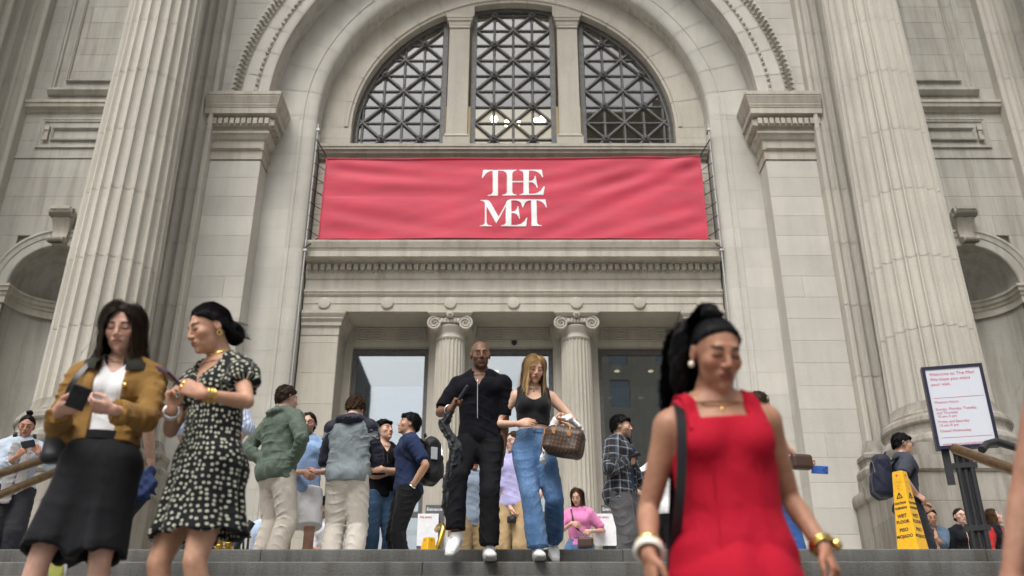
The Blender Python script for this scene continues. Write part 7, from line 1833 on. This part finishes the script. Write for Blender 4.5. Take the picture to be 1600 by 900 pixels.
fall_hair(k, HBR, 450, .22, 0, 12, .006, .068, .6, .005, 18); cap_hair(k, HBR, .010, .066, -.06, -.06, h=.007, name='hair_base')
# woman with headphones at the far left
k = simple('scarf', 'woman with top bun, headphones and grey scarf at the left edge', 46, 651, 1.64, 26, (.42, .235, .16), dict(eyes='down', lipc=(.35, .08, .08)), dict(fem=1, build=1.08, head=(-4, 18, 0)), dict(a=dict(px=(28, 712, -.22), d=(.6, -.3, .5), n=(.3, .6, .3), curl=.7, pole=(-.8, .2, -.8)), b=dict(px=(60, 708, -.22), d=(-.5, -.3, .6), n=(-.4, .6, .2), curl=.7, pole=(.8, .2, -.8))))
upper(k, 'shirt', fab('pale_denim', (.42, .48, .56)), .024, 1.6, .032, -.20, .066, .0, .009, (.014, .12, 2), wob_=.005); pants(k, fab('dark_trousers', ()), .02, LOOSE)
S = Solid().add(Tube([k.tp[4] + V3(-.06, -.135, .05), k.tp[3] + V3(-.055, -.155, 0), k.tp[1] + V3(-.05, -.165, 0), k.tp[0] + V3(-.045, -.155, -.08)], [.04, .05, .055, .05], [.016]*4, (1,0,0), (.01, .09, 1)), 0).add(Tube([k.tp[4] + V3(.06, -.13, .05), k.tp[3] + V3(.06, -.15, 0), k.tp[1] + V3(.06, -.16, .02)], [.035, .045, .05], [.016]*3, (1,0,0), (.01, .09, 2)), 0)
S.add(Tube([k.neck0 + k.up @ V3(.07*cos(a), .065*sin(a) - .01, .02 - .02*(-sin(a))) for a in [2*pi*i/12 for i in range(13)]], .026, .03, (0, 0, 1), (.01, .05, 1)), .01)
garment(k, 'scarf', S, fab('grey_scarf', (.30, .29, .29), pattern=None, wrinkle=.9), .008)
cap_hair(k, HB, .010, .066, -.07, -.04, .002, h=.005, extra=lambda S: S.add(LocPrim(k, lambda x, f, u: e3(x, f+.05, u-.145, .036, .036, .030) + wob(x, f, u, .003, 110, 1)), .01)); shoes(k)
hp = MB()
for sg in (-1, 1): hp.lathe([(0,-.02),(.03,-.018),(.035,0),(.03,.018),(0,.02)], 12); hp.v[-60:] = [(v[2] + k.neck0[0] + sg*.088, v[0] + k.neck0[1] - .05, v[1] + k.neck0[2] + .05) for v in hp.v[-60:]]
hp.tube([Vector(k.neck0 + V3(.088*cos(a), -.03 + .09*sin(a), .055)) for a in [pi*i/12 for i in range(13)]], .010, 6); hp.obj('headphones', M['black'], k.root, 50)
phone_at(k, k.toL(44, 694, -.27), k.wv(.9, -.2, .1), k.wv(0, .8, .5), 'black phone held sideways by the woman with headphones')
# climber hidden behind the ochre jacket: arm with navy garment, raised sneaker
loc = (at(186, 560, 6.05).x, 6.05, ground_z(6.05)); H = 1.74; yaw = 172
k = simple('climber', 'person in olive shirt climbing the steps behind the ochre jacket', 0, 0, H, yaw, (.58, .38, .29), dict(), dict(head=(0, 5, 0), feet=dict(a=dict(p=loc_of(loc, yaw, H, 150, 850, .3), pole=(0, -1, 0)), b=dict(p=loc_of(loc, yaw, H, 101, 868, -.30), pitch=78, yaw=0))), dict(a=dict(px=(236, 722, -.02), curl=.7, pole=(.3, -.6, 0)), b=dict(w=(.26, -.1, .9))), loc=loc, hv=.006)
upper(k, 'shirt', fab('olive_cotton', (.09, .09, .055)), .020, .85, .03, -.10, .066, .0, .010); pants(k, fab('dark_trousers', ()), .012, STRAIGHT); short_hair(k, HD, 400)
shoe(k, 'a', WHITE_SHOE, SOLE, .008); shoe(k, 'b', WHITE_SHOE, plain('lime_sole', (.40, .40, .10), .6), .006)
S = Solid().add(Tube([k.toL(238, 738, -.04), k.toL(228, 752, -.06), k.toL(218, 772, -.06), k.toL(214, 782, -.05)], [.03, .07, .08, .03], [.03, .04, .04, .02], (1,0,0), (.02, .07, 1)), 0).disp(lambda x, y, z: wob(x, y, z, .008, 45, 2)); V, Q = S.mesh(.007)
hold('rolled_jacket', np_mesh('rolled_jacket', V, Q, fab('navy_jersey', (.015, .028, .085))), None, k, 'rolled navy jacket carried between the two women on the left', 'jacket')
# striped shirt behind the daisy dress
loc = (at(342, 600, 7.95).x, 7.95, 0); H = 1.70
k = simple('stripe', 'person in pale blue striped shirt behind the daisy dress', 0, 0, H, 165, (.60, .40, .31), dict(), dict(), dict(a=dict(px=(357, 706, -.05), curl=.5, pole=(.9, .2, 0)), b=dict(w=(.24, -.05, .9))), loc=loc, hv=.006)
upper(k, 'shirt', fab('striped_cotton', (.5,.6,.8), pattern=pat_stripes((.62, .66, .74), (.30, .40, .66), 1/.012, .6, 0)), .022, 1.1, .036, -.10, .066, .0, .008, (.012, .1, 1), 'body'); pants(k, fab('dark_trousers', ()), .012, STRAIGHT, h=.012); short_hair(k, HD, 300); shoes(k); bracelet(k, 'a', .9, .033, .004, SILVER)
# seated on the paving behind the group
for key, lab, px, Y, col, yw in (('seatedblue', 'seated person in pale blue shirt behind the green jacket', 415, 11.6, (.42, .52, .70), 60), ('seatedwhite', 'seated person in white shirt behind the cream trousers', 524, 11.4, (.66, .67, .70), -40)):
    H = 1.70
    k = simple(key, lab, 0, 0, H, yw, MED, dict(eyes='down'), dict(head=(0, 25, 0), lean=14, pelvis=(0, 0, -.42), feet=dict(a=dict(p=(-.12, -.42, .085)), b=dict(p=(.12, -.42, .085)))), dict(a=dict(w=(-.12, -.35, .62)), b=dict(w=(.12, -.35, .62))), loc=(at(px, 820, Y).x, Y, 0), hv=.006, handv=.006)
    upper(k, 'shirt', fab(key + '_cotton', col), .02, 1.3, .03, -.04, .066, .0, .010); pants(k, fab('navy_cotton', ()), .012, STRAIGHT, h=.012); short_hair(k, HB, 300); shoes(k)
    st = MB().block(-.26, .26, -.2, .25, 0, .40, .02).obj('stone_block_seat', M['base'], None, None, (k.loc[0], k.loc[1] + .02, 0), radians(yw)); tag(st, 'low stone block under the ' + lab, 'stone seat')
# people glimpsed behind the couple
k = simple('khaki', 'man in grey-blue shirt and khaki trousers behind the bald man', 738, 706, 1.75, 20, MED, dict(), dict(), dict(b=dict(px=(768, 800, -.1))), hv=.006, handv=.006)
upper(k, 'shirt', fab('grey_blue_shirt', (.22, .27, .34)), .022, .9, .03, -.10, .066, .0, .010); kh = fab('khaki_cotton', (.24, .17, .085)); pants(k, kh, .014, STRAIGHT); short_hair(k, HB, 300); shoes(k)
k = simple('greenbag', 'dark-haired woman in dark skirt and white top raising a phone', 789, 738, 1.63, -20, (.58, .38, .28), dict(), dict(fem=1, head=(-25, 5, 0)), dict(a=dict(px=(782, 772, -.25), d=(0, -.2, .9), n=(.6, .5, 0), curl=.8), b=dict(w=(.2, -.2, 1.0))), hv=.005, handv=.005)
upper(k, 'top', fab('white_cotton', ()), .018, .7, .022, -.02, .06, .0, .010); S = Solid().add(Tube([k.tp[2], k.tp[1], k.tp[0], k.tp[0] + V3(0, 0, -.5)], [k.tW[2]+.012, k.tW[1]+.015, .2, .26], [k.tD[2]+.012, k.tD[1]+.015, .16, .2], (1,0,0), None, (0, .02, 8, 1), True), 0); garment(k, 'skirt', S, fab('dark_skirt', (.018, .018, .028)), .011); shoes(k)
fall_hair(k, HB, 500, .26, 0, 12, .006, .068, .6, .005, 28); cap_hair(k, HB, .010, .066, -.06, -.06, h=.006, name='hair_base'); phone_at(k, k.toL(783, 758, -.3), k.wv(0, -.2, .9), k.wv(.2, .9, .2), 'phone raised by the dark-haired woman between the couple')
S = Solid().add(RBox(k.toL(772, 812, -.2), (.10, .04, .13), .03), 0).disp(lambda x, y, z: wob(x, y, z, .006, 30, 1)); V, Q = S.mesh(.01); B = hold('tote_bag', np_mesh('tote_bag', V, Q, fab('lime_canvas', (.33, .40, .06))), None, k, 'lime green tote bag low between the couple', 'tote bag')
MB().tube([k.toL(768, 795, -.2), k.toL(772, 772, -.15), k.toL(778, 795, -.2)], .008, 6).obj('handle', fab('lime_canvas', ()), B)
k = simple('lavender', 'man in lavender shirt and tan trousers behind the blonde woman', 806, 676, 1.78, -30, LIGHT, dict(), dict(head=(-20, 4, 0)), dict(a=dict(px=(800, 800, -.12), curl=.7, pole=(-.8, .3, 0)), b=dict(w=(.26, -.05, .9))), hv=.005, handv=.005)
upper(k, 'shirt', fab('lavender_cotton', (.42, .40, .66)), .022, 1.0, .03, -.04, .066, .0, .010); pants(k, fab('tan_cotton', (.42, .30, .16)), .014, STRAIGHT); short_hair(k, HBR, 400); glasses(k, M['black']); shoes(k)
S = Solid().add(RBox(k.toL(800, 812, -.14), (.05, .03, .035), .01), 0).add(Tube([k.toL(800, 812, -.16), k.toL(800, 812, -.24)], .026), .004); V, Q = S.mesh(.006); hold('camera', np_mesh('camera', V, Q, M['black']), None, k, 'small black camera in the hand of the man in lavender shirt', 'camera')
